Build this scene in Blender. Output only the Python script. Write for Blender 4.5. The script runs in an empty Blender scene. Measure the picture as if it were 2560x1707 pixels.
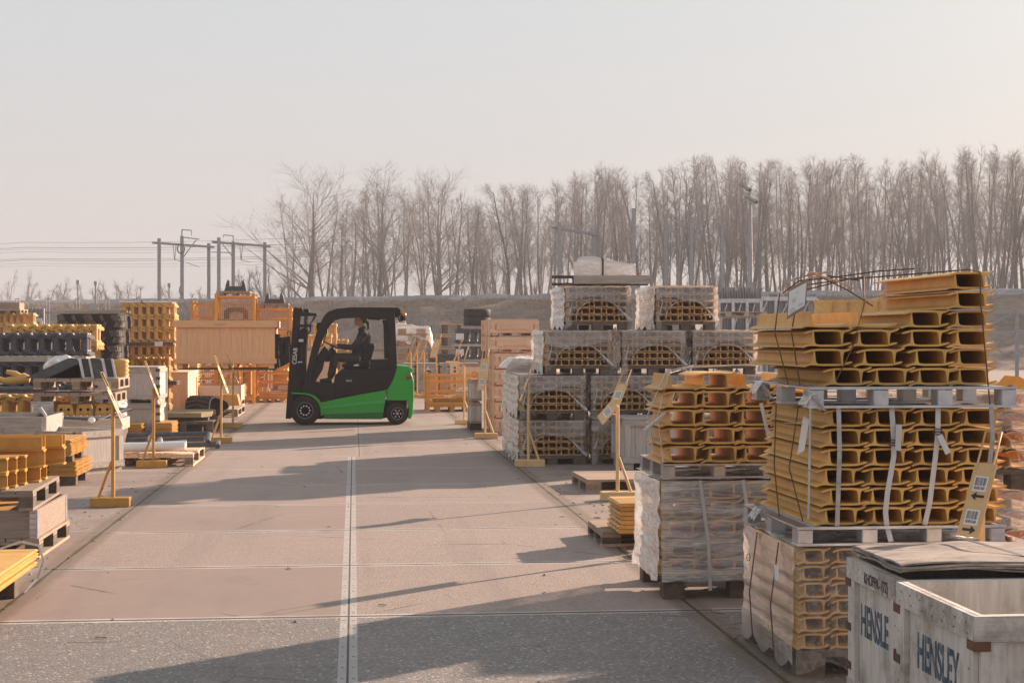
import bpy, bmesh, math, random
from mathutils import Vector, Matrix, noise as mnoise
sc = bpy.context.scene
R = math.radians
# ------------------------------------------------------------------ camera
F, HC, VH = 3920.0, 1.577, 843.0          # focal length in photo pixels, eye height, horizon row (photo is 2560 x 1707)
PSI = math.atan(395 / F)
cam = bpy.data.cameras.new('camera'); camo = bpy.data.objects.new('camera', cam); sc.collection.objects.link(camo)
cam.sensor_width = 36; cam.lens = F * 36 / 2560; cam.clip_end = 3000; cam.clip_start = .1
cam.shift_y = -(VH - 853.5) / 2560 * -1
camo.location = (0, 0, HC); camo.rotation_euler = (R(90), 0, -PSI)
sc.camera = camo
# ------------------------------------------------------------------ light
SUN_AZ, SUN_EL = R(52), R(19.0)             # azimuth from the lane direction (+Y) towards +X
world = bpy.data.worlds.new('World'); sc.world = world; world.use_nodes = True
wn, wl = world.node_tree.nodes, world.node_tree.links
bg = wn['Background']; bg.inputs['Strength'].default_value = .050
sky = wn.new('ShaderNodeTexSky'); sky.sky_type = 'NISHITA'; sky.sun_disc = False
sky.sun_elevation = SUN_EL; sky.sun_rotation = SUN_AZ; sky.dust_density = 4.0; sky.air_density = 1.0; sky.ozone_density = 1.5; sky.altitude = 0
veil = wn.new('ShaderNodeMix'); veil.data_type = 'RGBA'      # thin high haze over the clear sky
wt = wn.new('ShaderNodeTexCoord'); ws = wn.new('ShaderNodeSeparateXYZ'); wl.new(wt.outputs['Generated'], ws.inputs[0])
wr = wn.new('ShaderNodeMapRange'); wr.inputs[1].default_value = .18; wr.inputs[2].default_value = .75; wr.inputs[3].default_value = .84; wr.inputs[4].default_value = .55
vr = wn.new('ShaderNodeMapRange'); vr.inputs[1].default_value = .0; vr.inputs[2].default_value = .24; wl.new(ws.outputs[2], vr.inputs[0])
vm = wn.new('ShaderNodeMix'); vm.data_type = 'RGBA'; vm.inputs[6].default_value = (7.1, 6.5, 6.4, 1); vm.inputs[7].default_value = (6.65, 6.95, 7.1, 1); wl.new(vr.outputs[0], vm.inputs[0]); wl.new(vm.outputs[2], veil.inputs[7])
wl.new(ws.outputs[2], wr.inputs[0]); wl.new(wr.outputs[0], veil.inputs['Factor'])          # the veil thins out overhead
wl.new(sky.outputs[0], veil.inputs[6]); wl.new(veil.outputs[2], bg.inputs['Color'])
sl = bpy.data.lights.new('sun', 'SUN'); so = bpy.data.objects.new('sun', sl); sc.collection.objects.link(so)
sl.energy = 5.0; sl.angle = R(.6); sl.color = (1.0, .745, .575)
so.rotation_euler = Vector((math.sin(SUN_AZ) * math.cos(SUN_EL), math.cos(SUN_AZ) * math.cos(SUN_EL), math.sin(SUN_EL))).to_track_quat('Z', 'Y').to_euler()
so.location = (40, 30, 30)
sc.view_settings.view_transform = 'Standard'; sc.view_settings.look = 'None'; sc.view_settings.exposure = 1.13; sc.view_settings.gamma = 1
sc.cycles.use_denoising = True; sc.cycles.max_bounces = 6; sc.cycles.transparent_max_bounces = 16; sc.cycles.volume_bounces = 0
sc.cycles.caustics_reflective = False; sc.cycles.caustics_refractive = False

# ------------------------------------------------------------------ helpers
C = sc.collection
rnd = random.Random(7)
def at(u, v, Y):
    """world point seen at photo pixel (u, v) on the plane y = Y"""
    a, b = (u - 1280) / F, (VH - v) / F
    s, c = math.sin(PSI), math.cos(PSI)
    k = Y / (c - s * a)
    return Vector(((s + c * a) * k, Y, HC + b * k))
def ax(u, Y): return at(u, VH, Y).x
def az(v, Y, u=900): return at(u, v, Y).z
def ut(u, t):                                # world xy at pixel column u, distance t along the view axis
    l = (u - 1280) / F * t; s, c = math.sin(PSI), math.cos(PSI)
    return (l * c + t * s, t * c - l * s)

SPLIT = set('front_cleat side_post front_board tie_wire side_skirt front_fender corner_clip rack_beam rack_leg segment mast_rail inner_rail lift_cylinder hose rail brace post bracket tie board_layer spacer side_rail white_strap green_strap strap hinge castor slat cab_guard rear_pillar inner_pillar wheel_nut fork mast_crossbar wheel_arch deck_board bar frame_loop arrow runner pallet_deck timber beam steel_post skid print skirt_edge wire_hanger cross_beam top_rail fender_tread'.split())
EXTRA = {}
class MB:
    """collects shapes into ONE mesh"""
    def __init__(s): s.v, s.f, s.m, s.sm = [], [], [], []
    def add(s, vs, fs, mi=0, smooth=False, M=None):
        o = len(s.v)
        s.v += [tuple(M @ Vector(p)) if M else tuple(p) for p in vs]
        s.f += [tuple(i + o for i in f) for f in fs]; s.m += [mi] * len(fs); s.sm += [smooth] * len(fs)
    def box(s, x0, x1, y0, y1, z0, z1, mi=0, M=None):
        s.add([(x0,y0,z0),(x1,y0,z0),(x1,y1,z0),(x0,y1,z0),(x0,y0,z1),(x1,y0,z1),(x1,y1,z1),(x0,y1,z1)],
              [(0,3,2,1),(4,5,6,7),(0,1,5,4),(1,2,6,5),(2,3,7,6),(3,0,4,7)], mi, False, M)
    def bar(s, p, q, w, h=None, mi=0, up=(0,0,1)):
        p, q = Vector(p), Vector(q); h = h or w; d = (q - p); L = d.length; d = d.normalized()
        u = Vector(up)
        if abs(d.dot(u)) > .98: u = Vector((0,1,0))
        x = d.cross(u).normalized(); z = x.cross(d)
        M = Matrix((x, d, z)).transposed().to_4x4(); M.translation = p
        s.box(-w/2, w/2, 0, L, -h/2, h/2, mi, M)
    def tube(s, pts, r, n=8, mi=0, closed=False, smooth=True, cap=True):
        pts = [Vector(p) for p in pts]; k = len(pts); rs = r if isinstance(r, (list, tuple)) else [r] * k
        vs, fs = [], []; ref = None
        for i, p in enumerate(pts):
            if closed: d = pts[(i+1) % k] - pts[i-1]
            else: d = pts[min(i+1, k-1)] - pts[max(i-1, 0)]
            d = d.normalized() if d.length > 1e-9 else Vector((0,0,1))
            if ref is None or abs(ref.dot(d)) > .95: ref = Vector((0,0,1)) if abs(d.z) < .9 else Vector((1,0,0))
            x = d.cross(ref).normalized(); y = d.cross(x); ref = x.cross(d) if False else ref
            for j in range(n):
                a = 2 * math.pi * j / n
                vs.append(p + (x * math.cos(a) + y * math.sin(a)) * rs[i])
        for i in range(k if closed else k - 1):
            for j in range(n):
                a, b = i * n, ((i + 1) % k) * n
                fs.append((a + j, a + (j+1) % n, b + (j+1) % n, b + j))
        s.add(vs, fs, mi, smooth)
        if cap and not closed:
            s.add(vs[:n], [tuple(range(n))], mi); s.add(vs[-n:], [tuple(range(n))], mi)
    def prism(s, poly, a, b, plane='xz', mi=0, M=None):
        n = len(poly)
        if plane == 'xz': P = lambda p, t: (p[0], t, p[1])
        elif plane == 'yz': P = lambda p, t: (t, p[0], p[1])
        else: P = lambda p, t: (p[0], p[1], t)
        s.add([P(p, a) for p in poly] + [P(p, b) for p in poly],
              [tuple(range(n)), tuple(range(2*n-1, n-1, -1))] + [(i, (i+1) % n, n + (i+1) % n, n + i) for i in range(n)], mi, False, M)
    def strip(s, A, B, y0, y1, mi=0):
        """ribbon between two polylines in xz, extruded in y"""
        n = len(A); vs = [(p[0], y0, p[1]) for p in A] + [(p[0], y0, p[1]) for p in B] + [(p[0], y1, p[1]) for p in A] + [(p[0], y1, p[1]) for p in B]
        fs = []
        for i in range(n - 1):
            fs += [(i, i+1, n+i+1, n+i), (2*n+i, 3*n+i, 3*n+i+1, 2*n+i+1), (i, 2*n+i, 2*n+i+1, i+1), (n+i, n+i+1, 3*n+i+1, 3*n+i)]
        fs += [(0, n, 3*n, 2*n), (n-1, 3*n-1, 4*n-1, 2*n-1)]
        s.add(vs, fs, mi)
    def lathe(s, prof, c=(0,0,0), axis='z', n=24, mi=0, smooth=True):
        vs, fs = [], []; k = len(prof)
        for i, (r, h) in enumerate(prof):
            for j in range(n):
                a = 2 * math.pi * j / n; u, w = r * math.cos(a), r * math.sin(a)
                q = (u, w, h) if axis == 'z' else ((u, h, w) if axis == 'y' else (h, u, w))
                vs.append((q[0] + c[0], q[1] + c[1], q[2] + c[2]))
        for i in range(k - 1):
            for j in range(n): fs.append((i*n+j, i*n+(j+1) % n, (i+1)*n+(j+1) % n, (i+1)*n+j))
        s.add(vs, fs, mi, smooth)
        for q in (0, k-1):
            if prof[q][0] > 1e-6: s.add(vs[q*n:q*n+n], [tuple(range(n))], mi)
    def crumple(s, amp, freq, seed=0):
        s.v = [tuple(Vector(p) + Vector((mnoise.noise(Vector(p) * freq + Vector((seed, 0, 0))), mnoise.noise(Vector(p) * freq + Vector((0, seed + 5, 0))), mnoise.noise(Vector(p) * freq + Vector((0, 0, seed + 9))))) * amp) for p in s.v]; return s
    def cyl(s, p, q, r, n=12, mi=0): s.tube([p, q], r, n, mi)
    def ball(s, c, r, n=12, mi=0, M=None):
        rr = r if isinstance(r, (tuple, list)) else (r, r, r); vs, fs = [], []; m = max(6, n // 2 + 2)
        for i in range(m + 1):
            t = math.pi * i / m
            for j in range(n):
                a = 2 * math.pi * j / n
                vs.append((c[0] + rr[0]*math.sin(t)*math.cos(a), c[1] + rr[1]*math.sin(t)*math.sin(a), c[2] + rr[2]*math.cos(t)))
        for i in range(m):
            for j in range(n): fs.append((i*n+j, i*n+(j+1) % n, (i+1)*n+(j+1) % n, (i+1)*n+j))
        s.add(vs, fs, mi, True, M)
    def grid(s, fn, nu, nv, mi=0, smooth=True, hole=None):
        vs = [fn(i / nu, j / nv) for j in range(nv + 1) for i in range(nu + 1)]
        fs = [(j*(nu+1)+i, j*(nu+1)+i+1, (j+1)*(nu+1)+i+1, (j+1)*(nu+1)+i) for j in range(nv) for i in range(nu)
              if not (hole and hole((i+.5)/nu, (j+.5)/nv))]
        s.add(vs, fs, mi, smooth)
    def mesh(s, name, mats, norm=True, weld=False):
        me = bpy.data.meshes.new(name); me.from_pydata(s.v, [], s.f)
        mats = mats if isinstance(mats, (list, tuple)) else [mats]
        for m in mats: me.materials.append(m)
        me.polygons.foreach_set('material_index', s.m); me.polygons.foreach_set('use_smooth', s.sm)
        if norm or weld:
            bm = bmesh.new(); bm.from_mesh(me)
            if weld: bmesh.ops.remove_doubles(bm, verts=bm.verts, dist=1e-5)
            if norm: bmesh.ops.recalc_face_normals(bm, faces=bm.faces)
            bm.to_mesh(me); bm.free()
        return me
    def pieces(s, gap=.003):
        """split into clusters of shapes that touch"""
        par = list(range(len(s.v)))
        def root(i):
            while par[i] != i: par[i] = par[par[i]]; i = par[i]
            return i
        for f in s.f:
            for i in f[1:]: par[root(i)] = root(f[0])
        used = sorted({root(f[0]) for f in s.f}); box = {}
        for f in s.f:
            for i in f:
                r_ = root(i); p = s.v[i]; b_ = box.setdefault(r_, [list(p), list(p)])
                for k in range(3): b_[0][k] = min(b_[0][k], p[k]); b_[1][k] = max(b_[1][k], p[k])
        grp = {u: u for u in used}
        def g(u):
            while grp[u] != u: u = grp[u]
            return u
        for a_ in used:
            for c_ in used:
                if a_ < c_ and all(box[a_][0][k] - gap <= box[c_][1][k] and box[c_][0][k] - gap <= box[a_][1][k] for k in range(3)): grp[g(c_)] = g(a_)
        out = {}
        for f, m_, sm in zip(s.f, s.m, s.sm): out.setdefault(g(root(f[0])), []).append((f, m_, sm))
        res = []
        for fs in out.values():
            n_ = MB(); mp = {}
            for f, m_, sm in fs:
                for i in f:
                    if i not in mp: mp[i] = len(n_.v); n_.v.append(s.v[i])
                n_.f.append(tuple(mp[i] for i in f)); n_.m.append(m_); n_.sm.append(sm)
            res.append(n_)
        return res
    def build(s, name, mats, parent=None, loc=(0,0,0), rot=(0,0,0), norm=True):
        if parent is not None and name in SPLIT and len(s.f) < 4000:
            os_ = [link(name, q_.mesh(name, mats, norm), parent, loc, rot) for q_ in s.pieces()]
            for o_ in os_[1:]: EXTRA.setdefault(os_[0].name, []).append(o_)
            return os_[0]
        return link(name, s.mesh(name, mats, norm), parent, loc, rot)
def link(name, me, parent=None, loc=(0,0,0), rot=(0,0,0)):
    o = bpy.data.objects.new(name, me); C.objects.link(o); o.parent = parent; o.location = loc; o.rotation_euler = rot
    return o
def tag(o, label, cat, group=None):
    o['label'] = label; o['category'] = cat; o['kind'] = 'thing'
    if group: o['group'] = group
    return o
def thing(name, label, cat, loc=(0,0,0), rz=0, group=None):
    o = bpy.data.objects.new(name, None); C.objects.link(o); o.location = loc; o.rotation_euler = (0, 0, rz); o.empty_display_size = .2
    return tag(o, label, cat, group)
def struct(o, kind='structure'): o['kind'] = kind; return o
def dup(o, loc=None, rz=None, label=None, parent=None):
    c = o.copy(); C.objects.link(c); c.parent = parent
    if loc is not None: c.location = loc
    if rz is not None: c.rotation_euler = (0, 0, rz)
    if label: c['label'] = label
    for ch in KIDS(o): dup(ch, parent=c)
    return c
def KIDS(o): return list(o.children)
def bevel(o, w=.004, seg=1):
    for o_ in EXTRA.get(o.name, ()): bevel(o_, w, seg)
    m = o.modifiers.new('bevel', 'BEVEL'); m.width = w; m.segments = seg; m.limit_method = 'ANGLE'; return o
def txt(body, size, mat, parent, M, name='lettering', ext=.0008, font_scale_x=1.0, align='CENTER', bold=0.0):
    cu = bpy.data.curves.new(name, 'FONT'); cu.body = body; cu.size = size; cu.extrude = ext; cu.align_x = align; cu.align_y = 'CENTER'; cu.offset = bold
    cu.materials.append(mat); tmp = bpy.data.objects.new(name + '_curve', cu); me = bpy.data.meshes.new_from_object(tmp); bpy.data.objects.remove(tmp); bpy.data.curves.remove(cu)
    me.name = name; o = bpy.data.objects.new(name, me); C.objects.link(o); o.parent = parent
    o.matrix_local = M @ Matrix.Diagonal((font_scale_x, 1, 1, 1)); return o
def frame_M(origin, xdir, ydir):
    x = Vector(xdir).normalized(); y = Vector(ydir); y = (y - x * y.dot(x)).normalized(); z = x.cross(y)
    M = Matrix((x, y, z)).transposed().to_4x4(); M.translation = Vector(origin); return M

# ------------------------------------------------------------------ materials
MATS = {}
def mat(name, c1, c2=None, scale=6, rough=.65, metal=0, bump=.15, stretch=(1,1,1), rand=.12, lo=.35, hi=.7, spot=None, spot_scale=3, spot_lo=.58, spot_hi=.7, coat=0, fine=0, spec=.5):
    m = bpy.data.materials.new(name); m.use_nodes = True; n, l = m.node_tree.nodes, m.node_tree.links
    b = n['Principled BSDF']; b.inputs['Roughness'].default_value = rough; b.inputs['Metallic'].default_value = metal
    b.inputs['Specular IOR Level'].default_value = spec
    if coat: b.inputs['Coat Weight'].default_value = coat; b.inputs['Coat Roughness'].default_value = .1
    tc = n.new('ShaderNodeTexCoord'); oi = n.new('ShaderNodeObjectInfo')
    mp = n.new('ShaderNodeMapping'); mp.inputs['Scale'].default_value = stretch
    sc_ = n.new('ShaderNodeVectorMath'); sc_.operation = 'SCALE'; sc_.inputs[0].default_value = (37, 61, 23); l.new(oi.outputs['Random'], sc_.inputs['Scale'])
    ad = n.new('ShaderNodeVectorMath'); ad.operation = 'ADD'; l.new(tc.outputs['Object'], ad.inputs[0]); l.new(sc_.outputs[0], ad.inputs[1])
    l.new(ad.outputs[0], mp.inputs['Vector'])
    nz = n.new('ShaderNodeTexNoise'); nz.inputs['Scale'].default_value = scale; nz.inputs['Detail'].default_value = 7; nz.inputs['Roughness'].default_value = .62
    l.new(mp.outputs[0], nz.inputs['Vector'])
    rp = n.new('ShaderNodeMapRange'); rp.inputs[1].default_value = lo; rp.inputs[2].default_value = hi; l.new(nz.outputs[0], rp.inputs[0])
    mx = n.new('ShaderNodeMix'); mx.data_type = 'RGBA'; l.new(rp.outputs[0], mx.inputs['Factor'])
    c2 = c2 or tuple(x * .72 for x in c1)
    mx.inputs[6].default_value = (*c1, 1); mx.inputs[7].default_value = (*c2, 1); out = mx.outputs[2]
    if spot:
        n2 = n.new('ShaderNodeTexNoise'); n2.inputs['Scale'].default_value = spot_scale; n2.inputs['Detail'].default_value = 8; n2.inputs['Roughness'].default_value = .7; l.new(ad.outputs[0], n2.inputs['Vector'])
        r2 = n.new('ShaderNodeMapRange'); r2.inputs[1].default_value = spot_lo; r2.inputs[2].default_value = spot_hi; l.new(n2.outputs[0], r2.inputs[0])
        m2 = n.new('ShaderNodeMix'); m2.data_type = 'RGBA'; l.new(r2.outputs[0], m2.inputs['Factor']); l.new(out, m2.inputs[6]); m2.inputs[7].default_value = (*spot, 1); out = m2.outputs[2]
    hs = n.new('ShaderNodeHueSaturation'); rr = n.new('ShaderNodeMapRange'); rr.inputs[3].default_value = 1 - rand; rr.inputs[4].default_value = 1 + rand
    l.new(oi.outputs['Random'], rr.inputs[0]); l.new(rr.outputs[0], hs.inputs['Value']); l.new(out, hs.inputs['Color'])
    l.new(hs.outputs[0], b.inputs['Base Color'])
    if bump:
        bp = n.new('ShaderNodeBump'); bp.inputs['Strength'].default_value = bump; bp.inputs['Distance'].default_value = .01; l.new(nz.outputs[0], bp.inputs['Height']); l.new(bp.outputs[0], b.inputs['Normal'])
    MATS[name] = m; return m
def film(name, lo, hi, tint=(.86, .84, .84), scale=5, stretch=(1,1,3), rough=.16, gloss=.22, ridge_=.38, bump_=.9, tl_=.5):
    """cling film: partly clear, partly milky, crinkled and glossy"""
    m = bpy.data.materials.new(name); m.use_nodes = True; n, l = m.node_tree.nodes, m.node_tree.links
    n.remove(n['Principled BSDF'])
    tr = n.new('ShaderNodeBsdfTransparent'); tr.inputs[0].default_value = (.95, .945, .945, 1)
    df = n.new('ShaderNodeBsdfDiffuse'); df.inputs[0].default_value = (*tint, 1)
    tl = n.new('ShaderNodeBsdfTranslucent'); tl.inputs[0].default_value = (*tint, 1)
    gl = n.new('ShaderNodeBsdfGlossy'); gl.inputs['Color'].default_value = (1, 1, 1, 1); gl.inputs['Roughness'].default_value = rough
    m0 = n.new('ShaderNodeMixShader'); m0.inputs[0].default_value = tl_; l.new(df.outputs[0], m0.inputs[1]); l.new(tl.outputs[0], m0.inputs[2])
    tc = n.new('ShaderNodeTexCoord'); mp = n.new('ShaderNodeMapping'); mp.inputs['Scale'].default_value = stretch; l.new(tc.outputs['Object'], mp.inputs[0])
    oi = n.new('ShaderNodeObjectInfo'); l.new(oi.outputs['Random'], mp.inputs['Location'])
    nz = n.new('ShaderNodeTexNoise'); nz.inputs['Scale'].default_value = scale; nz.inputs['Detail'].default_value = 7; nz.inputs['Roughness'].default_value = .6; nz.inputs['Distortion'].default_value = 2.2; l.new(mp.outputs[0], nz.inputs['Vector'])
    rg = n.new('ShaderNodeMath'); rg.operation = 'SUBTRACT'; l.new(nz.outputs[0], rg.inputs[0]); rg.inputs[1].default_value = .5
    ab = n.new('ShaderNodeMath'); ab.operation = 'ABSOLUTE'; l.new(rg.outputs[0], ab.inputs[0])
    ridge = n.new('ShaderNodeMapRange'); ridge.inputs[1].default_value = .05; ridge.inputs[2].default_value = .0; ridge.inputs[3].default_value = 0; ridge.inputs[4].default_value = ridge_; l.new(ab.outputs[0], ridge.inputs[0])
    n2 = n.new('ShaderNodeTexNoise'); n2.inputs['Scale'].default_value = scale * .55; n2.inputs['Detail'].default_value = 4; l.new(mp.outputs[0], n2.inputs['Vector'])
    rp = n.new('ShaderNodeMapRange'); rp.inputs[1].default_value = .36; rp.inputs[2].default_value = .66; rp.inputs[3].default_value = lo; rp.inputs[4].default_value = hi; l.new(n2.outputs[0], rp.inputs[0])
    sm = n.new('ShaderNodeMath'); sm.operation = 'ADD'; sm.use_clamp = True; l.new(rp.outputs[0], sm.inputs[0]); l.new(ridge.outputs[0], sm.inputs[1])
    mx = n.new('ShaderNodeMixShader'); l.new(sm.outputs[0], mx.inputs[0]); l.new(tr.outputs[0], mx.inputs[1]); l.new(m0.outputs[0], mx.inputs[2])
    lw = n.new('ShaderNodeLayerWeight'); lw.inputs['Blend'].default_value = .35
    lr = n.new('ShaderNodeMapRange'); lr.inputs[3].default_value = gloss * .45; lr.inputs[4].default_value = min(.9, gloss * 3); l.new(lw.outputs['Facing'], lr.inputs[0])
    mg = n.new('ShaderNodeMixShader'); l.new(lr.outputs[0], mg.inputs[0]); l.new(mx.outputs[0], mg.inputs[1]); l.new(gl.outputs[0], mg.inputs[2])
    bp = n.new('ShaderNodeBump'); bp.inputs['Strength'].default_value = bump_; bp.inputs['Distance'].default_value = .05; l.new(nz.outputs[0], bp.inputs['Height'])
    for q_ in (gl, df): l.new(bp.outputs[0], q_.inputs['Normal'])
    l.new(mg.outputs[0], n['Material Output'].inputs[0]); MATS[name] = m; return m
OCHRE = mat('ochre_paint', (.69, .405, .115), (.56, .31, .08), 9, .58, spot=(.22, .10, .04), spot_scale=10, spot_lo=.63, spot_hi=.72, rand=.12)
PALEO = mat('film_paled_ochre_paint', (.74, .46, .20), (.60, .35, .14), 9, .55, spot=(.3, .15, .06), spot_scale=6, spot_lo=.66, spot_hi=.78, rand=.1)  # the ochre paint, paled to stand in for the film's milky haze
SIGNP = mat('pale_sign_paint', (.72, .49, .25), (.60, .39, .18), 9, .55, spot=(.25, .12, .05), spot_scale=9, spot_lo=.64, spot_hi=.74, rand=.06)
OLIVE = mat('mustard_paint', (.56, .30, .055), (.42, .21, .035), 8, .5, spot=(.16, .07, .03), spot_scale=9, spot_lo=.6, spot_hi=.72)
ORANGE = mat('orange_paint', (.74, .34, .05), (.62, .26, .035), 8, .5, spot=(.2, .08, .03), spot_scale=8, spot_lo=.66, spot_hi=.78)
WOODX = mat('new_wood_x', (.86, .60, .42), (.72, .47, .30), 5, .75, stretch=(1, 9, 9), rand=.1)
WOODY = mat('new_wood_y', (.86, .60, .42), (.72, .47, .30), 5, .75, stretch=(9, 1, 9), rand=.1)
WOODZ = mat('new_wood_z', (.86, .60, .42), (.72, .47, .30), 5, .75, stretch=(9, 9, 1), rand=.1, spot=(.3, .15, .08), spot_scale=4, spot_lo=.68, spot_hi=.74)
PALX = mat('pallet_wood_x', (.46, .34, .25), (.30, .21, .15), 5, .85, stretch=(1, 8, 8), rand=.2, spot=(.12, .09, .07), spot_scale=5, spot_lo=.6, spot_hi=.75)
PALY = mat('pallet_wood_y', (.46, .34, .25), (.30, .21, .15), 5, .85, stretch=(8, 1, 8), rand=.2, spot=(.12, .09, .07), spot_scale=5, spot_lo=.6, spot_hi=.75)
GREYX = mat('grey_wood_x', (.50, .445, .40), (.31, .265, .23), 5, .85, stretch=(1, 9, 9), rand=.12, spot=(.10, .085, .07), spot_scale=3, spot_lo=.58, spot_hi=.75, bump=.3)
GREYZ = mat('grey_wood_z', (.58, .53, .485), (.42, .37, .33), 5, .85, stretch=(9, 9, 1), rand=.1, spot=(.13, .11, .09), spot_scale=4, spot_lo=.6, spot_hi=.75, bump=.3)
DARKW = mat('dark_old_wood', (.15, .115, .09), (.07, .052, .04), 6, .9, stretch=(2, 2, 4), rand=.2, bump=.3)
CHIP = mat('chipboard_block', (.36, .26, .17), (.16, .11, .075), 40, .9, rand=.15)
ZINC = mat('galvanized_steel', (.60, .61, .64), (.38, .39, .42), 9, .36, .85, bump=.05, rand=.06)
RAILZ = mat('weathered_zinc', (.34, .35, .37), (.25, .26, .28), 5, .6, .35, bump=.05, rand=.06)
STEEL = mat('dark_steel', (.10, .10, .115), (.045, .045, .055), 10, .45, .4, rand=.15, spot=(.14, .12, .11), spot_scale=6)
CAST = mat('grey_cast_steel', (.085, .085, .10), (.045, .045, .055), 9, .5, .2, rand=.12)
RUBBER = mat('black_rubber', (.016, .0155, .016), (.028, .026, .025), 6, .7, rand=.1, spec=.25)
DUSTYR = mat('dusty_rubber', (.13, .115, .10), (.06, .055, .05), 9, .85, rand=.1)
RUST = mat('rusty_steel', (.16, .075, .04), (.09, .045, .03), 14, .85, rand=.1)
WIRE = mat('rusty_wire', (.17, .09, .055), (.10, .055, .035), 20, .7, .3)
STRAPW = mat('white_strap', (.58, .57, .57), (.44, .43, .43), 20, .55, stretch=(1,1,.3))
STRAPG = mat('steel_band', (.42, .43, .45), (.26, .25, .25), 12, .35, .7)
STRAPN = mat('green_strap', (.05, .11, .07), (.03, .08, .05), 12, .5)
PAPER = mat('white_label', (.78, .77, .76), (.70, .69, .68), 10, .6, bump=0, rand=.02)
INK = mat('black_ink', (.03, .03, .03), (.05, .05, .05), 30, .8, bump=0)
INKGREY = mat('grey_print', (.22, .22, .24), (.3, .3, .3), 30, .8, bump=0)
INKBLUE = mat('blue_stencil', (.04, .08, .13), (.24, .255, .27), 22, .9, bump=0, lo=.46, hi=.66, rand=.02)
FILM1 = film('thin_film', .0, .20, tint=(.97, .96, .95), tl_=.12, gloss=.10, ridge_=.06, scale=2.6, bump_=.4)
FILM2 = film('folded_film', .34, .95, tint=(.94, .92, .90), gloss=.34, rough=.12)
FILMB = film('band_film', .02, .26, tint=(.97, .96, .95), tl_=.12, gloss=.13, ridge_=.12, scale=3, stretch=(.6, 1, 1.4), bump_=.6)
FILM3 = film('clear_film', .0, .14, gloss=.14, ridge_=.25, stretch=(1,1,1), scale=7)
FILMW = film('milky_film', .85, 1.0, tint=(.92, .89, .87))
GREEN = mat('green_lacquer', (.004, .36, .022), (.003, .31, .018), 3, .32, bump=0, rand=0, coat=.25)
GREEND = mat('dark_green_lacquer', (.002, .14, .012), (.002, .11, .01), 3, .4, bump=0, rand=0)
BLACKP = mat('black_machine_paint', (.009, .008, .009), (.013, .0115, .012), 4, .5, bump=.02, rand=0, spec=.22)
CHAR = mat('charcoal_panel', (.011, .0095, .010), (.016, .0135, .014), 5, .55, bump=.02, rand=0, spec=.18)
WHITEP = mat('white_paint', (.75, .75, .75), (.7, .7, .7), 5, .5, bump=0)
PINE = mat('fresh_pine', (.93, .535, .29), (.80, .42, .20), 4, .7, stretch=(10, 10, 1), rand=.08, spot=(.30, .13, .06), spot_scale=5.5, spot_lo=.685, spot_hi=.72)
PINEX = mat('fresh_pine_x', (.93, .535, .29), (.80, .42, .20), 4, .7, stretch=(1, 10, 10), rand=.08, spot=(.30, .13, .06), spot_scale=5.5, spot_lo=.685, spot_hi=.72)
PLYZ = mat('shade_lifted_plywood_z', (.70, .64, .585), (.52, .455, .405), 5, .85, stretch=(9, 9, 1), rand=.04, spot=(.17, .135, .105), spot_scale=3.2, spot_lo=.50, spot_hi=.74, bump=.4)  # crate plywood lightened to make up for the shade on its left faces
PLYX = mat('shade_lifted_plywood_x', (.68, .62, .565), (.47, .41, .36), 5, .85, stretch=(1, 9, 9), rand=.04, spot=(.15, .12, .095), spot_scale=3.2, spot_lo=.49, spot_hi=.72, bump=.4)
OLDX = mat('old_brown_board', (.33, .265, .215), (.20, .155, .125), 5, .9, stretch=(1, 9, 9), rand=.1, spot=(.09, .07, .055), spot_scale=3, spot_lo=.56, spot_hi=.75, bump=.3)
SKIN = mat('skin', (.55, .32, .23), (.50, .28, .20), 12, .5, bump=.02, rand=0)
HAIR = mat('dark_hair', (.030, .018, .013), (.05, .03, .02), 30, .45, stretch=(1,1,6), rand=0)
CLOTH = mat('dark_work_cloth', (.030, .030, .042), (.060, .057, .072), 9, .85, bump=.5, rand=0, spec=.15)
TROUS = mat('dark_trouser_cloth', (.030, .028, .036), (.055, .051, .06), 9, .85, bump=.5, rand=0, spec=.15)
LEATHER = mat('black_leather', (.015, .014, .015), (.025, .024, .025), 12, .4, rand=0)
AMBER = mat('amber_lens', (.85, .22, .01), (.8, .18, .01), 5, .25, bump=0, rand=0)
REDL = mat('red_lens', (.30, .008, .012), (.24, .006, .01), 5, .25, bump=0, rand=0)
BARK = mat('grey_bark', (.31, .28, .268), (.20, .18, .172), 3, .9, bump=.3, rand=.2)  # bark lightened in place of thicker haze before the wood
TWIG = mat('bare_twigs', (.38, .34, .325), (.28, .25, .24), 2, .95, bump=0, rand=.2)  # twig colour raised as well, standing in for distance haze
BIRCH = mat('pale_bark', (.30, .28, .27), (.12, .10, .09), 3, .9, stretch=(1,1,2), rand=.1)
DRY = mat('dry_stems', (.30, .21, .13), (.20, .14, .09), 2, .9, bump=0, rand=.2)
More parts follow.
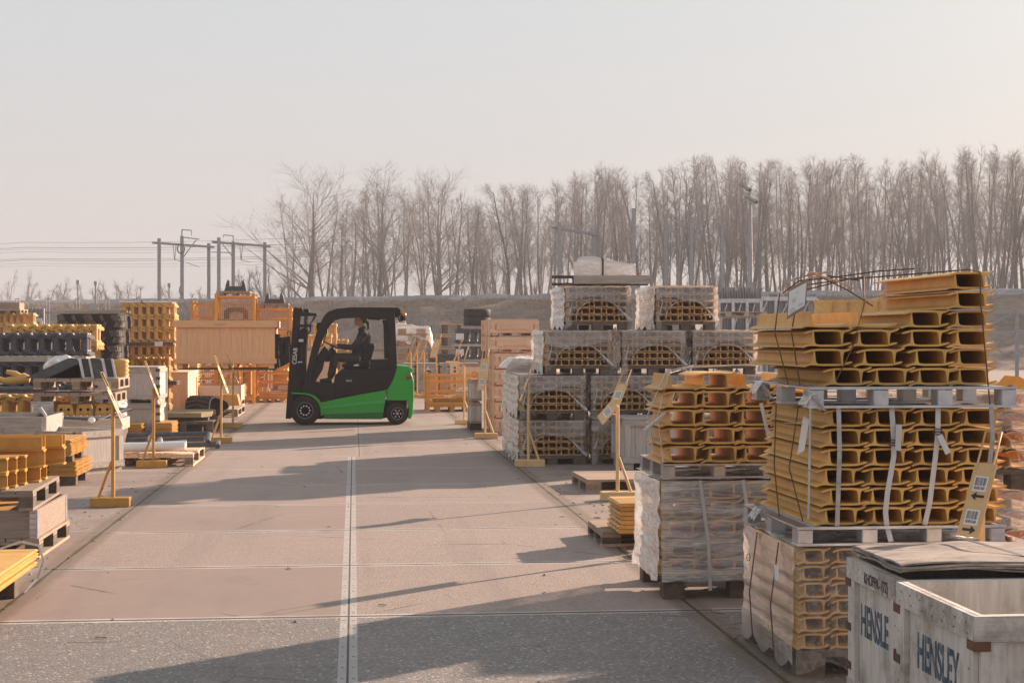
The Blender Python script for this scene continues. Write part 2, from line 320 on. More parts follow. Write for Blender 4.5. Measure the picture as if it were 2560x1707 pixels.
# ------------------------------------------------------------------ ground: concrete plates 2 x 2 m with steel edges
def yard_material():
    m = bpy.data.materials.new('concrete_plates'); m.use_nodes = True; n, l = m.node_tree.nodes, m.node_tree.links
    b = n['Principled BSDF']
    def math_(op, a, c=None, d=None):
        x = n.new('ShaderNodeMath'); x.operation = op
        for i, q in enumerate((a, c, d)):
            if q is None: continue
            if isinstance(q, (int, float)): x.inputs[i].default_value = q
            else: l.new(q, x.inputs[i])
        return x.outputs[0]
    def mapr(v, a, b_, c=0., d=1.):
        x = n.new('ShaderNodeMapRange'); l.new(v, x.inputs[0])
        for i, q in enumerate((a, b_, c, d)): x.inputs[i+1].default_value = q
        return x.outputs[0]
    def mixc(f, a, c):
        x = n.new('ShaderNodeMix'); x.data_type = 'RGBA'
        if isinstance(f, float): x.inputs[0].default_value = f
        else: l.new(f, x.inputs[0])
        for i, q in ((6, a), (7, c)):
            if isinstance(q, tuple): x.inputs[i].default_value = (*q, 1)
            else: l.new(q, x.inputs[i])
        return x.outputs[2]
    def noise(scale, detail=6, rough=.6, vec=None):
        x = n.new('ShaderNodeTexNoise'); x.inputs['Scale'].default_value = scale; x.inputs['Detail'].default_value = detail; x.inputs['Roughness'].default_value = rough
        l.new(vec or tc.outputs['Object'], x.inputs['Vector']); return x.outputs[0]
    tc = n.new('ShaderNodeTexCoord'); sx = n.new('ShaderNodeSeparateXYZ'); l.new(tc.outputs['Object'], sx.inputs[0])
    far = math_('GREATER_THAN', sx.outputs[1], 20.86)
    X0 = math_('ADD', sx.outputs[0], .03); X = math_('SUBTRACT', X0, math_('MULTIPLY', math_('MULTIPLY', far, math_('LESS_THAN', math_('ABSOLUTE', X0), 1.0)), .10)); Y = math_('SUBTRACT', sx.outputs[1], .92)
    hx, hy = math_('MULTIPLY', X, .5), math_('MULTIPLY', Y, .5)
    cx, cy = math_('FLOOR', hx), math_('FLOOR', hy)
    dx = math_('MULTIPLY', math_('ABSOLUTE', math_('SUBTRACT', math_('FRACT', math_('ADD', hx, .5)), .5)), 2.0)   # metres to the joint
    dy = math_('MULTIPLY', math_('ABSOLUTE', math_('SUBTRACT', math_('FRACT', math_('ADD', hy, .5)), .5)), 2.0)
    cb = n.new('ShaderNodeCombineXYZ'); l.new(cx, cb.inputs[0]); l.new(cy, cb.inputs[1])
    wn_ = n.new('ShaderNodeTexWhiteNoise'); wn_.noise_dimensions = '3D'; l.new(cb.outputs[0], wn_.inputs[0])
    sr = n.new('ShaderNodeSeparateColor'); l.new(wn_.outputs['Color'], sr.inputs[0])
    big, mid, fine = noise(.7, 5), noise(5, 8, .7), noise(60, 6, .75)
    mpb = n.new('ShaderNodeMapping'); mpb.inputs['Scale'].default_value = (1.2, 22, 1); l.new(tc.outputs['Object'], mpb.inputs[0])
    brush = noise(4, 5, .6, mpb.outputs[0])
    base = mixc(mapr(big, .3, .7), (.335, .247, .211), (.275, .212, .184))
    base = mixc(mapr(mid, .45, .75), base, (.29, .225, .195))
    base = mixc(math_('MULTIPLY', mapr(brush, .5, .75), .5), base, (.30, .25, .225))
    # some plates are worn down to the gravel
    vo = n.new('ShaderNodeTexVoronoi'); vo.inputs['Scale'].default_value = 75; l.new(tc.outputs['Object'], vo.inputs['Vector'])
    vs = n.new('ShaderNodeSeparateColor'); l.new(vo.outputs['Color'], vs.inputs[0])
    stone = mixc(mapr(vs.outputs[0], .0, 1.0), (.17, .145, .13), (.48, .42, .38))
    stone = mixc(mapr(vs.outputs[1], .86, .9), stone, (.62, .55, .5))
    worn = math_('MULTIPLY', mapr(sr.outputs[0], .52, .60), mapr(math_('ADD', big, math_('MULTIPLY', mid, .5)), .45, .72, .35, 1.))
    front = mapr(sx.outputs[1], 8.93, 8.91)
    base = mixc(math_('MULTIPLY', worn, .22), base, stone)
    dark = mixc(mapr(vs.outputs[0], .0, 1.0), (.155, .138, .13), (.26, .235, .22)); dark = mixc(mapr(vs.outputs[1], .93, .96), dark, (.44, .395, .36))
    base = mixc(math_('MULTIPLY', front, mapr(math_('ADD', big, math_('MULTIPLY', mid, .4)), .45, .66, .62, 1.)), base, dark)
    mpt = n.new('ShaderNodeMapping'); mpt.inputs['Scale'].default_value = (2.6, .13, 1); mpt.inputs['Rotation'].default_value = (0, 0, .05); l.new(tc.outputs['Object'], mpt.inputs[0])
    tyre = mapr(noise(1.0, 5, .55, mpt.outputs[0]), .52, .70); base = mixc(math_('MULTIPLY', tyre, .38), base, (.20, .17, .155))
    vc = n.new('ShaderNodeTexVoronoi'); vc.feature = 'DISTANCE_TO_EDGE'; vc.inputs['Scale'].default_value = .55; l.new(tc.outputs['Object'], vc.inputs['Vector'])
    hair = math_('MULTIPLY', math_('LESS_THAN', math_('ADD', vc.outputs['Distance'], math_('MULTIPLY', math_('SUBTRACT', mid, .5), .035)), .004), mapr(noise(.5, 3), .52, .58))
    base = mixc(math_('MULTIPLY', hair, .8), base, (.09, .075, .065))
    worn = math_('MAXIMUM', worn, front)
    hs = n.new('ShaderNodeHueSaturation'); l.new(base, hs.inputs['Color']); l.new(mapr(sr.outputs[1], 0, 1, .90, 1.06), hs.inputs['Value'])
    base = hs.outputs[0]
    # edges: steel strips along the middle joint, thin pale edges across, dark cracks, dirt along the lane's sides
    mid_j = math_('COMPARE', math_('ROUND', hx), 0.0, .1)
    strip = math_('MULTIPLY', math_('MULTIPLY', mid_j, math_('LESS_THAN', dx, .047)), math_('SUBTRACT', 1.0, math_('MULTIPLY', far, .8)))
    base = mixc(math_('MULTIPLY', strip, .8), base, mixc(mapr(mid, .3, .7), (.50, .47, .45), (.37, .35, .335)))
    bolt = math_('MULTIPLY', strip, math_('MULTIPLY', math_('LESS_THAN', math_('ABSOLUTE', math_('SUBTRACT', dx, .026)), .007), math_('LESS_THAN', math_('ABSOLUTE', math_('SUBTRACT', math_('FRACT', math_('MULTIPLY', Y, 4.0)), .5)), .03)))
    base = mixc(bolt, base, (.07, .055, .05))
    edge = math_('LESS_THAN', dy, .055)
    base = mixc(math_('MULTIPLY', edge, mapr(noise(2, 4), .35, .6, .35, .95)), base, (.52, .485, .46))
    lane = math_('MAXIMUM', math_('COMPARE', math_('ROUND', hx), 1.0, .1), math_('COMPARE', math_('ROUND', hx), -1.0, .1))
    dirt = math_('MULTIPLY', lane, mapr(math_('ADD', dx, math_('MULTIPLY', math_('SUBTRACT', mid, .5), .09)), .13, .07))
    base = mixc(math_('MULTIPLY', dirt, .72), base, mixc(mapr(fine, .35, .65), (.13, .095, .07), (.21, .16, .12)))
    moss = math_('MULTIPLY', math_('MULTIPLY', lane, mapr(math_('ADD', dx, math_('MULTIPLY', math_('SUBTRACT', mid, .5), .05)), .035, .015)), mapr(noise(1.6, 4), .5, .6))
    base = mixc(moss, base, (.115, .085, .015))
    wob = math_('MULTIPLY', math_('SUBTRACT', mid, .5), .006)
    crack = math_('MAXIMUM', math_('LESS_THAN', math_('ADD', dx, wob), .0058), math_('LESS_THAN', math_('ADD', dy, wob), .019))
    lanecr = math_('MULTIPLY', lane, math_('LESS_THAN', math_('ADD', dx, math_('MULTIPLY', wob, 2.)), .011))
    base = mixc(math_('MULTIPLY', math_('MAXIMUM', crack, lanecr), .92), base, (.045, .035, .03))
    side = math_('GREATER_THAN', math_('ABSOLUTE', math_('ADD', X, 0.)), 2.05)
    base = mixc(math_('MULTIPLY', math_('MULTIPLY', side, mapr(noise(1.3, 7, .7), .45, .68)), .7), base, (.15, .115, .095))
    stain = mapr(noise(.9, 7, .72), .58, .72)
    base = mixc(math_('MULTIPLY', stain, .45), base, (.17, .14, .125))
    l.new(base, b.inputs['Base Color'])
    l.new(mapr(mid, .3, .7, .62, .85), b.inputs['Roughness'])
    bp = n.new('ShaderNodeBump'); bp.inputs['Strength'].default_value = .5; bp.inputs['Distance'].default_value = .006
    hgt = math_('SUBTRACT', math_('ADD', math_('MULTIPLY', fine, .6), math_('MULTIPLY', math_('MULTIPLY', vo.outputs['Distance'], worn), -.9)), math_('MULTIPLY', math_('MAXIMUM', crack, lanecr), 2.))
    l.new(hgt, bp.inputs['Height']); l.new(bp.outputs[0], b.inputs['Normal'])
    return m
g = MB(); g.add([(-900, -40, 0), (900, -40, 0), (900, 1800, 0), (-900, 1800, 0)], [(0, 1, 2, 3)])
struct(g.build('ground', yard_material()))

# ------------------------------------------------------------------ embankment (base line runs closer on the right)
EA, EB = Vector(ut(-900, 138)), Vector(ut(3400, 85))
ED = (EB - EA).normalized(); EN = Vector((-ED.y, ED.x))               # EN points away from the camera
EL = (EB - EA).length
def ct(u):                                                              # distance of the crest along the view column u
    s_, c_ = math.sin(PSI), math.cos(PSI); l = (u - 1280) / F; d = Vector((l * c_ + s_, c_ - l * s_))
    return (EA.x * ED.y - EA.y * ED.x) / (d.x * ED.y - d.y * ED.x)
def emb(s, w):                                                          # s along (0..1), w metres behind the crest's front edge
    p = EA + ED * (EL * s) + EN * w; return p
PROF = [(-16.5, -.05), (-13, .55), (-8, 1.8), (-3, 3.4), (-.6, 3.98), (0, 4.05), (.6, 4.1)]
BAL = [(.6, 4.102), (1.4, 4.3), (2.1, 4.48), (5.5, 4.52), (7.0, 4.2)]
BACK = [(7.0, 4.198), (12, 2.4), (18, .9), (500, .9)]
def emb_mesh(name, prof, m, jit, sub):
    b = MB(); pts = []
    for i in range(len(prof) - 1):
        for k in range(sub): t = k / sub; pts.append((prof[i][0] * (1-t) + prof[i+1][0] * t, prof[i][1] * (1-t) + prof[i+1][1] * t))
    pts.append(prof[-1])
    def fn(u, v):
        k = round(v * (len(pts) - 1)); w, z = pts[k]; p = emb(u, w)
        jz = 0 if k in (0, len(pts)-1) else jit * mnoise.noise(Vector((u * EL * .45, w * .5, 3.1))) + jit * .6 * mnoise.noise(Vector((u * EL * 1.6, w * 1.5, 9)))
        return (p.x, p.y, z + jz)
    b.grid(fn, 220, len(pts) - 1); return struct(b.build(name, m))
EMB = mat('dry_grass_bank', (.19, .145, .115), (.075, .06, .05), 3.2, .95, bump=1.0, rand=0, spot=(.28, .20, .135), spot_scale=.9, spot_lo=.48, spot_hi=.7, stretch=(1, 1, .5))
emb_mesh('embankment', PROF, EMB, .28, 5)
BALM = mat('track_ballast', (.30, .30, .315), (.13, .13, .14), 5, .95, bump=1, rand=0)
emb_mesh('railway_ballast', BAL, BALM, .10, 3)
emb_mesh('field', BACK, EMB, .0, 2)
def bank(w, s):
    for i in range(len(PROF) - 1):
        if PROF[i][0] <= w <= PROF[i+1][0]:
            t = (w - PROF[i][0]) / (PROF[i+1][0] - PROF[i][0]); z = PROF[i][1] * (1-t) + PROF[i+1][1] * t; break
    else: z = 4.3
    p = emb(s, w); return Vector((p.x, p.y, z))
b = MB(); r = random.Random(3)
for i in range(15000):                                                    # dry grass on the bank, denser and longer on the crest
    crest = r.random() < .45
    p = bank(r.uniform(-2.2, .5) if crest else r.uniform(-16, .3), r.uniform(.14, .86)); h = r.uniform(.12, .42) * (.6 if crest else 1)
    a = r.uniform(0, 6.28); dx, dy = math.cos(a) * .035, math.sin(a) * .035; lx, ly = r.uniform(-.22, .22), r.uniform(-.2, .2)
    b.add([(p.x - dx, p.y - dy, p.z - .15), (p.x + dx, p.y + dy, p.z - .15), (p.x + lx, p.y + ly, p.z + h)], [(0, 1, 2)])
struct(b.build('dry_grass', mat('dry_grass', (.40, .265, .15), (.24, .17, .115), 2, .95, bump=0, rand=0), norm=False), 'stuff')

# ------------------------------------------------------------------ bare trees
def branchy(seed, H, kind):
    """returns (trunk MB, crown MB) of a leafless tree"""
    q = random.Random(seed); T, K = MB(), MB()
    def seg(B, p, d, L, r0, r1, n, k, up, wob):
        pts, rs = [Vector(p)], [r0]; d = Vector(d).normalized()
        for i in range(k):
            d = (d + Vector((q.gauss(0, wob), q.gauss(0, wob), q.gauss(0, wob) + up))).normalized()
            pts.append(pts[-1] + d * (L / k)); rs.append(r0 + (r1 - r0) * (i + 1) / k)
        B.tube(pts, rs, n, smooth=False, cap=False); return pts
    def along(pts, t):
        x = t * (len(pts) - 1); i = min(int(x), len(pts) - 2); return pts[i].lerp(pts[i+1], x - i), (pts[i+1] - pts[i]).normalized()
    def side(d, ang):
        a = q.uniform(0, 6.28); u = d.cross(Vector((0, 0, 1)) if abs(d.z) < .95 else Vector((1, 0, 0))).normalized(); w = d.cross(u)
        return d * math.cos(ang) + (u * math.cos(a) + w * math.sin(a)) * math.sin(ang)
    if kind == 'broad': nst, r0, first, nb, bl, ang = 1, .36, .17, 32, .58, (.6, 1.15)
    elif kind == 'slim': nst, r0, first, nb, bl, ang = 1, q.uniform(.09, .19), .40, 24, .24, (.38, .80)
    elif kind == 'multi': nst, r0, first, nb, bl, ang = q.choice((2, 2, 3)), .12, .40, 16, .23, (.38, .8)
    else: nst, r0, first, nb, bl, ang = q.randint(4, 7), .035, .25, 8, .34, (.3, .8)      # shrub
    for st in range(nst):
        lean = Vector((0, 0, 1)) if nst == 1 and kind != 'slim' else Vector((q.gauss(0, .055 if kind != 'shrub' else .4), q.gauss(0, .055 if kind != 'shrub' else .4), 1))
        hh = H * (1 if st == 0 else q.uniform(.75, .97))
        tr = seg(T, (q.gauss(0, .12) * (st > 0), q.gauss(0, .12) * (st > 0), -.3), lean, hh, r0 * (1 if st == 0 else .75), .022, 6, 9, .04, .03 if kind != 'shrub' else .12)
        for i in range(nb):
            t = first + (1 - first) * ((i + q.random()) / nb) ** .9; p, d = along(tr, t)
            L = hh * bl * (1.12 - .78 * t) * q.uniform(.65, 1.2); a = q.uniform(*ang) * (1.0 - .35 * t)
            rb = max(.012, r0 * .32 * (1.05 - t)); b1 = seg(K, p, side(d, a), L, rb, .009, 4, 5, .035 if kind != 'shrub' else .05, .05)
            n2 = {'broad': 10, 'slim': 6, 'multi': 6, 'shrub': 5}[kind]
            for j in range(n2):
                t2 = q.uniform(.15, 1); p2, d2 = along(b1, t2); L2 = L * q.uniform(.3, .6) * (1.15 - .6 * t2)
                b2 = seg(K, p2, side(d2, q.uniform(.4, .9)), L2, .009, .005, 3, 2, .04, .06)
                for k in range({'broad': 5, 'slim': 4, 'multi': 4, 'shrub': 2}[kind]):
                    p3, d3 = along(b2, q.uniform(.1, 1)); seg(K, p3, side(d3, q.uniform(.3, .9)), min(1.5, L2 * q.uniform(.4, .9) + .2), .005, .003, 3, 1, .03, .05)
        if kind in ('slim', 'multi'):                                       # short low side twigs on the stem
            for i in range(12):
                p, d = along(tr, q.uniform(.05, first)); seg(K, p, side(d, q.uniform(.8, 1.3)), q.uniform(.4, 1.3), .012, .006, 3, 3, .1, .2)
    return T, K
PROTO = {}
def tree_proto(kind, seed, H):
    T, K = branchy(seed, H, kind)
    H = max(p[2] for p in T.v + K.v)
    return (T.mesh('trunk', BARK if seed % 5 else BIRCH, norm=False), K.mesh('crown', TWIG, norm=False), H)
def plant_tree(name, proto, x, y, z, H, rz, label, cat, group, sxy=None):
    t = thing(name, label, cat, (x, y, z), rz, group); s = H / proto[2]; t.scale = ((sxy or s), (sxy or s), s)
    link('trunk', proto[0], t); link('crown', proto[1], t); return t
SLIM = [tree_proto('slim', 100 + i, 14.0) for i in range(7)] + [tree_proto('multi', 200 + i, 14.0) for i in range(4)]
BROAD = [tree_proto('broad', 31, 15.0), tree_proto('broad', 32, 15.0)]
SHRUB = [tree_proto('shrub', 300 + i, 4.0) for i in range(5)]
def crown_h(u, v, t): return HC + (VH - v) / F * t
r = random.Random(11)
# skyline of the wood: photo column -> top row
SKY = [(660, 470), (780, 400), (860, 470), (940, 400), (1010, 440), (1100, 390), (1190, 470), (1290, 440), (1400, 420), (1490, 410), (1570, 385), (1620, 440), (1690, 400), (1830, 370), (1900, 385), (2000, 385), (2090, 370), (2160, 370), (2230, 400), (2300, 385), (2390, 350), (2440, 350), (2560, 372), (2900, 370)]
def skyline(u):
    for (a, va), (c, vc) in zip(SKY, SKY[1:]):
        if a <= u <= c: return va + (vc - va) * (u - a) / (c - a)
    return 400
def place_tree(name, proto, u, t, vtop, z, label, group, sxy=None):
    t += ct(u); x, y = ut(u, t); H = crown_h(u, vtop, t) - z
    return plant_tree(name, proto, x, y, z, H, r.uniform(0, 6.28), label, 'tree', group, sxy)
place_tree('bare_tree', BROAD[0], 778, 11, 386, 1.6, 'broad spreading bare tree at the open end of the wood, beside the catenary masts', 'trees of the hazy wood', 1.0)
place_tree('bare_tree', BROAD[1], 945, 14, 398, 1.4, 'second broad bare tree of the wood, rising behind the cab of the green forklift', 'trees of the hazy wood', .92)
place_tree('bare_tree', BROAD[0], 1098, 15, 386, 1.4, 'broad tall bare tree in the wood just right of the forklift beacon', 'trees of the hazy wood', .86)
WOODL = 'slim bare tree among the many alike in the hazy wood behind the railway'
n = 0
u = 690.0
while u < 3250:
    dens = .28 if u < 800 else (.6 if u < 1230 else 1.0)
    step = r.uniform(5.5, 12) / dens; u += step
    t = r.choice((11, 15, 21, 28, 36, 46)) + r.uniform(-2.5, 2.5)
    vt = skyline(u) + abs(r.gauss(0, 26)) + (30 if u < 1230 else 0) - (8 if r.random() < .1 else 0)
    place_tree('bare_tree', r.choice(SLIM), u, t, vt, 1.0, WOODL, 'trees of the hazy wood', r.uniform(.85, 1.2)); n += 1
for i in range(26):                                                     # young growth under the wood
    u = r.uniform(700, 2650); t = r.uniform(10, 28)
    place_tree('bare_sapling', r.choice(SHRUB), u, t, r.uniform(600, 690), 1.0, 'thin bare sapling in the undergrowth below the hazy wood', 'saplings under the wood', r.uniform(.7, 1.1))
SHL = [(20, 668, 118, 'rounded bare bush beyond the bank at the very left, left half of a pair'), (62, 672, 116, 'rounded bare bush beyond the bank at the left, right half of a pair'), (115, 705, 112, 'low bare bush right of the paired bushes beyond the bank'), (150, 690, 108, 'leggy bare shrub with crossing stems above the fence'),
       (205, 694, 108, 'open bare shrub on the crest above the black rubber tracks'), (246, 704, 107, 'small bare shrub behind the grey sign board on the bank'), (300, 690, 108, 'tall thin bare shrub above the yellow chain stack'), (335, 692, 110, 'feathery bare shrub between the chain stack and the masts'), (385, 708, 107, 'low bare shrub at the foot of the first catenary mast'),
       (425, 700, 108, 'sparse bare shrub between the first two catenary masts'), (500, 704, 108, 'bushy bare shrub between the two catenary portals'), (620, 690, 109, 'upright bare shrub right of the stacked orange mesh boxes'), (645, 660, 110, 'tall bare bush at the left edge of the wood'), (690, 650, 111, 'dense bare thicket under the lone broad tree'), (735, 680, 110, 'low bare thicket right under the broad tree trunk'), (865, 640, 112, 'bare thicket in the gap between the two broad trees')]
for u, v, t, lab in SHL:
    place_tree('bare_shrub', r.choice(SHRUB), u, 8 + (t - 107) * .4, v, 2.2, lab, 'bare shrubs along the railway bank', r.uniform(.8, 1.15))
# dry stalks at the foot of the bank behind the fence
b = MB()
for i in range(420):
    u = r.choice((r.uniform(230, 560), r.uniform(250, 480), r.uniform(560, 1500))); t = r.uniform(74, 88); x, y = ut(u, t); h = r.uniform(1.2, 3.4) * (1 if u < 560 else .5)
    lx, ly = r.gauss(0, .35), r.gauss(0, .3)
    b.tube([(x, y, -.1), (x + lx * .4, y + ly * .4, h * .55), (x + lx, y + ly, h)], [.013, .010, .006], 3, cap=False, smooth=False)
    for k in range(3): b.tube([(x + lx * .5, y + ly * .5, h * (.5 + .15 * k)), (x + lx * .5 + r.gauss(0, .25), y + ly * .5, h * (.65 + .15 * k))], .006, 3, cap=False, smooth=False)
struct(b.build('dry_weeds', DRY, norm=False), 'stuff')

# ------------------------------------------------------------------ railway masts and wires
def mast_geo(t, parts, base, top, w=.24):
    """H-section mast: web and flanges"""
    b = MB(); b.box(-w/2, w/2, -w/2, -w/2 + .03, base, top); b.box(-w/2, w/2, w/2 - .03, w/2, base, top); b.box(-.02, .02, -w/2 + .03, w/2 - .03, base, top)
    for k in range(int((top - base) / 1.1)): b.box(-w/2 - .012, -w/2, -w/2, w/2, base + .4 + 1.1 * k, base + .46 + 1.1 * k)
    b.build('post', RAILZ, t, parts)
def mast(name, label, u, t, vtop, arms, extra=None, dark=False):
    t = ct(u) + 3.5; x, y = ut(u, t); top = crown_h(u, vtop, t); T = thing(name, label, 'catenary mast', (x, y, 0), 0, 'catenary masts on the railway bank')
    mast_geo(T, (0, 0, 0), 3.9, top); b = MB()
    for (x0, z0, x1, z1, w) in arms: b.bar((x0, 0, top + z0), (x1, -.02, top + z1), w, w)
    if arms: b.build('bracket', RAILZ, T)
    if extra: extra(T, top)
    return T
def portal(label, ua, ub, t, va, vb, um, extra):
    t = ct(ua) + 2; t2 = ct(ub) + 6; xa, ya = ut(ua, t); xb, yb = ut(ub, t2); ta, tb = crown_h(ua, va, t), crown_h(ub, vb, t2)
    T = thing('catenary_portal', label, 'catenary portal', (xa, ya, 0), 0, 'catenary portals'); d = Vector((xb - xa, yb - ya, 0))
    mast_geo(T, (0, 0, 0), 3.9, ta); mast_geo(T, d, 3.9, tb)
    b = MB(); za = ta - .38; zb = tb - .3
    for o in (-.1, .1): b.bar((-.5, o, za + .05), d + Vector((.4, o, zb)), .10, .16)
    b.build('cross_beam', RAILZ, T)
    for k in extra:
        p = d * k; z = za + (zb - za) * k; b = MB()
        b.bar(p + Vector((0, 0, z)), p + Vector((.09, 0, z - 1.15)), .05); b.bar(p + Vector((.22, 0, z)), p + Vector((.11, 0, z - 1.15)), .05)
        b.bar(p + Vector((.1, 0, z - 1.15)), p + Vector((.8, .2, z - 1.32)), .04); b.build('wire_hanger', RAILZ, T)
    return T
portal('left catenary portal with a cross beam on two grey masts', 398, 522, 100, 596, 608, 0, (.28,))
portal('right catenary portal, its beam ending at the crown of the broad tree', 547, 662, 103, 594, 606, 0, (.45,))
def coil(T, top):
    b = MB(); b.tube([(.27 * math.cos(a) - .05, -.2, top - .98 + .35 * math.sin(a)) for a in [i * math.pi / 10 for i in range(20)]], .05, 6, closed=True); b.build('cable_coil', STEEL, T)
    b = MB(); b.box(-.18, .06, -.3, -.12, top - 4.3, top - 3.85); b.build('switch_box', RAILZ, T)
mast('catenary_mast', 'tall single mast with a cable coil inside the left catenary portal', 455, 104, 590, [(0, 0, 0, .5, .09), (0, .48, .72, .42, .07), (.72, .42, .72, .02, .05), (.1, -.1, 1.3, -.25, .08), (.1, -1.6, 1.05, -.3, .07), (.3, -2.0, 1.3, -2.35, .04)], coil)
mast('catenary_mast', 'single mast with a short top hook inside the right catenary portal', 583, 108, 604, [(0, 0, 0, .45, .07), (0, .43, -.72, .48, .07), (-.72, .48, -.72, .28, .05), (0, -1.2, -.9, -.05, .06), (0, -.85, -1.6, -.8, .05)])
portal('catenary portal standing right behind the wrapped beam on top of the stack', 1399, 1484, 88, 557, 577, 0, (.3, .75))
mast('catenary_mast', 'dark plain mast left of the paired brackets, before the wood', 1584, 92, 521, [])
mast('catenary_mast', 'grey plain mast between the dark mast and the bracket mast', 1664, 92, 538, [])
mast('catenary_mast', 'grey mast with long brackets reaching right before the wood', 1728, 90, 542, [(.1, -.15, .95, -.35, .09), (.15, -1.65, .7, -.38, .08), (.05, .5, .4, .42, .06), (.45, -1.15, 1.1, -1.27, .06), (.8, -1.5, 1.1, -1.42, .05)])
mast('catenary_mast', 'mast with a hooked top arm reaching left, beside the floodlight pole', 1805, 92, 560, [(0, 0, 0, .5, .07), (0, .48, -.45, .52, .08), (0, 0, -.62, .06, .07), (0, -1.3, -.35, -.1, .06)])
WL = [(613, 590, .02, 'top'), (625, 606, .028, 'second'), (629, 614, .014, 'third'), (635, 622, .014, 'fourth'), (653, 634, .022, 'fifth'), (656, 640, .022, 'sixth'), (664, 648, .012, 'seventh'), (670, 656, .012, 'lowest')]
wires = []
for i, (v0, v1, rad, nm) in enumerate(WL):
    t0, t1 = ct(-700) + 3, ct(1000) + 4; p0, p1 = ut(-700, t0), ut(1000, t1); pts = []
    for k in range(15):
        s = k / 14; sag = -.5 * (1 - (2 * ((s * 2) % 1) - 1) ** 2) * .5
        pts.append((p0[0] + (p1[0] - p0[0]) * s, p0[1] + (p1[1] - p0[1]) * s, crown_h(0, v0 + (v0 - v1) * .55, t0) * (1 - s) + crown_h(0, v1 - 8, t1) * s + sag))
    b = MB(); b.tube(pts, rad * .6, 4, smooth=False)
    o = b.build('overhead_wire', RAILZ); tag(o, f'{nm} of the eight overhead railway wires running to the left edge', 'wire', 'overhead railway wires')
for i, v in enumerate((545, 556, 575, 600)):
    q0, q1 = ct(1150) + 4, ct(2700) + 4; p0, p1 = ut(1150, q0), ut(2700, q1); z0, z1 = crown_h(0, v + 14, q0), crown_h(0, v - 8, q1); b = MB()
    b.tube([(p0[0] + (p1[0] - p0[0]) * k / 8, p0[1] + (p1[1] - p0[1]) * k / 8, z0 + (z1 - z0) * k / 8) for k in range(9)], .009, 4, smooth=False)
    tag(b.build('overhead_wire', RAILZ), f'{("top", "second", "third", "lowest")[i]} of four thin overhead wires crossing before the wood', 'wire', 'overhead railway wires')
# floodlight pole
x, y = ut(1876, 66); T = thing('floodlight_pole', 'tall grey floodlight pole with two tilted lamps before the wood', 'light pole', (x, y, 0))
top = crown_h(0, 505, 66); b = MB(); b.tube([(0, 0, 0), (0, 0, 5), (0, 0, top)], [.13, .09, .06], 10); b.build('pole', RAILZ, T)
b = MB(); b.box(-.11, .11, -.11, .11, 0, 3.9); b.build('pole_base', RAILZ, T)
b = MB(); b.bar((-.06, 0, top), (-.02, 0, top + .45), .05); b.bar((-.12, 0, top + .4), (.05, 0, top + .1), .04); b.build('bracket', RAILZ, T)
for dx, dz, rot in ((-.26, .62, .6), (.02, .1, .55)):
    M = Matrix.Translation((dx, 0, top + dz)) @ Matrix.Rotation(rot, 4, 'Y'); b = MB(); b.box(-.27, .2, -.15, .15, -.03, .06, 0, M); b.box(.14, .30, -.1, .1, -.035, .08, 1, M); b.build('flood_lamp', [RAILZ, STEEL], T)
# lattice fence on the left, far gate frame on the right
FY = 70
T = thing('lattice_fence', 'galvanised fence of lattice posts and a thin rail before the railway bank', 'fence', (0, 0, 0))
us = [-30, 44, 119, 194, 268, 341, 415, 489, 562]; fp = [Vector((*ut(u_, FY), 0)) for u_ in us]; ft = crown_h(0, 748, FY); fr = crown_h(0, 781, FY)
for p in fp:
    b = MB(); b.box(-.085, -.055, -.03, .03, 0, ft); b.box(.055, .085, -.03, .03, 0, ft); k = 0.1
    b.box(-.11, .11, -.04, .04, ft, ft + .03)
    while k < ft - .3: b.bar((-.06, 0, k), (.06, 0, k + .16), .018); b.bar((.06, 0, k + .16), (-.06, 0, k + .3), .018); k += .32
    b.build('post', RAILZ, T, p)
b = MB(); b.bar(fp[0] + Vector((0, .05, fr)), fp[-1] + Vector((0, .05, fr)), .05, .07); b.build('rail', RAILZ, T)
b = MB(); d = fp[-1] - fp[0]
for k in range(130): p = fp[0] + d * (k / 130); b.box(p.x - .004, p.x + .004, p.y + .07, p.y + .078, .1, ft - .15)
for k in range(9): b.bar(fp[0] + Vector((0, .08, .3 + .3 * k)), fp[-1] + Vector((0, .08, .3 + .3 * k)), .008)
b.build('wire_mesh', RAILZ, T)
x, y = ut(2320, 55); T = thing('fence_frame', 'grey steel fence panels with diagonal braces behind the tall yellow stack', 'fence', (x, y, 0))
zt, zb = crown_h(0, 772, 55), crown_h(0, 836, 55); b = MB()
for k in range(5): b.box(k * 1.62 - .05, k * 1.62 + .05, -.05, .05, 0, zt)
b.build('post', RAILZ, T)
b = MB(); b.box(0, 6.6, -.03, .03, zt - .16, zt - .02); b.box(0, 6.6, -.03, .03, zb, zb + .12); b.build('rail', RAILZ, T)
b = MB()
for k in range(4): b.bar((k * 1.62, 0, zb), (k * 1.62 + 1.6, 0, zt - .1), .04); b.bar((k * 1.62, .0, zb + .05), (k * 1.62 + 1.2, 0, zb - .7), .05)
b.build('brace', RAILZ, T)
x, y = ut(235, 74); T = thing('notice_board', 'small grey blank board on a post between fence and bank', 'sign', (x, y, 0)); zt = crown_h(0, 762, 74)
b = MB(); b.box(-.03, .03, -.03, .03, 0, zt); b.build('post', RAILZ, T); b = MB(); b.box(-.2, .2, -.06, -.035, zt - .45, zt + .05); b.build('board', RAILZ, T)
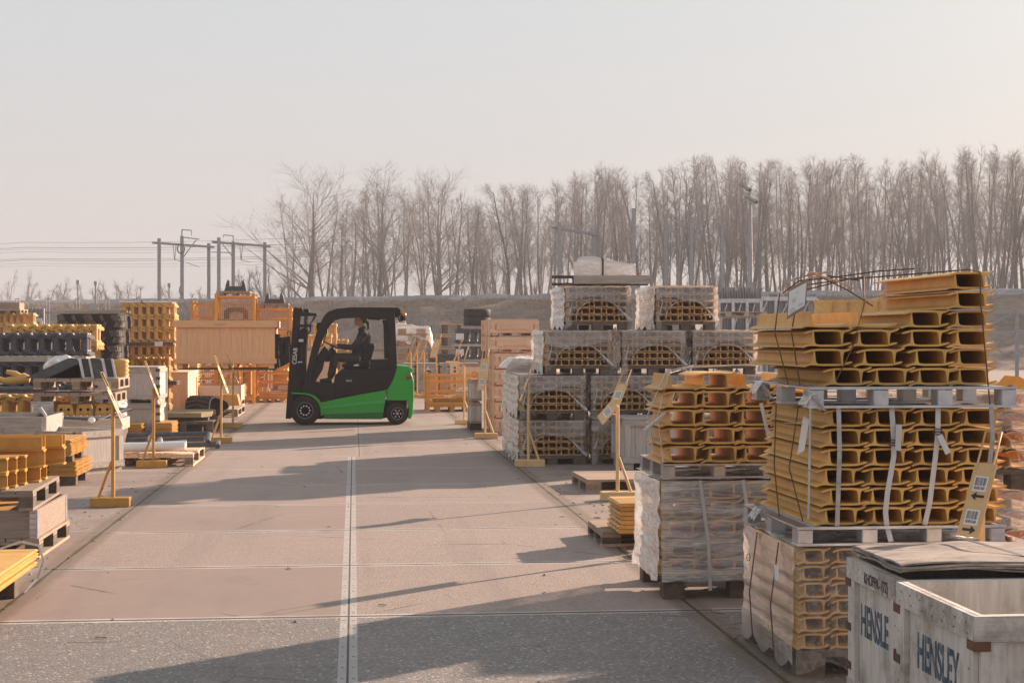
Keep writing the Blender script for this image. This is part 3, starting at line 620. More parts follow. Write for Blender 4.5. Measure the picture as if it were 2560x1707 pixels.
for u_, v_, lab in ((195, 710, 'thin signal post with a small cap on the bank crest left of the rubber tracks'), (239, 713, 'thin post with a small cap on the crest above the rubber tracks'), (423, 718, 'short thin post with a box between the first two masts')):
    q0 = ct(u_) + 1; x, y = ut(u_, q0); zt = crown_h(0, v_, q0); T = thing('signal_post', lab, 'post', (x, y, 0), 0, 'signal posts on the bank'); b = MB(); b.box(-.05, .05, -.05, .05, 3.9, zt); b.build('post', RAILZ, T)
    b = MB(); b.box(-.11, .11, -.11, .11, zt, zt + .3); b.build('cap', RAILZ, T)

b = MB(); r = random.Random(51)
for i in range(600):                                                    # grit, splinters and dead leaves blown to the lane's edges
    sx = r.choice((-1, 1)); x = sx * (2.0 + abs(r.gauss(0, .35))) if r.random() < .93 else r.uniform(-2, 2); y = 6 + 34 * r.random() ** 1.6; s_ = r.uniform(.006, .022); a = r.uniform(0, 6.28)
    if r.random() < .3: b.bar((x, y, .006), (x + math.cos(a) * s_ * 4, y + math.sin(a) * s_ * 4, .007), .006, .005)
    else: b.add([(x + s_ * math.cos(a + k * 1.57) * r.uniform(.6, 1), y + s_ * math.sin(a + k * 1.57) * r.uniform(.6, 1), .001 + .003 * (k % 2)) for k in range(4)] + [(x, y, s_ * .7)], [(0, 1, 4), (1, 2, 4), (2, 3, 4), (3, 0, 4)])
struct(b.build('ground_litter', mat('litter', (.20, .14, .09), (.34, .29, .25), 30, .9, bump=0, rand=0)), 'stuff')
# ================================================================== builders for the goods in the yard
# ---- wooden pallet; local origin at the middle of its underside, length along Y
def pallet_parts(T, L=1.2, W=.8, h=.144, m=PALY, mb=CHIP, z0=0, nb=7, along='y', blk=(3, 3)):
    sw = along == 'x'
    def P(x0, x1, y0, y1): return (y0, y1, x0, x1) if sw else (x0, x1, y0, y1)
    q = random.Random(int(L * 100 + h * 1000 + z0 * 77)); b = MB(); bw = W / nb
    for i in range(nb):
        x = -W/2 + bw * i; g_ = .25 if i % 2 else .06
        b.box(*P(x + bw * g_ * .3, x + bw * (1 - g_ * .3), -L/2 + q.uniform(0, .006), L/2 - q.uniform(0, .006)), z0 + h - .022, z0 + h + q.uniform(-.001, .001))
    for y in (-L/2, -.0725, L/2 - .145): b.box(*P(-W/2, W/2, y, y + .145), z0 + h - .044, z0 + h - .0235)
    b.build('deck', m, T)
    b = MB(); b.box(-.0725, .0725, -.05, .05, 0, h - .066); me = b.mesh('block', mb)
    for i in range(blk[0]):
        for j in range(blk[1]):
            x = -W/2 + .05 + (W - .1) * i / (blk[0] - 1); y = -L/2 + .0725 + (L - .145) * j / (blk[1] - 1)
            if sw: link('block', me, T, (y, x, z0 + .022))
            else: o = link('block', me, T, (x, y, z0 + .022), (0, 0, R(90)))
    b = MB()
    for i in range(blk[0]): x = -W/2 + (W - .1) * i / (blk[0] - 1); b.box(*P(x, x + .1, -L/2, L/2), z0, z0 + .0215)
    b.build('runner', m, T)
def pallet(label, x, y, z=0, L=1.2, W=.8, rz=0, m=PALY, mb=CHIP, h=.144, group='wooden pallets', along='y'):
    T = thing('wooden_pallet', label, 'pallet', (x, y, z), rz, group); pallet_parts(T, L, W, h, m, mb, along=along); return T
# ---- galvanised pallet
def zinc_pallet(label, x, y, z, W, D, h=.105, nx=4, ny=3, rz=0):
    T = thing('steel_pallet', label, 'pallet', (x, y, z), rz, 'galvanised steel pallets'); b = MB(); n = int(W / .085)
    for i in range(n):
        x0 = -W/2 + W * i / n; b.box(x0, x0 + W / n * .55, -D/2, D/2, h - .008, h); b.box(x0 + W / n * .55, x0 + W / n, -D/2, D/2, h - .0115, h - .0075)
    b.box(-W/2 - .004, W/2 + .004, -D/2 - .006, -D/2, h - .012, h + .001); b.box(-W/2 - .004, W/2 + .004, D/2, D/2 + .006, h - .012, h + .001)
    b.build('deck', ZINC, T)
    b = MB(); w = .068
    for sx in (-1, 1): b.box(sx * w/2 - .0015, sx * w/2 + .0015, -.045, .045, 0, h - .026)
    b.box(-w/2 + .002, w/2 - .002, -.0455, -.043, 0, h - .03); b.box(-w/2 + .002, w/2 - .002, .043, .0455, 0, h - .03)
    for k in (-.03, -.015, 0, .015, .03): b.box(-w/2 - .0035, -w/2 - .0015, k - .004, k + .004, 0, h - .03); b.box(w/2 + .0015, w/2 + .0035, k - .004, k + .004, 0, h - .03)
    me = b.mesh('foot', ZINC)
    for i in range(nx):
        for j in range(ny): link('foot', me, T, (-W/2 + .036 + (W - .072) * i / (nx - 1), -D/2 + .046 + (D - .092) * j / (ny - 1), .014))
    b = MB()
    for j in range(ny): y = -D/2 + .046 + (D - .092) * j / (ny - 1); b.box(-W/2 - .003, W/2 + .003, y - .05, y + .05, .004, .0135); b.box(-W/2 - .004, W/2 + .004, y - .053, y - .049, .002, .0135)
    b.build('runner', ZINC, T); return T
# ---- track shoe: curved plate with one tall bar; length along Y, local origin under the plate's middle
def shoe_mesh(W, H, L, thin=1.0, m=None):
    s, k = W / .22, H / .0915
    top = [(-.112, .006), (-.100, .0135), (-.088, .0185), (-.080, .0205), (-.0745, .0235), (-.0712, .031), (-.0695, .046), (-.0675, .075), (-.064, .0785), (-.0605, .0765), (-.0578, .048), (-.0555, .030), (-.0515, .0215), (-.044, .0175), (-.030, .0158), (.045, .0165), (.070, .0185), (.090, .0245), (.106, .0295), (.113, .0285)]
    bot = [(.114, .0245), (.104, .0185), (.088, .0125), (.066, .0065), (.040, .0045), (-.030, .0045), (-.060, .0085), (-.080, .0085), (-.094, .0045), (-.108, -.0025), (-.114, .0005)]
    P = [((-.063 + (x + .063) * (thin if z > .032 else 1)) * s, (z if z > .032 else z * thin) * k) for x, z in top + bot]; b = MB(); b.prism(P, 0, L)
    return b.mesh('track_shoe', m or OCHRE)
def nth(i): return ['first', 'second', 'third', 'fourth', 'fifth', 'sixth', 'seventh', 'eighth'][i]
# ---- cling-film hull around a load (local box -w/2..w/2, 0..d, z0..z1)
def hull(T, w, d, z0, z1, seed, mf, ms, mt, arch=False, skirt=.06, rows=5, bulge=.018, drape=None, mside=None, amp=.03, names=('front_film', 'side_film', 'top_film')):
    off = Vector((seed * 7.3, seed * 3.1, seed * 1.7)); dr = drape or {}
    def nz(p, a=1.0, f=5): return mnoise.noise(Vector(p) * f + off) * a
    def zed(u, v, k):
        low = z0 - skirt * (.35 + .65 * abs(math.sin(u * 9 + seed * 2 + k))) * (1 if v < .02 else 0)
        return low if v < .02 else z0 + (z1 - z0) * v
    def wav(v): return bulge * (.5 - abs((v * rows) % 1 - .5)) * 2
    def fr(u, v):
        x = -w/2 - .012 + (w + .024) * u; z = zed(u, v, 0); e = min(u, 1 - u)
        return (x, -.014 - (.02 * (1 - v) ** 3 + abs(nz((x, 0, z), .02, 9))) + (.012 if e < .01 else 0), z)
    def lf(u, v):
        y = -.014 + (d + .028) * u; z = zed(u, v, 1); return (-w/2 - .014 - wav(v) - abs(nz((3, y, z), amp, 6)) - .05 * max(0, .25 - v), y, z)
    def rt(u, v):
        y = -.014 + (d + .028) * u; z = zed(u, v, 2); return (w/2 + .014 + wav(v) + abs(nz((5, y, z), .03, 6)), y, z)
    def tp(u, v):
        x = -w/2 - .02 + (w + .04) * u; y = -.02 + (d + .04) * v; return (x, y, z1 + .004 + abs(nz((x, y, 8), .022, 6)))
    b = MB(); hole = None
    if arch: hole = lambda u, v: ((u - .52) / (.34 + .1 * (1 - v))) ** 2 + ((v - .12) / .50) ** 2 < 1.0 + .25 * mnoise.noise(Vector((u * 4, v * 4, seed)))
    b.grid(fr, 34, 24, 0, True, hole)
    if arch:                                                               # rope of gathered film round the opening, tail down to the right
        pts = []
        for i in range(15):
            a = math.pi * (1.0 - i / 14); u, v = .52 + .36 * math.cos(a), .12 + .50 * math.sin(a); pts.append(Vector(fr(min(.985, max(.015, u)), max(.03, v))) + Vector((0, -.006, 0)))
        b.tube(pts, [.004 + .004 * abs(math.sin(i * 1.3 + seed)) for i in range(15)], 5, 1)
        b.tube([Vector(fr(.80, .42)) + Vector((0, -.02, 0)), Vector(fr(.9, .22)) + Vector((0, -.03, 0)), Vector(fr(.985, .08)) + Vector((.02, -.045, -.02))], [.006, .016, .022], 6, 1)
        b.tube([Vector(fr(.06, .85)) + Vector((0, -.01, 0)), Vector(fr(.10, .55)) + Vector((0, -.012, 0)), Vector(fr(.05, .2)) + Vector((0, -.015, 0))], [.003, .006, .012], 5, 1)
    b.build(names[0], [mf, ms], T, norm=False)
    if arch:                                                               # second turn of film round the top, edge torn unevenly
        def band(u, v): vv = .60 + .10 * math.sin(u * 5 + seed) + .06 * mnoise.noise(Vector((u * 7, seed, 1))); p = Vector(fr(u, vv + (1.0 - vv) * v)); p.y -= .012 + .012 * abs(nz(p, 1.0, 7)); return p
        b = MB(); b.grid(band, 30, 10); b.build('film_band', FILMB, T, norm=False)
    b = MB(); b.grid(lf, 16, 30); b.build(names[1], mside or ms, T, norm=False); b = MB(); b.grid(rt, 10, 18); b.build(names[1], ms, T, norm=False)
    b = MB(); b.grid(tp, 14, 10); b.build(names[2], mt, T, norm=False)
SM_WALL = shoe_mesh(.155, .080, 1.1, .8, PALEO)
def wrapped_load(label, x, y, z, w, d, H, cols, rows, seed, me, pitch, rowh, arch=True, mf=FILM1, ms=FILM2, mt=FILM2, ph=.11, group='film wrapped loads of track shoes', pm=DARKW, jit=.004, skirt=.05, mside=None, bulge=.012, amp=.035):
    """x, y: left front corner"""
    T = thing('wrapped_load', label, 'wrapped load', (x + w/2, y, z), 0, group); q = random.Random(seed)
    b = MB()
    for i in range(3): yy = d * (.02 + .42 * i); b.box(-w/2, w/2, yy, yy + .14, ph - .03, ph - .004)
    b.box(-w/2, w/2, .0, .02, ph - .035, ph - .002); b.build('pallet_deck', pm, T)
    b = MB(); b.box(-.065, .065, 0, .12, 0, ph - .036); blk = b.mesh('pallet_block', pm)
    for i in range(3):
        for j in range(2): link('pallet_block', blk, T, (-w/2 + .07 + (w - .14) * i / 2, .005 + (d - .13) * j, 0))
    for r_ in range(rows):
        for c in range(cols):
            xx = -w/2 + w * (c + .5) / cols + q.uniform(-jit, jit); zz = ph + r_ * rowh
            o = link('track_shoe', me, T, (xx, q.uniform(0, .02), zz)); o = link('track_shoe', me, T, (xx + pitch * .04, q.uniform(0, .02), zz + rowh - .002), (0, math.pi, 0))
    hull(T, w, d, ph - .01, ph + rows * rowh + .004, seed, mf, ms, mt, arch, skirt=skirt, rows=rows, mside=mside, bulge=bulge, amp=amp); return T
# ---- sign stand. side=+1: stands left of the lane, panel looks to the right; -1 the other way
def barcode(parent, M, w, h, text=None):
    ink = INK if text else INKGREY
    b = MB(); b.box(-w/2, w/2, -h/2, h/2, 0, .0012, 0, M); q = random.Random(5); x = -w * .40
    while x < w * .40:
        t = q.choice((.012, .02, .03)) * w; b.box(x, x + t, -h * (.12 if text else .36), h * .40, .0013, .002, 1, M); x += t + q.choice((.02, .03, .045)) * w
    b.build('barcode_label', [PAPER, ink], parent)
    if text: txt(text, h * .27, INK, parent, M @ Matrix.Translation((0, -h * .29, .0025)), 'label_text', .0003, .72)
def sign_stand(label, x, y, side=1, H=1.12, base=(.36, .16, .085), tilt=.42, yaw=.5, brace=True, bent=False, m=OLIVE, text=False, panel=(.12, .44), arrows=False, pr=.018):
    T = thing('sign_stand', label, 'sign stand', (x, y, 0), 0, 'yellow bay sign stands')
    b = MB(); b.box(-base[0] * (.55 if side > 0 else .45), base[0] * (.45 if side > 0 else .55), -base[1]/2, base[1]/2, 0, base[2]); bevel(b.build('base', m, T), .006)
    b = MB(); b.tube([(0, 0, base[2]), (0, 0, H - .16)], pr, 8); b.build('post', m, T)
    if brace: b = MB(); b.tube([(-side * .13, 0, base[2]), (-side * .012, 0, base[2] + .33)], pr * .8, 8); b.build('brace', m, T)
    pw, ph = panel; cz = H - .17
    xd = Vector((math.cos(yaw) * .35, side * math.sin(yaw), 0)).normalized()
    ydir = Vector((-side * math.sin(tilt), 0, math.cos(tilt)))
    M0 = frame_M((side * .028, -.012, cz), xd, ydir); b = MB(); 
    if not bent: b.box(-pw/2, pw/2, -ph/2, ph/2, -.003, .003, 0, M0)
    else:
        b.box(-pw/2, pw/2, 0, ph/2, -.003, .003, 0, M0); M1 = M0 @ Matrix.Rotation(R(-34), 4, 'Z'); b.box(-pw/2, pw/2, -ph/2, .012, -.0035, .0035, 0, M1)
    b.build('panel', m, T); b = MB(); e = pw * .36
    b.tube([M0 @ Vector(p) for p in ((-e, ph/2 - .03, .005), (-e, ph/2 + .15, .005), (e, ph/2 + .15, .005), (e, ph/2 - .03, .005))], .0055, 5); b.build('frame_loop', m, T)
    for k, fz in ((0, .22), (1, -.24)):
        MM = (M0 if (k == 0 or not bent) else M1) @ Matrix.Translation((0, ph * fz, .004)); barcode(T, MM, pw * .62, ph * .21, 'BU051260' if text else None)
    if arrows:
        b = MB()
        for fz, sg in ((.05, -1), (-.41, 1)):
            yy = ph * fz; a = pw * .3
            b.add([M0 @ Vector(p) for p in ((-a, yy - .006, .0045), (a * .2 , yy - .006, .0045), (a * .2, yy - .02, .0045), (a, yy, .0045), (a * .2, yy + .02, .0045), (a * .2, yy + .006, .0045), (-a, yy + .006, .0045))] if sg > 0 else [M0 @ Vector(p) for p in ((a, yy - .006, .0045), (-a * .2, yy - .006, .0045), (-a * .2, yy - .02, .0045), (-a, yy, .0045), (-a * .2, yy + .02, .0045), (-a * .2, yy + .006, .0045), (a, yy + .006, .0045))], [tuple(range(7))])
        b.build('arrow', INK, T)
    return T
# ---- stack of flat plates banded together
def plate_bundle(label, x, y, z, w, d, n, th, cols=1, m=OLIVE, band=STRAPG, rz=0, jit=.012, holes=False, group='banded bundles of steel plates', loop=False, bandsx=(.3, .7)):
    T = thing('plate_bundle', label, 'plate bundle', (x, y, z), rz, group); q = random.Random(int(x * 100 + y * 10)); cw = w / cols
    for c in range(cols):
        for i in range(n):
            b = MB(); e = .8 * min(th, .02); j1, j2 = q.uniform(-jit, jit), q.uniform(-jit, jit); z0 = i * th; gp = th * .10
            b.prism([(c * cw + .004, z0 + th/2), (c * cw + .004 + e, z0 + .0008), ((c+1) * cw - .004 - e, z0 + .0008), ((c+1) * cw - .004, z0 + th/2), ((c+1) * cw - .004 - e, z0 + th - gp), (c * cw + .004 + e, z0 + th - gp)], j1, d + j1, 'xz', 0, Matrix.Translation((j2, 0, 0)))
            if holes and i == n - 1:
                for k in range(4): b.lathe([(.0, .0), (.016, .0)], (c * cw + cw * .5, d * (.15 + .23 * k), z0 + th + .0006), 'z', 12, 1)
            b.build('plate', [m, RUST], T, (0, 0, 0))
    if band:
        b = MB()
        for f in bandsx:
            yy = d * f
            for a, c_ in (((-.006, yy, 0), (-.006, yy, n * th + .004)), ((-.006, yy, n * th + .004), (w + .006, yy, n * th + .004)), ((w + .006, yy, n * th + .004), (w + .006, yy, 0))): b.bar(a, c_, .018, .002, 0, (1, 0, 0) if a[0] == c_[0] else (0, 0, 1))
        b.build('band', band, T)
    return T
# ---- timber bearer
def bearer(label, x, y, z, w, d, h, m=DARKW, group='timber bearers'): 
    b = MB(); b.box(0, w, 0, d, 0, h); o = bevel(b.build('timber_bearer', m, None, (x, y, z)), .004); return tag(o, label, 'bearer', group)
# ---- pallet collar (hinged board frame)
def collar_parts(T, L, W, h, z0, m, th=.02, hinge=True, lab=False):
    b = MB(); b.box(-W/2, W/2, -L/2, -L/2 + th, z0, z0 + h); b.build('front_board', m, T); b = MB(); b.box(-W/2, W/2, L/2 - th, L/2, z0, z0 + h); b.build('back_board', m, T)
    for s in (-1, 1): b = MB(); b.box(s * (W/2 - th/2) - th/2, s * (W/2 - th/2) + th/2, -L/2 + th + .001, L/2 - th - .001, z0, z0 + h); b.build('side_board', m, T)
    if hinge:
        for sx in (-1, 1):
            for sy in (-1, 1):
                b = MB(); X, Y = sx * W/2, sy * L/2
                b.box(min(X, X - sx * .05), max(X, X - sx * .05), Y + sy * .0005, Y + sy * .004, z0 - .025, z0 + h - .004); b.box(X + sx * .0005, X + sx * .004, min(Y, Y - sy * .05), max(Y, Y - sy * .05), z0 - .025, z0 + h - .004)
                for k in range(5): b.tube([(X - sx * .055, Y + sy * .006, z0 + .02 + k * h / 5), (X - sx * .004, Y + sy * .006, z0 + .02 + k * h / 5)], .004, 5)
                b.build('hinge', ZINC, T)
    if lab: b = MB(); b.box(-W/2 + lab[0], -W/2 + lab[0] + lab[2], -L/2 - .002, -L/2 - .0005, z0 + lab[1], z0 + lab[1] + lab[3]); b.build('paper_label', PAPER, T)
# ---- closed or open wooden crate; local origin: middle of the underside
def crate(label, x, y, z, w, d, h, m=WOODZ, mt=WOODX, rz=0, lid=True, foot=.08, group=None, batten=True, clips=False, name='wooden_crate', rim=.09, skid=True, planks=0, lidth=.025, ov=.0):
    T = thing(name, label, 'crate', (x, y, z), rz, group); z0 = foot
    def panel(nm, x0, x1, y0, y1):
        b = MB()
        if planks and abs(x1 - x0) > abs(y1 - y0):
            q = random.Random(planks); n = planks; xs = [x0 + (x1 - x0) * k / n for k in range(n + 1)]
            for a, c_ in zip(xs, xs[1:]): o_ = q.uniform(0, .004); b.box(a + .0015, c_ - .0015, y0 + o_, y1, z0, h - lidth)
        else: b.box(x0, x1, y0, y1, z0, h - lidth)
        b.build(nm, m, T)
    panel('front_panel', -w/2, w/2, -d/2, -d/2 + .018); panel('back_panel', -w/2, w/2, d/2 - .018, d/2); panel('side_panel', -w/2, -w/2 + .018, -d/2 + .019, d/2 - .019); panel('side_panel', w/2 - .018, w/2, -d/2 + .019, d/2 - .019)
    if lid: b = MB(); b.box(-w/2 - ov, w/2 + ov, -d/2 - ov, d/2 + ov, h - lidth + .001, h); bevel(b.build('lid', mt, T), .003)
    else: b = MB(); b.box(-w/2 + .02, w/2 - .02, -d/2 + .02, d/2 - .02, z0, z0 + .02); b.build('bottom_panel', m, T)
    if batten:
        t = .02; zt = h - lidth; mty = WOODY if mt is WOODX else mt
        def piece(nm, m_, *bx): b = MB(); b.box(*bx); b.build(nm, m_, T)
        for sy in (-1, 1):
            Y0, Y1 = sorted((sy * (d/2 + .001), sy * (d/2 + t)))
            for za, zb in ((zt - rim, zt), (z0, z0 + rim)): piece('rail_batten', mt, -w/2 - t, w/2 + t, Y0, Y1, za, zb)
            for xa in (-w/2, w/2 - rim): piece('post_batten', m, xa, xa + rim, Y0, Y1, z0 + rim + .001, zt - rim - .001)
        for sx in (-1, 1):
            X0, X1 = sorted((sx * (w/2 + .001), sx * (w/2 + t)))
            for za, zb in ((zt - rim, zt - .001), (z0 + .001, z0 + rim)): piece('rail_batten', mty, X0, X1, -d/2, d/2, za, zb)
            for yy in (-d/2, d/2 - rim): piece('post_batten', m, X0, X1, yy, yy + rim, z0 + rim + .001, zt - rim - .001)
    if clips:
        b = MB()
        for sx in (-1, 1):
            for k in range(4):
                zz = z0 + (h - z0) * (.1 + .25 * k); X = sx * (w/2 + .021)
                b.box(min(X, X + sx * .003), max(X, X + sx * .003), -d/2 - .004, -d/2 + .06, zz, zz + .045); b.box(min(X, X - sx * .06), max(X, X - sx * .06), -d/2 - .0245, -d/2 - .0215, zz, zz + .045)
        b.build('corner_clip', RUST, T)
    if skid and foot > 0:
        b = MB(); b.box(-.05, .05, -d/2, d/2, 0, foot - .001); me = b.mesh('skid', mt)
        for k in range(3): link('skid', me, T, (-w/2 + .06 + (w - .12) * k / 2, 0, 0))
    return T
# ---- crawler chain lying on its side: upright bushings between wavy link plates
def chain_meshes(p, H, m, th):
    a = th * .55; lks = []
    for z0, s in ((0, 1), (H - th, 1)):
        b = MB()
        P = [(-p * .62, z0 + a), (-p * .35, z0 + a * 1.35), (p * .1, z0 + a * .4), (p * .42, z0), (p * .62, z0 + .1 * th), (p * .64, z0 + th * .75), (p * .4, z0 + th), (p * .1, z0 + th * 1.15), (-p * .3, z0 + th * 1.7), (-p * .6, z0 + th * 1.65)]
        b.prism(P, -p * .30, p * .30)
        for xx, zz in ((-p * .35, z0 + th * 1.05), (p * .35, z0 + th * .5)): b.lathe([(.0, -.001), (th * .19, -.001)], (xx, -p * .30, zz), 'y', 8, 1)
        b.lathe([(p * .34, 0), (p * .34, th * .5), (p * .25, th * .6), (.001, th * .6)], (-p * .35, 0, z0 + th * 1.25), 'z', 10)
        lks.append(b.mesh('link', [m, INK]))
    lk = lks; b = MB(); b.lathe([(p * .27, th), (p * .27, H - th * .2)], (0, 0, 0), 'z', 12); return lk, b.mesh('bushing', m)
CH = {}
def track_chain(label, x, y, z, n, p, H, m, rows=2, gap=None, th=.06, end=True, group='crawler chains stacked on their side', rz=0):
    key = (p, H, m.name, th)
    if key not in CH: CH[key] = chain_meshes(p, H, m, th)
    lk, bu = CH[key]; T = thing('track_chain', label, 'crawler chain', (x, y, z), rz, group); gap = gap or p * .9
    for r_ in range(rows):
        for i in range(n):
            for lk_ in lk: link('link', lk_, T, ((i + .5) * p + (r_ % 2) * p * .3, r_ * gap, 0))
            link('bushing', bu, T, ((i + .5) * p - p * .35 + (r_ % 2) * p * .3, r_ * gap, 0))
    if end:
        for k in range(2):
            for lk_ in lk: link('link', lk_, T, (n * p + .25 * p, gap * (k + .4) * rows / 2, 0), (0, 0, R(80)))
            link('bushing', bu, T, (n * p + .2 * p, gap * (k + .2) * rows / 2, 0))
    return T
# ---- wire mesh container
def mesh_box(label, x, y, z, w, d, h, m=ORANGE, cell=.05, rz=0, feet=.1, group='orange wire mesh containers', rails=(.0, .45), wire=.0035, solid=False, lowfront=1.0):
    T = thing('mesh_container', label, 'mesh container', (x, y, z), rz, group); b = MB(); b.box(-.035, .035, -.035, .035, 0, h + .05); b.box(-.045, .045, -.045, .045, 0, .02); me = b.mesh('corner_post', m)
    for sx in (-1, 1):
        for sy in (-1, 1): link('corner_post', me, T, (sx * (w/2 - .035), sy * (d/2 - .035), 0))
    b = MB(); b.box(-w/2 + .071, w/2 - .071, -d/2 + .01, d/2 - .01, feet, feet + .06)
    for k in range(3): b.box(-w/2 + .2 + k * (w - .5) / 2, -w/2 + .3 + k * (w - .5) / 2, -d/2 + .01, d/2 - .01, 0, feet - .001)
    b.build('base', m, T)
    for side in range(4):
        b = MB(); L = (w if side < 2 else d) - .142; M = [Matrix.Translation((0, -d/2 + .035, 0)), Matrix.Translation((0, d/2 - .035, 0)), Matrix.Translation((-w/2 + .035, 0, 0)) @ Matrix.Rotation(R(90), 4, 'Z'), Matrix.Translation((w/2 - .035, 0, 0)) @ Matrix.Rotation(R(90), 4, 'Z')][side]
        hh = h * (lowfront if side == 0 else 1)
        b.box(-L/2, L/2, -.02, .02, hh - .05, hh, 0, M)
        for f in rails: zz = feet + .06 + f * (hh - feet); b.box(-L/2, L/2, -.018, .018, zz + .001, zz + .04, 0, M)
        if solid: b.box(-L/2, L/2, -.004, .004, feet + .06, hh - .05, 0, M)
        else:
            k = -L/2
            while k < L/2: b.box(k - wire, k + wire, -wire, wire, feet + .06, hh - .05, 0, M); k += cell
            k = feet + .1
            while k < hh - .06: b.box(-L/2, L/2, -wire - .004, wire - .004, k - wire, k + wire, 0, M); k += cell
        b.build('mesh_wall', m, T)
    return T
def cast_bracket(label, x, y, z, w, d, h):
    b = MB(); b.prism([(-w/2, 0), (w/2, 0), (w*.42, h*.75), (w*.36, h), (w*.28, h*.98), (w*.27, h*.45), (-w*.27, h*.45), (-w*.28, h*.98), (-w*.36, h), (-w*.42, h*.75)], 0, d)
    for s in (-1, 1): b.prism([(s*w*.30, h*.6), (s*w*.34, h*1.12), (s*w*.37, h*1.12), (s*w*.40, h*.6)], d*.2, d*.5)
    b.box(-w*.5, w*.5, -.03, d + .03, 0, h*.12); o = bevel(b.build('cast_bracket', CAST, None, (x, y, z)), .01); return tag(o, label, 'casting', 'black castings on pallets')

# ---- open stand: posts and plank shelves
def stand(label, x, y, z, w, d, h, m=GREYX, name='plank_stand', cat='stand'):
    T = thing(name, label, cat, (x, y, z), 0, 'plank stands under stacked goods'); t = .05
    for xx in (0, w - t):
        for yy in (0, d - t): b = MB(); b.box(xx, xx + t, yy, yy + t, 0, h - .031); b.build('leg', m, T)
    n = max(2, int(h / .55))
    for k in range(n):
        zz = h - .03 if k == n - 1 else .12 + (h - .2) * k / (n - 1) * .92; b = MB(); e = 0 if k == n - 1 else t + .002
        b.box(0, w, e, d - e, zz, zz + .03); b.build('shelf', m, T)
    return T
# ================================================================== right side of the lane
# ---- nearest tower: wrapped load, steel pallet, strapped shoes, steel pallet, loose shoes
SM_A = shoe_mesh(.228, .0915, 1.0, .84); SM_B = shoe_mesh(.255, .111, .5, .78); SM_C = shoe_mesh(.15, .08, .86, .9); SM_D = shoe_mesh(.23, .112, .6, .85)
q = random.Random(21)
wrapped_load('near film wrapped load with two rusty wires under the tall strapped tower', 2.05, 7.12, 0, .95, .92, .6, 6, 6, 4, SM_C, .155, .079, False, FILM3, FILM1, FILM2, ph=.125, skirt=.10, mside=film('near_side_film', .22, .62, tint=(.92, .83, .76), scale=1.6, stretch=(1, .6, 1.6), rough=.10, gloss=.22, ridge_=.10, bump_=.35), amp=.010, bulge=.006)
NEAR = bpy.data.objects['wrapped_load']
for c in list(NEAR.children):                                            # this load's shoes lie across, so its flank is the smooth plates
    pass
b = MB()
for yy, dx in ((.20, 0), (.60, .0)):
    b.tube([(-.53, yy, .05), (-.545 + dx, yy + .01, .3), (-.50, yy + .03, .595)], .0035, 5); 
b.tube([(-.548 + .012 * math.cos(a), .62 + .012 * math.cos(a), .47 + .018 * math.sin(a)) for a in [i * .63 for i in range(10)]], .002, 4, closed=True); b.build('tie_wire', WIRE, NEAR)
b = MB(); b.box(-.556, -.553, .04, .10, .44, .51); b.build('paper_label', PAPER, NEAR)
zinc_pallet('lower galvanised steel pallet between the near wrapped load and the strapped shoes', 2.55, 7.62, .606, 1.0, 1.02, .09)
zinc_pallet('upper galvanised steel pallet topping the strapped shoes of the tall tower', 2.60, 7.62, 1.246, 1.0, 1.04, .10)
def put_shoe(me, x, y, z, H, up, label, group):
    o = link('track_shoe', me, None, (x, y, z if up else z + H), (0, 0 if up else math.pi, q.uniform(-.012, .012))); return tag(o, label, 'track shoe', group)
def pair(me, gx, y, z, H, off, where, group, both=True, dy=0):
    put_shoe(me, gx + off, y + q.uniform(-.006, .012) + dy, z, H, True, f'lower shoe, {where}', group)
    if both: put_shoe(me, gx + off + q.uniform(.0, .012), y + q.uniform(-.006, .012) + dy, z, H - .002, False, f'upper shoe, {where}', group)
H = .0917; GA = 'yellow track shoes strapped in the tower'
for r_ in range(6):
    for c, gx in enumerate((2.205, 2.420, 2.645, 2.860)):
        pair(SM_A, gx + q.uniform(-.012, .012) + .012 * (r_ % 2), 7.14, .696 + r_ * H, H, .065, f'{nth(c)} pair from left, {nth(5 - r_)} strapped row below the upper pallet', GA)
ROWS = [(2.238, 2.450, 2.655, 2.852), (2.147, 2.390, 2.640, 2.846), (2.141, 2.364, 2.621, 2.838), (2.130, 2.364, 2.615, 2.838), (2.827,), (2.820,)]
for r_, xs in enumerate(ROWS):
    for c, gx in enumerate(xs):
        both = not (r_ == 3 and c < 2); w = f'{nth(c)} pair from left, {nth(r_)} loose row above the upper steel pallet'
        if r_ == 4: w = 'second pair from the top of the tall tower'
        if r_ == 5: w = 'topmost pair of the tall tower'
        if not both: w = f'{nth(c)} unpaired slot, {nth(r_)} loose row above the upper steel pallet'
        pair(SM_A, gx, 7.16 - .03 * (r_ > 3), 1.348 + r_ * .0905, .0905, .065, w, 'loose yellow track shoes on the tower', both)
def strap(name, label, pts, w, m, th=.0015, cat='strap', group='straps round the yellow tower', buckle=None):
    """flat band along points on a front face"""
    T = thing(name, label, cat, pts[0], 0, group); p0 = Vector(pts[0]); b = MB()
    for a, c_ in zip(pts, pts[1:]): b.bar(Vector(a) - p0, Vector(c_) - p0 + (Vector(c_) - Vector(a)).normalized() * .002, w, th, 0, (0, -1, 0))
    b.build('band', m, T)
    if buckle:
        bb = Vector(buckle) - p0; b = MB(); b.tube([bb + Vector(p) for p in ((-.016, -.006, -.012), (.018, -.006, -.014), (.018, -.006, .012), (-.016, -.006, .014), (-.026, -.006, 0))], .0028, 5, closed=True); b.tube([bb + Vector((-.018, -.008, 0)), bb + Vector((.016, -.008, 0))], .0028, 5); b.build('buckle', STEEL, T)
    return T
fy = 7.118
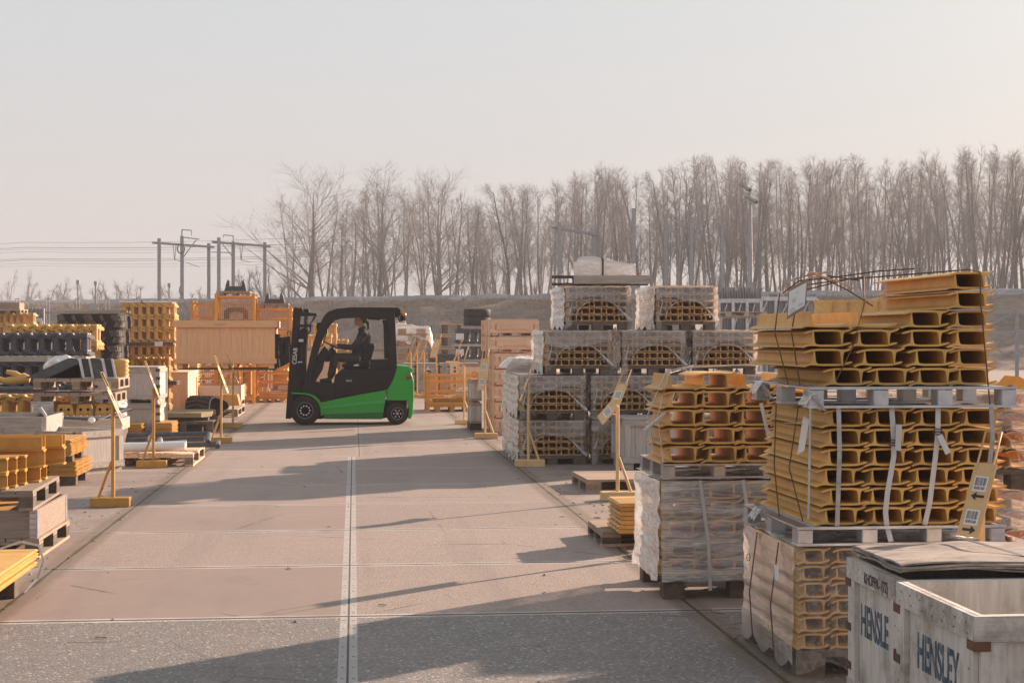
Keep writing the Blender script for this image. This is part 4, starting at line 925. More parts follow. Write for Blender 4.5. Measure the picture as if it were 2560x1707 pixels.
strap('steel_strap', 'flat steel strap down the left end of the strapped rows', [(2.247, fy, 1.25), (2.252, fy, 1.05), (2.247, fy, .9), (2.240, fy, .70)], .022, STRAPG)
strap('steel_strap', 'flat steel strap at the right end of the strapped rows', [(2.985, fy, 1.25), (2.99, fy - .004, 1.1), (2.975, fy, .97)], .022, STRAPG)
strap('textile_strap', 'white textile strap with buckle, left one of two on the strapped rows', [(2.502, fy, 1.245), (2.508, fy - .008, 1.12), (2.512, fy, 1.02), (2.478, fy - .01, .85), (2.470, fy - .006, .76), (2.478, fy, .70), (2.497, fy - .004, .625)], .025, STRAPW, buckle=(2.505, fy - .006, 1.085))
strap('textile_strap', 'white textile strap with buckle, right one of two on the strapped rows', [(2.726, fy, 1.245), (2.722, fy - .008, 1.13), (2.715, fy, 1.03), (2.683, fy - .006, .80), (2.662, fy, .70)], .025, STRAPW, buckle=(2.722, fy - .006, 1.135))
b = MB(); b.bar((0, 0, 0), (.035, -.02, -.085), .028, .0015, 0, (0, -1, 0)); tag(b.build('strap_tail', STRAPW, None, (2.725, fy - .02, 1.12)), 'loose end of the right white strap below its buckle', 'strap', 'straps round the yellow tower')
b = MB(); b.bar((0, 0, 0), (-.012, -.02, -.12), .028, .0015, 0, (0, -1, 0)); tag(b.build('strap_tail', STRAPW, None, (2.53, fy - .02, 1.17)), 'loose end of the left white strap hanging over its buckle', 'strap', 'straps round the yellow tower')
for pts, nm in (([(2.13, 7.30, .70), (2.08, 7.36, .95), (2.12, 7.34, 1.25)], 'front'), ([(2.07, 7.5, .70), (2.05, 7.52, .95), (2.06, 7.52, 1.25)], 'back')):
    b = MB(); b.tube(pts, .0035, 5); tag(b.build('tie_wire', WIRE), f'{nm} one of two rusty wires on the flank of the strapped rows', 'wire', 'rusty tie wires')
b = MB(); b.bar((2.145, 7.26, .715), (2.155, 7.26, 1.245), .016, .0015, 0, (-1, -.4, 0)); tag(b.build('side_strap', STRAPW), 'narrow white strap down the flank of the strapped rows', 'strap', 'straps round the yellow tower')
for i, (pts, lab) in enumerate([([(2.98, fy, 1.25), (2.955, fy - .003, 1.5), (2.935, fy, 1.72), (2.930, fy, 1.885), (2.92, fy + .12, 1.90), (2.4, fy + .35, 1.86), (2.18, fy + .45, 1.80)], 'long rusty wire over the top of the tall tower down its right front'),
        ([(2.24, fy + .05, 1.35), (2.31, fy - .01, 1.53), (2.37, fy - .005, 1.735), (2.385, fy + .05, 1.86), (2.18, fy + .40, 1.83)], 'bent rusty wire slanting across the loose shoes near the sign tag'),
        ([(2.07, 7.34, 1.35), (2.02, 7.40, 1.6), (2.05, 7.42, 1.79)], 'rusty wire on the flank below the hanging white tag'), ([(2.11, 7.28, 1.35), (2.08, 7.32, 1.6), (2.12, 7.34, 1.80)], 'second rusty wire on the flank below the hanging white tag'),
        ([(2.06, 7.4, 1.79), (2.14, 7.4, 1.85), (2.30, 7.42, 1.865), (2.55, 7.45, 1.90), (2.75, 7.5, 1.915)], 'twisted rusty wire end above the white tag'),
        ([(2.22, 7.42, 1.885), (2.36, 7.32, 1.80), (2.46, 7.26, 1.725)], 'short stiff wire end poking out right of the tag'),
        ([(2.28, 7.4, 1.875), (2.43, 7.38, 1.852)], 'rusty wire tip pointing right of the tag knot')]):
    b = MB(); b.tube(pts, .0036, 5); tag(b.build('tie_wire', WIRE), lab, 'wire', 'rusty tie wires')
b = MB(); b.tube([(2.045, 7.30, 1.80), (2.05, 7.30, 1.835), (2.09, 7.31, 1.855), (2.17, 7.32, 1.875), (2.28, 7.33, 1.892)], .006, 6); b.tube([(2.18 + .028 * math.cos(a), 7.31, 1.874 + .012 * math.sin(a)) for a in [k * .63 for k in range(10)]], .004, 5, closed=True); b.tube([(2.19, 7.3, 1.877), (2.28, 7.26, 1.845), (2.37, 7.22, 1.80)], .005, 6)
tag(b.build('rope', mat('pale_rope', (.66, .47, .36), None, 30, .8)), 'knotted pale rope holding the white tag', 'rope')
T = thing('hanging_tag', 'large white paper tag in a brown sleeve hanging at the corner of the yellow tower', 'tag', (2.085, 7.245, 1.745)); M = Matrix.Rotation(R(-14), 4, 'Z') @ Matrix.Rotation(R(-8), 4, 'X')
P = [(-.048, -.085), (.040, -.030), (.052, .115), (-.040, .060)]; b = MB(); b.prism(P, .001, .004, 'xz', 0, M); b.build('sleeve', mat('brown_sleeve', (.30, .20, .15), None, 20, .5), T)
P2 = [(-.043, -.068), (.035, -.018), (.045, .092), (-.036, .048)]; b = MB(); b.prism(P2, -.0025, .0005, 'xz', 0, M); b.build('paper', PAPER, T)
b = MB()
for (x0, z0, L) in [(-.004, .040, .012), (-.022, .008, .02), (-.022, .001, .014), (-.022, -.006, .017), (.006, -.016, .02), (.006, -.023, .024), (-.034, -.04, .022), (-.034, -.048, .026), (-.034, -.056, .03)]: b.bar(M @ Vector((x0, -.0032, z0)), M @ Vector((x0 + L, -.0032, z0 + L * .55)), .0016, .0005, 0, (0, -1, 0))
b.build('printed_text', INKGREY, T)
T = thing('paper_tag', 'folded white paper tag tied to the flank of the strapped rows', 'tag', (2.105, 7.21, 1.12)); b = MB(); b.prism([(-.028, -.095), (.006, -.075), (.030, .07), (.004, .085), (-.004, .06)], 0, .003); b.build('paper', PAPER, T)
b = MB(); b.tube([(.012, 0, .07), (.03, 0, .10), (-.02, -.01, .15)], .002, 4); b.tube([(0, 0, .05), (-.09, 0, .055)], .002, 4); b.build('tie', STRAPW, T)
# rags of film on the pallet corners
for (x, y, z, lab) in ((2.10, 7.95, 1.33, 'rag of white film over the back corner of the upper steel pallet'), (2.12, 7.12, 1.30, 'rag of white film folded over the front corner of the upper steel pallet'), (2.04, 7.75, .70, 'roll of white film along the edge of the lower steel pallet')):
    b = MB()
    def rag(u, v): p = Vector((x + (u - .5) * .10, y + (v - .5) * .14, z + .02 - .07 * abs(u - .4) * 2)); k = mnoise.noise(p * 30) * .014; return (p.x + k, p.y + k, p.z + k)
    b.grid(rag, 8, 8); tag(b.build('film_rag', FILMW, norm=False), lab, 'film', 'rags of white film')
# ---- second tower
L2 = wrapped_load('tall film wrapped load with two white straps under the shorter yellow stack', 1.85, 9.30, 0, .96, .80, .72, 4, 5, 9, SM_D, .23, .115, False, film('streaky_film', .05, .46, tint=(.97, .96, .95), tl_=.12, stretch=(.4, .4, 7), scale=5, gloss=.2, bump_=.5, ridge_=.3), FILM2, FILM2, ph=.135, skirt=.02, group='film wrapped loads of track shoes', jit=.01)
for xx, nm in ((-.265, 'left'), (.0, 'right')):
    b = MB(); b.bar((xx, -.055, .72), (xx + .05, -.062, .35), .021, .0015, 0, (0, -1, 0)); b.bar((xx + .05, -.062, .352), (xx + .062, -.06, .06), .021, .0015, 0, (0, -1, 0)); b.build('white_strap', STRAPW, L2)
zinc_pallet('galvanised steel pallet on the tall wrapped load, under the shorter yellow stack', 2.36, 9.72, .722, 1.0, .78, .09)
H = .1107; off = .0716
for r_, xs in enumerate([(1.905, 2.150, 2.370, 2.60), (1.900, 2.135, 2.355, 2.59), (1.900, 2.110, 2.352, 2.58), (1.905, 2.110, 2.355, 2.59), (1.905, 2.110, 2.365, 2.60)]):
    for c, gx in enumerate(xs):
        both = not (r_ == 4 and c in (0, 2, 3)); w = f'{nth(c)} pair from left, {nth(r_)} row up in the shorter yellow stack'
        if not both: w = f'{nth(c)} slot without a partner, top row of the shorter yellow stack'
        pair(SM_B, gx, 9.33, .815 + r_ * H, H, off, w, 'yellow track shoes of the shorter stack', both)
b = MB(); b.tube([(1.86, 9.34, .82), (1.845, 9.42, 1.1), (1.90, 9.36, 1.36), (2.08, 9.5, 1.395), (2.5, 9.5, 1.41)], .005, 5); b.tube([(1.83, 9.5, .9), (1.80, 9.52, 1.1), (1.90, 9.44, 1.37), (2.1, 9.6, 1.40)], .005, 5)
tag(b.build('cord', STRAPW), 'white cord tied round the left end of the shorter yellow stack', 'cord')
b = MB(); b.bar((1.86, 9.29, 1.12), (1.72, 9.22, 1.02), .02, .012); b.bar((2.45, 9.29, 1.18), (2.50, 9.28, .95), .022, .002, 0, (0, -1, 0)); tag(b.build('strap_tail', STRAPW), 'loose white strap end sticking out left of the shorter stack', 'strap')
# ---- crates in the near corner
def near_crate(label, x0, y0, y1, zt, w, text, open_top):
    d = y1 - y0; T = crate(label, x0 + w/2 + .021, (y0 + y1) / 2, 0, w, d, zt, PLYZ, PLYX, lid=False, foot=.07, clips=False, rim=.085, lidth=.001, group='grey plywood crates in the near corner')
    hb = zt - .07; b = MB()
    for zz in (zt - .115, zt - .30, zt - .46):                              # rusty corner clips wrapped round the left edges
        for yy in (-d/2, d/2):
            s = 1 if yy > 0 else -1; X = -w/2 - .022
            b.box(X - .002, X, min(yy - s * .042, yy + s * .022), max(yy - s * .042, yy + s * .022), zz, zz + .032)
            b.box(X, X + .055, min(yy + s * .0215, yy + s * .0235), max(yy + s * .0215, yy + s * .0235), zz, zz + .032)
    b.build('corner_clip', RUST, T)
    b = MB()
    for k in range(7):
        for zz in (zt - .03, zt - .065): b.lathe([(0, -w/2 - .0222), (.0035, -w/2 - .0222)], (0, -d/2 + .05 + (d - .1) * k / 6 + .01 * math.sin(k * 5 + zz * 90), zz), 'x', 6)
    for k in range(5):
        for yy in (-d/2 + .03, d/2 - .03): b.lathe([(0, -w/2 - .0222), (.0035, -w/2 - .0222)], (0, yy, .12 + (zt - .3) * k / 4), 'x', 6)
    b.build('nail', RUST, T)
    if text:
        M = frame_M((-w/2 - .0012, .03 if not open_top else .0, zt - (.245 if not open_top else .23)), (0, -1, 0), (0, 0, 1)); o = txt(text, .18, INKBLUE, T, M, 'stencil_lettering', .0006, .54, bold=.004)
        return T
A = near_crate('grey plywood crate with a warped sheet on top, touching the near wrapped load', 2.06, 5.79, 6.40, .655, 1.1, 'HENSLE', False)
B = near_crate('open grey plywood crate stencilled in blue, in the bottom right corner of the photo', 2.02, 4.97, 5.70, .665, 1.0, 'HENSLEY', True)
M = frame_M((-.55 - .0225, -.05, .655 - .055), (0, -1, 0), (0, 0, 1)); o = txt('KHOPPA - (72)', .062, INK, A, M, 'handwriting', .0004, .72)
T = thing('plywood_sheet', 'stack of warped weathered plywood sheets lying on the grey crate', 'plywood sheet', (2.64, 6.12, .665), R(-2)); WP = mat('weathered_plywood', (.44, .38, .335), (.20, .165, .14), 5, .9, stretch=(1.2, 7, 7), rand=.03, spot=(.075, .06, .05), spot_scale=3.5, spot_lo=.50, spot_hi=.72, bump=.7)
for k in range(4):
    b = MB()
    def fn(u, v, k=k, s=1): 
        x = -.56 + 1.25 * u; y = -.36 + .66 * v
        z = .008 * k + .020 * k * (u ** 2) * .5 + .02 * math.sin(u * 4.2 + .6) * (1 - v) + .015 * k * max(0, u - .55) + .012 * mnoise.noise(Vector((u * 4, v * 3, k * 1.0)))
        return Vector((x + .01 * math.sin(k * 3) + .006 * mnoise.noise(Vector((v * 9, k, 2))), y + .012 * math.cos(k * 2.2) + .012 * mnoise.noise(Vector((u * 7, k, 4))), z + .004))
    top = lambda u, v: fn(u, v) + Vector((0, 0, .0075)); nu, nv = 30, 14
    b.grid(top, nu, nv); b.grid(fn, nu, nv)
    for (f0, f1, m_) in ((lambda u: (u, 0), None, nu), (lambda u: (u, 1), None, nu), (lambda u: (0, u), None, nv), (lambda u: (1, u), None, nv)):
        b.grid(lambda u, v, f0=f0: fn(*f0(u)) + Vector((0, 0, .0075 * v)), m_, 1, 0, False)
    b.build('sheet', WP, T)
b = MB(); b.bar((.02, -.375, -.03), (.02, -.37, .05), .022, .002, 0, (0, -1, 0)); b.bar((.02, -.37, .052), (-.14, .28, .075), .020, .002); b.build('steel_band', STRAPG, T)
# ---- sign stand by the crates, and the others along the right side
sign_stand('yellow sign stand with barcodes and arrows leaning before the tall tower', 2.80, 6.78, -1, 1.02, tilt=.40, yaw=.62, text=True, arrows=True, panel=(.125, .34), pr=.0145, m=SIGNP)
sign_stand('yellow sign stand with a bent barcode panel beside the low pallet', 2.54, 15.01, -1, 1.10, bent=True, panel=(.15, .44), yaw=.5, tilt=.55, m=SIGNP)
sign_stand('yellow sign stand before the lowest wrapped load, its panel seen edge on', 2.12, 19.05, -1, 1.18, tilt=.35, yaw=1.35, m=SIGNP)
sign_stand('yellow sign stand in front of the tall column of wooden crates', 2.03, 24.35, -1, 1.17, tilt=.25, yaw=.35, panel=(.17, .50), m=SIGNP, text=False)
sign_stand('yellow sign stand standing before the low orange mesh container', 1.99, 28.43, -1, 1.22, tilt=.3, yaw=1.3, m=SIGNP)
sign_stand('yellow sign stand hidden behind the shorter yellow stack', 2.27, 11.25, -1, 1.05, tilt=.40, yaw=.9, panel=(.15, .5), m=SIGNP)
# ---- wall of wrapped loads
Wp = .555; LOADS = [(2.05, .80, 0, 'front left film wrapped load in the bottom row of the wrapped wall'), (2.95, .80, 0, 'second film wrapped load in the bottom row of the wrapped wall'), (3.86, .80, 0, 'third film wrapped load in the bottom row of the wrapped wall'),
    (2.05, .80, 1, 'leftmost film wrapped load in the second row of the wrapped wall'), (2.94, .80, 1, 'middle film wrapped load in the second row of the wrapped wall'), (3.84, .80, 1, 'rightmost film wrapped load in the second row of the wrapped wall'),
    (4.76, .80, 0, 'film wrapped load at the hidden right end of the bottom row'), (4.74, .80, 1, 'film wrapped load at the hidden right end of the second row'),
    (2.37, .82, 2, 'leftmost film wrapped load in the third row of the wrapped wall'), (3.33, .78, 2, 'middle film wrapped load in the third row of the wrapped wall'), (4.23, .80, 2, 'rightmost film wrapped load in the third row of the wrapped wall'),
    (2.63, .79, 3, 'film wrapped load on the top row under the wrapped beam'), (3.76, .75, 3, 'film wrapped load standing alone at the right of the top row')]
for i, (x, w, k, lab) in enumerate(LOADS):
    wrapped_load(lab, x, 19.30 + .02 * (i % 3), k * Wp, w, 1.30, Wp, 5, 5, 20 + i, SM_WALL, .158, .087, True, skirt=.10)
for k in (0, 1): wrapped_load(f'{("lower", "upper")[k]} film wrapped load behind the left end of the wrapped wall', 2.10, 20.85, k * Wp, .80, 1.0, Wp, 5, 5, 50 + k, SM_WALL, .158, .087, False, skirt=.12)
T = thing('wrapped_bundle', 'flat bundle in milky torn film sticking out left of the wrapped wall', 'wrapped bundle', (2.05, 20.7, 1.115)); b = MB()
def fb(u, v): x = -.05 + .75 * u; y = .9 * v; return (x + .03 * mnoise.noise(Vector((u * 9, v * 9, 0))), y, .03 + .17 * min(1, u * 5 + .15) + .03 * mnoise.noise(Vector((u * 6, v * 6, 5))))
b.grid(fb, 16, 14)
def ff(u, v): x = -.05 + .75 * u; z0 = fb(u, 0)[2]; return (x + .02 * mnoise.noise(Vector((u * 9, v * 5, 3))), -.03 + .03 * mnoise.noise(Vector((u * 12, v * 5, 1))), z0 * v - (1 - v) * (.13 * abs(mnoise.noise(Vector((u * 9, 2, 7)))) + .12 * max(0, .3 - u)))
b.grid(ff, 20, 6); b.build('film', FILMW, T, norm=False); b = MB(); b.box(.06, .68, .02, .85, 0, .14); b.build('contents', PALX, T)
# ---- package on top of the wall
T = thing('wrapped_beam', 'long beam bundle in white film strapped on dark timbers, top of the wrapped wall', 'wrapped bundle', (2.45, 19.35, 2.235), R(-7)); b = MB()
for y in (0, .42): b.box(.0, .30 if y == 0 else 1.22, y, y + .10, 0, .018); b.box(.0, .30 if y == 0 else 1.22, y, y + .10, .092, .11); b.box(.26, 1.0, y, y + .10, .0185, .0915)
b.box(.0, 1.22, .101, .419, .09, .11); b.build('timber', DARKW, T); b = MB(); b.box(.27, 1.22, -.014, -.001, .005, .11); b.build('front_board', GREYX, T)
def wb(u, v):
    x = .28 + .76 * u; a = v * math.pi; y = .26 - .24 * math.cos(a); h = .12 + (.19 if u > .05 else .14) * (1 - .25 * u)
    k = mnoise.noise(Vector((u * 10, v * 9, 1))) * .014
    return (x + k, y + k, .02 + (h + .03 * math.sin(u * 5)) * min(1, math.sin(a) * 1.9) + k)
b = MB(); b.grid(wb, 30, 22); b.add([wb(0, j / 22) for j in range(23)], [tuple(range(23))]); b.add([wb(1, j / 22) for j in range(23)], [tuple(range(23))]); b.build('film', FILMW, T, norm=False)
b = MB(); b.tube([Vector(wb(.46, v / 20)) + Vector((0, -.006, .004)) for v in range(21)], .012, 4); b.build('strap', RUST, T)
# ---- column of new crates
for k in range(7):
    x0 = ax(1236, 25.5) + (-.065 if k > 4 else 0); lab = f'new pale wooden crate, {nth(6 - k)} from the top of the column of seven' if k < 6 else 'new pale wooden crate at the top of the column of seven'
    T = crate(lab, x0 + .40, 26.32, k * .268, .76, 1.60, .266, WOODX, WOODX, lid=(k == 6), foot=.04, rim=.06, group='column of new wooden crates', skid=True)
    b = MB()
    for yy in (-.76, -.30, .20, .68): b.box(-.424, -.401, yy, yy + .08, .0, .262)
    b.build('side_post', WOODZ, T); b = MB(); b.box(-.30, .30, -.845, -.822, .10, .19); b.build('front_board', WOODX, T)
    b = MB(); b.box(-.30, -.18, -.85, -.8455, .09, .20); b.box(.19, .30, -.85, -.8455, .09, .20); b.build('front_cleat', WOODZ, T)
for k in range(2): crate(f'{("lower", "upper")[k]} narrow whitish crate left of the column of new crates', ax(1191, 26.5), 26.9, .12 + k * .38, .14, .8, .36, mat('whitish_board%d' % k, (.62, .58, .54), (.5, .46, .42), 6, .8), PALX, foot=.0, rim=.04, group='narrow whitish crates', skid=False)
bearer('dark timber under the narrow whitish crates', ax(1191, 26.5) - .1, 26.6, 0, .2, .7, .12)
# ---- low orange mesh container with castings inside
gx0, gx1 = ax(1066, 33.4), ax(1196, 33.4)
mesh_box('low orange mesh container with yellow plates inside, right of the forklift', (gx0 + gx1) / 2, 33.85, 0, gx1 - gx0, .9, .78, cell=.055, rails=(.0, .34, .66), feet=.09, wire=.004)
plate_bundle('yellow plates lying inside the low orange mesh container', gx0 + .15, 33.5, .15, .8, .6, 5, .025, 2, OLIVE, None)
T = thing('wrapped_bundle', 'white wrapped piece inside the low orange mesh container', 'wrapped bundle', (gx0 + .85, 33.8, .28)); b = MB(); b.ball((0, 0, .1), (.22, .3, .13), 14); b.build('film', FILMW, T)
# ---- things between the towers
crate('worn grey wooden crate with a paper label, half behind the shorter yellow stack', ax(1558, 18.3) + .42, 18.75, 0, .80, .86, .62, GREYZ, GREYX, foot=.09, rim=.07, planks=6, group=None)
pallet('pale low pallet lying flat beside the bent sign', 2.85, 16.3, 0, 1.0, 1.0, .02, h=.13, m=PALX, along='x')
pallet('small dark pallet under the banded yellow plates by the lane edge', 2.36, 12.05, 0, 1.0, .74, 0, PALX, along='x', mb=DARKW, h=.115)
plate_bundle('short block of thick banded yellow plates on the small dark pallet', 1.95, 11.52, .118, .36, .5, 7, .033, 1, OCHRE, STRAPG, bandsx=(.18, .5))
b = MB(); b.box(0, .3, 0, .2, 0, .08)
# ---- right edge
q = random.Random(77)
for k in range(2): wrapped_load(f'{("lower", "upper")[k]} dark film wrapped load cut by the right edge behind the tower', 3.35, 9.5, k * .62, .9, .9, .62, 5, 4, 70 + k, SM_WALL, .165, .12, True, FILM3, FILM1, FILM1, skirt=.15, ph=.13)
for k in range(4): pallet(f'{nth(3 - k)} pallet from the top of the far stack at the right edge', ax(2530, 15.2), 16, .2 * k + .12, 1.2, 1.3, 0, (PALX if k == 3 else OLIVE if k == 2 else DARKW), DARKW, .16, along='x')
bearer('timber under the far pallet stack at the right edge', ax(2490, 15.5), 15.6, 0, .9, .9, .12)
T = thing('bucket_part', 'curved yellow bucket plate with a round hole on the pallets at the right edge', 'steel part', (ax(2478, 15.9), 15.9, .885)); b = MB()
def bk(u, v): a = .25 + 1.25 * u; return (.36 - .36 * math.cos(a) * (1 - .1 * v), .8 * v, .30 * math.sin(a) * (1 - .35 * u) + .02)
b.grid(bk, 14, 4); b.build('shell', OCHRE, T); b = MB(); b.prism([(.0, 0), (.05, .18), (.15, .29), (.30, .28), (.60, .13), (1.0, .08), (1.0, 0)], -.012, .012); b.lathe([(.0, -.0135), (.05, -.0135)], (.20, 0, .14), 'y', 14, 1); b.build('side_plate', [OLIVE, RUST], T)
T = thing('bucket_part', 'flat triangular yellow plate lying in front of the curved bucket plate', 'steel part', (ax(2462, 15.5), 15.45, .885)); b = MB(); b.prism([(0, 0), (1.0, .46), (1.1, .0)], 0, .03); b.build('plate', OCHRE, T)
# ---- yellow rims and galvanised racks before the wood
for i, (u, w) in enumerate(((2060, .9), (2098, .9), (2136, .9), (2174, .9), (2212, .9))):
    x, y = ut(u, 42); b = MB(); rr = .27; b.lathe([(rr, 0), (rr * 1.04, .03), (rr * .96, .1), (rr * .95, .28), (rr * 1.04, .34), (rr, .38)], (0, 0, 0), 'z', 22)
    tag(b.build('rolled_hoop', OCHRE, None, (x, y, HC + (VH - 786) / F * 42)), f'{nth(i)} from the left of the yellow steel hoops in a row before the bank', 'steel hoop', 'row of yellow steel hoops')
x, y = ut(2055, 42); stand('long grey stand carrying the row of yellow hoops', x - .3, y - .45, 0, 2.8, .9, HC + (VH - 786) / F * 42 - .003, RAILZ)
def rack(label, ua, ub, t, v0, v1, vmid, n):
    xa, ya = ut(ua, t); xb, yb = ut(ub, t); T = thing('post_rack', label, 'rack', (xa, ya, 0), 0, 'racks of galvanised posts'); d = Vector((xb - xa, yb - ya, 0)); zm = crown_h(0, vmid, t)
    q = random.Random(n)
    for k in range(n):
        p = d * ((k + .5) / n); zt = crown_h(0, v0 + q.uniform(0, v1), t); b = MB(); b.box(p.x - .14, p.x + .14, p.y + .1, p.y + .13, .3, zt); b.box(p.x - .14, p.x - .12, p.y, p.y + .1, .3, zt); b.box(p.x + .12, p.x + .14, p.y, p.y + .1, .3, zt); b.build('steel_post', RAILZ, T)
    b = MB()
    for z in (zm, zm - 1.1): b.bar((0, -.06, z), d + Vector((0, -.06, z)), .1, .14)
    b.build('rack_beam', ZINC, T); b = MB()
    for k in range(4): p = d * (k / 3); b.box(p.x - .05, p.x + .05, p.y - .16, p.y - .06, 0, zm)
    for k in range(3): b.bar(d * (k / 3) + Vector((0, -.1, zm - 1.0)), d * ((k + .6) / 3) + Vector((0, -.1, zm - .1)), .035)
    b.build('rack_leg', ZINC, T); return T
rack('rack of upright galvanised posts right of the top wrapped load', 1795, 1900, 52, 716, 14, 752, 8)
rack('rack of upright galvanised posts behind the hanging tag', 1885, 2040, 54, 733, 12, 747, 8)
T = pallet('high pale pallet on grey boards before the galvanised racks', *ut(1850, 46), HC + (VH - 792) / F * 46, 1.2, 1.6, 0, GREYX, GREYX, along='x')
stand('grey plank stand carrying the high pale pallet', ut(1850, 46)[0] - .7, ut(1850, 46)[1] - .5, 0, 1.4, 1.0, HC + (VH - 792) / F * 46, GREYX)
# ================================================================== left side of the lane
T = plate_bundle('stack of orange plates with bolt holes, cut by the left photo edge', -2.63, 8.55, .13, .64, 1.58, 6, .019, 1, OCHRE, None, holes=True, jit=.03)
b = MB(); pts = [(.40, 1.50, .118), (.55, 1.56, .165), (.66, 1.55, .14), (.695, 1.52, .05), (.67, 1.46, -.05), (.61, 1.36, -.125)]
for a, c_ in zip(pts, pts[1:]): b.bar(a, c_, .014, .002, 0, (0, -1, 0))
b.build('loose_band', STRAPW, T)
bearer('dark timber under the front of the orange holed plates', -2.62, 8.9, 0, .60, .13, .128); bearer('dark timber under the back of the orange holed plates', -2.60, 9.72, 0, .56, .13, .128)
# pallet with collar, pallet, beams
T = thing('collar_box', 'old pallet with a hinged grey board collar, below the yellow beams', 'pallet box', (-2.65, 12.05, 0), 0, 'pallets with board collars')
pallet_parts(T, 1.2, .84, .144, GREYX if False else PALY, DARKW); collar_parts(T, 1.17, .80, .2, .146, OLDX, .022, True, (.02, .05, .20, .10))
b = MB(); b.box(-.37, .37, -.55, .55, .15, .30); b.build('contents', OCHRE, T)
pallet('weathered dark pallet between the grey collar and the yellow beams', -2.69, 11.98, .348, 1.2, .82, .03, OLDX, DARKW, .144)
def ibeam(Hh, W, L, t=.011):
    b = MB(); P = [(-W/2, 0), (W/2, 0), (W/2, t), (t*.6, t * 1.8), (t*.6, Hh - t * 1.8), (W/2, Hh - t), (W/2, Hh), (-W/2, Hh), (-W/2, Hh - t), (-t*.6, Hh - t * 1.8), (-t*.6, t * 1.8), (-W/2, t)]
    b.prism(P, -L, 0, 'yz'); return b.mesh('steel_beam', OLIVE)
IB = ibeam(.112, .10, 1.15); q = random.Random(9); YB = [11.50, 11.66, 11.86, 12.06, 12.30]
for c, y in enumerate(YB): tag(link('steel_beam', IB, None, (-2.46 + .035 * c + q.uniform(-.02, .02), y, .494)), f'short yellow beam, {nth(c)} from the front in the bottom layer on the dark pallet', 'steel beam', 'short yellow beams on the dark pallet')
for c, (y, x) in enumerate(((11.50, -2.46), (11.62, -2.42), (11.74, -2.38))): tag(link('steel_beam', IB, None, (x, y, .607)), f'short yellow beam, {nth(c)} from the front in the upper front layer', 'steel beam', 'short yellow beams on the dark pallet')
IB2 = ibeam(.135, .12, 1.3)
for c, (y, x) in enumerate(((12.02, -2.30), (12.28, -2.20))): tag(link('steel_beam', IB2, None, (x, y, .607)), f'{("front", "back")[c]} of two larger yellow beams in the upper back layer', 'steel beam', 'short yellow beams on the dark pallet')
def channel(L, w, h):
    b = MB(); b.prism([(-w/2, 0), (w/2, 0), (w/2, h), (w/2 - .012, h), (w/2 - .012, .014), (-w/2 + .012, .014), (-w/2 + .012, h), (-w/2, h)], -L, 0, 'yz'); return b.mesh('steel_channel', OLIVE)
CHN = channel(1.3, .13, .09)
for c, (y, x) in enumerate(((12.02, -2.31), (12.28, -2.21))): tag(link('steel_channel', CHN, None, (x, y, .744)), f'yellow channel open upwards on the {("front", "back")[c]} larger beam', 'steel channel', 'yellow channels on top of the beams')
sign_stand('nearest yellow sign stand at the left of the lane, before the grey crate', -2.24, 14.95, 1, 1.10, base=(.36, .17, .085), m=OLIVE, tilt=.42, panel=(.10, .40), yaw=1.2)
sign_stand('second yellow sign stand on the left, before the pallet of pipes', -2.42, 19.36, 1, 1.12, tilt=.38, panel=(.10, .42), yaw=1.35)
sign_stand('third yellow sign stand on the left, beside the mossy timber pallets', -1.98, 23.8, 1, 1.12, tilt=.36, yaw=1.2, m=OCHRE)
sign_stand('fourth yellow sign stand on the left, just behind the third one', -2.10, 27.7, 1, 1.12, base=(.34, .16, .09), tilt=.4, yaw=1.35, brace=False, m=OCHRE)
sign_stand('far yellow sign stand on the left, before the slatted crates', -2.45, 43.4, 1, 1.15, base=(.42, .2, .1), tilt=.4, yaw=.9, m=OCHRE)
sign_stand('far yellow sign stand behind the orange mesh container under the crate', -2.9, 37.5, 1, 1.25, tilt=-.35, yaw=.6, m=OCHRE)
# banded plates
pb = 'banded bundles of steel plates'
bearer('timber under the lower bundle of thin yellow plates', -3.7, 17.1, 0, .75, .12, .1); bearer('back timber under the lower bundle of thin yellow plates', -3.7, 17.7, 0, .75, .12, .1)
plate_bundle('lower banded bundle of thin yellow plates before the grey crate', -3.85, 17.0, .102, .93, .95, 11, .0145, 3, OLIVE, STRAPG)
bearer('timber between the two bundles of thin yellow plates', -3.8, 16.95, .265, .84, .12, .065); bearer('back timber between the two bundles of thin yellow plates', -3.8, 17.5, .265, .84, .12, .065)
plate_bundle('upper banded bundle of thin yellow plates before the grey crate', -3.95, 16.75, .332, 1.02, .98, 12, .0145, 3, OLIVE, STRAPG)
crate('open peeling grey wooden crate standing askew behind the first sign', -3.42, 18.92, 0, 1.25, .70, .52, GREYZ, GREYX, rz=R(-38), lid=False, foot=.07, clips=True, rim=.07)
for k in range(3): pallet(f'dark pallet at the left edge under the grey collar frame, {("lowest", "middle", "top")[k]} of three', -4.02, 19.2, k * .148, 1.1, .9, 0, DARKW, DARKW, .144)
T = thing('collar_box', 'grey board collar with metal hinges on the dark pallets at the left edge', 'pallet box', (-4.02, 19.2, .446), 0, 'pallets with board collars'); collar_parts(T, 1.1, .92, .2, .01, GREYX, .022)
T = thing('pipe_frame', 'bent black pipe with a shovel end lying over the grey timbers', 'pipe', (0, 0, 0)); b = MB()
def A(u, v, Y): return at(u, v, Y)
b.tube([A(92, 1042, 19.6), A(100, 1036, 19.6), A(120, 1041, 19.7), A(225, 1047, 19.9), A(255, 1047, 20), A(290, 1031, 20.3), A(328, 1022, 20.5)], .02, 7); b.tube([A(278, 1020, 20.4), A(329, 1024, 20.6)], .02, 7); b.build('tube', STEEL, T)
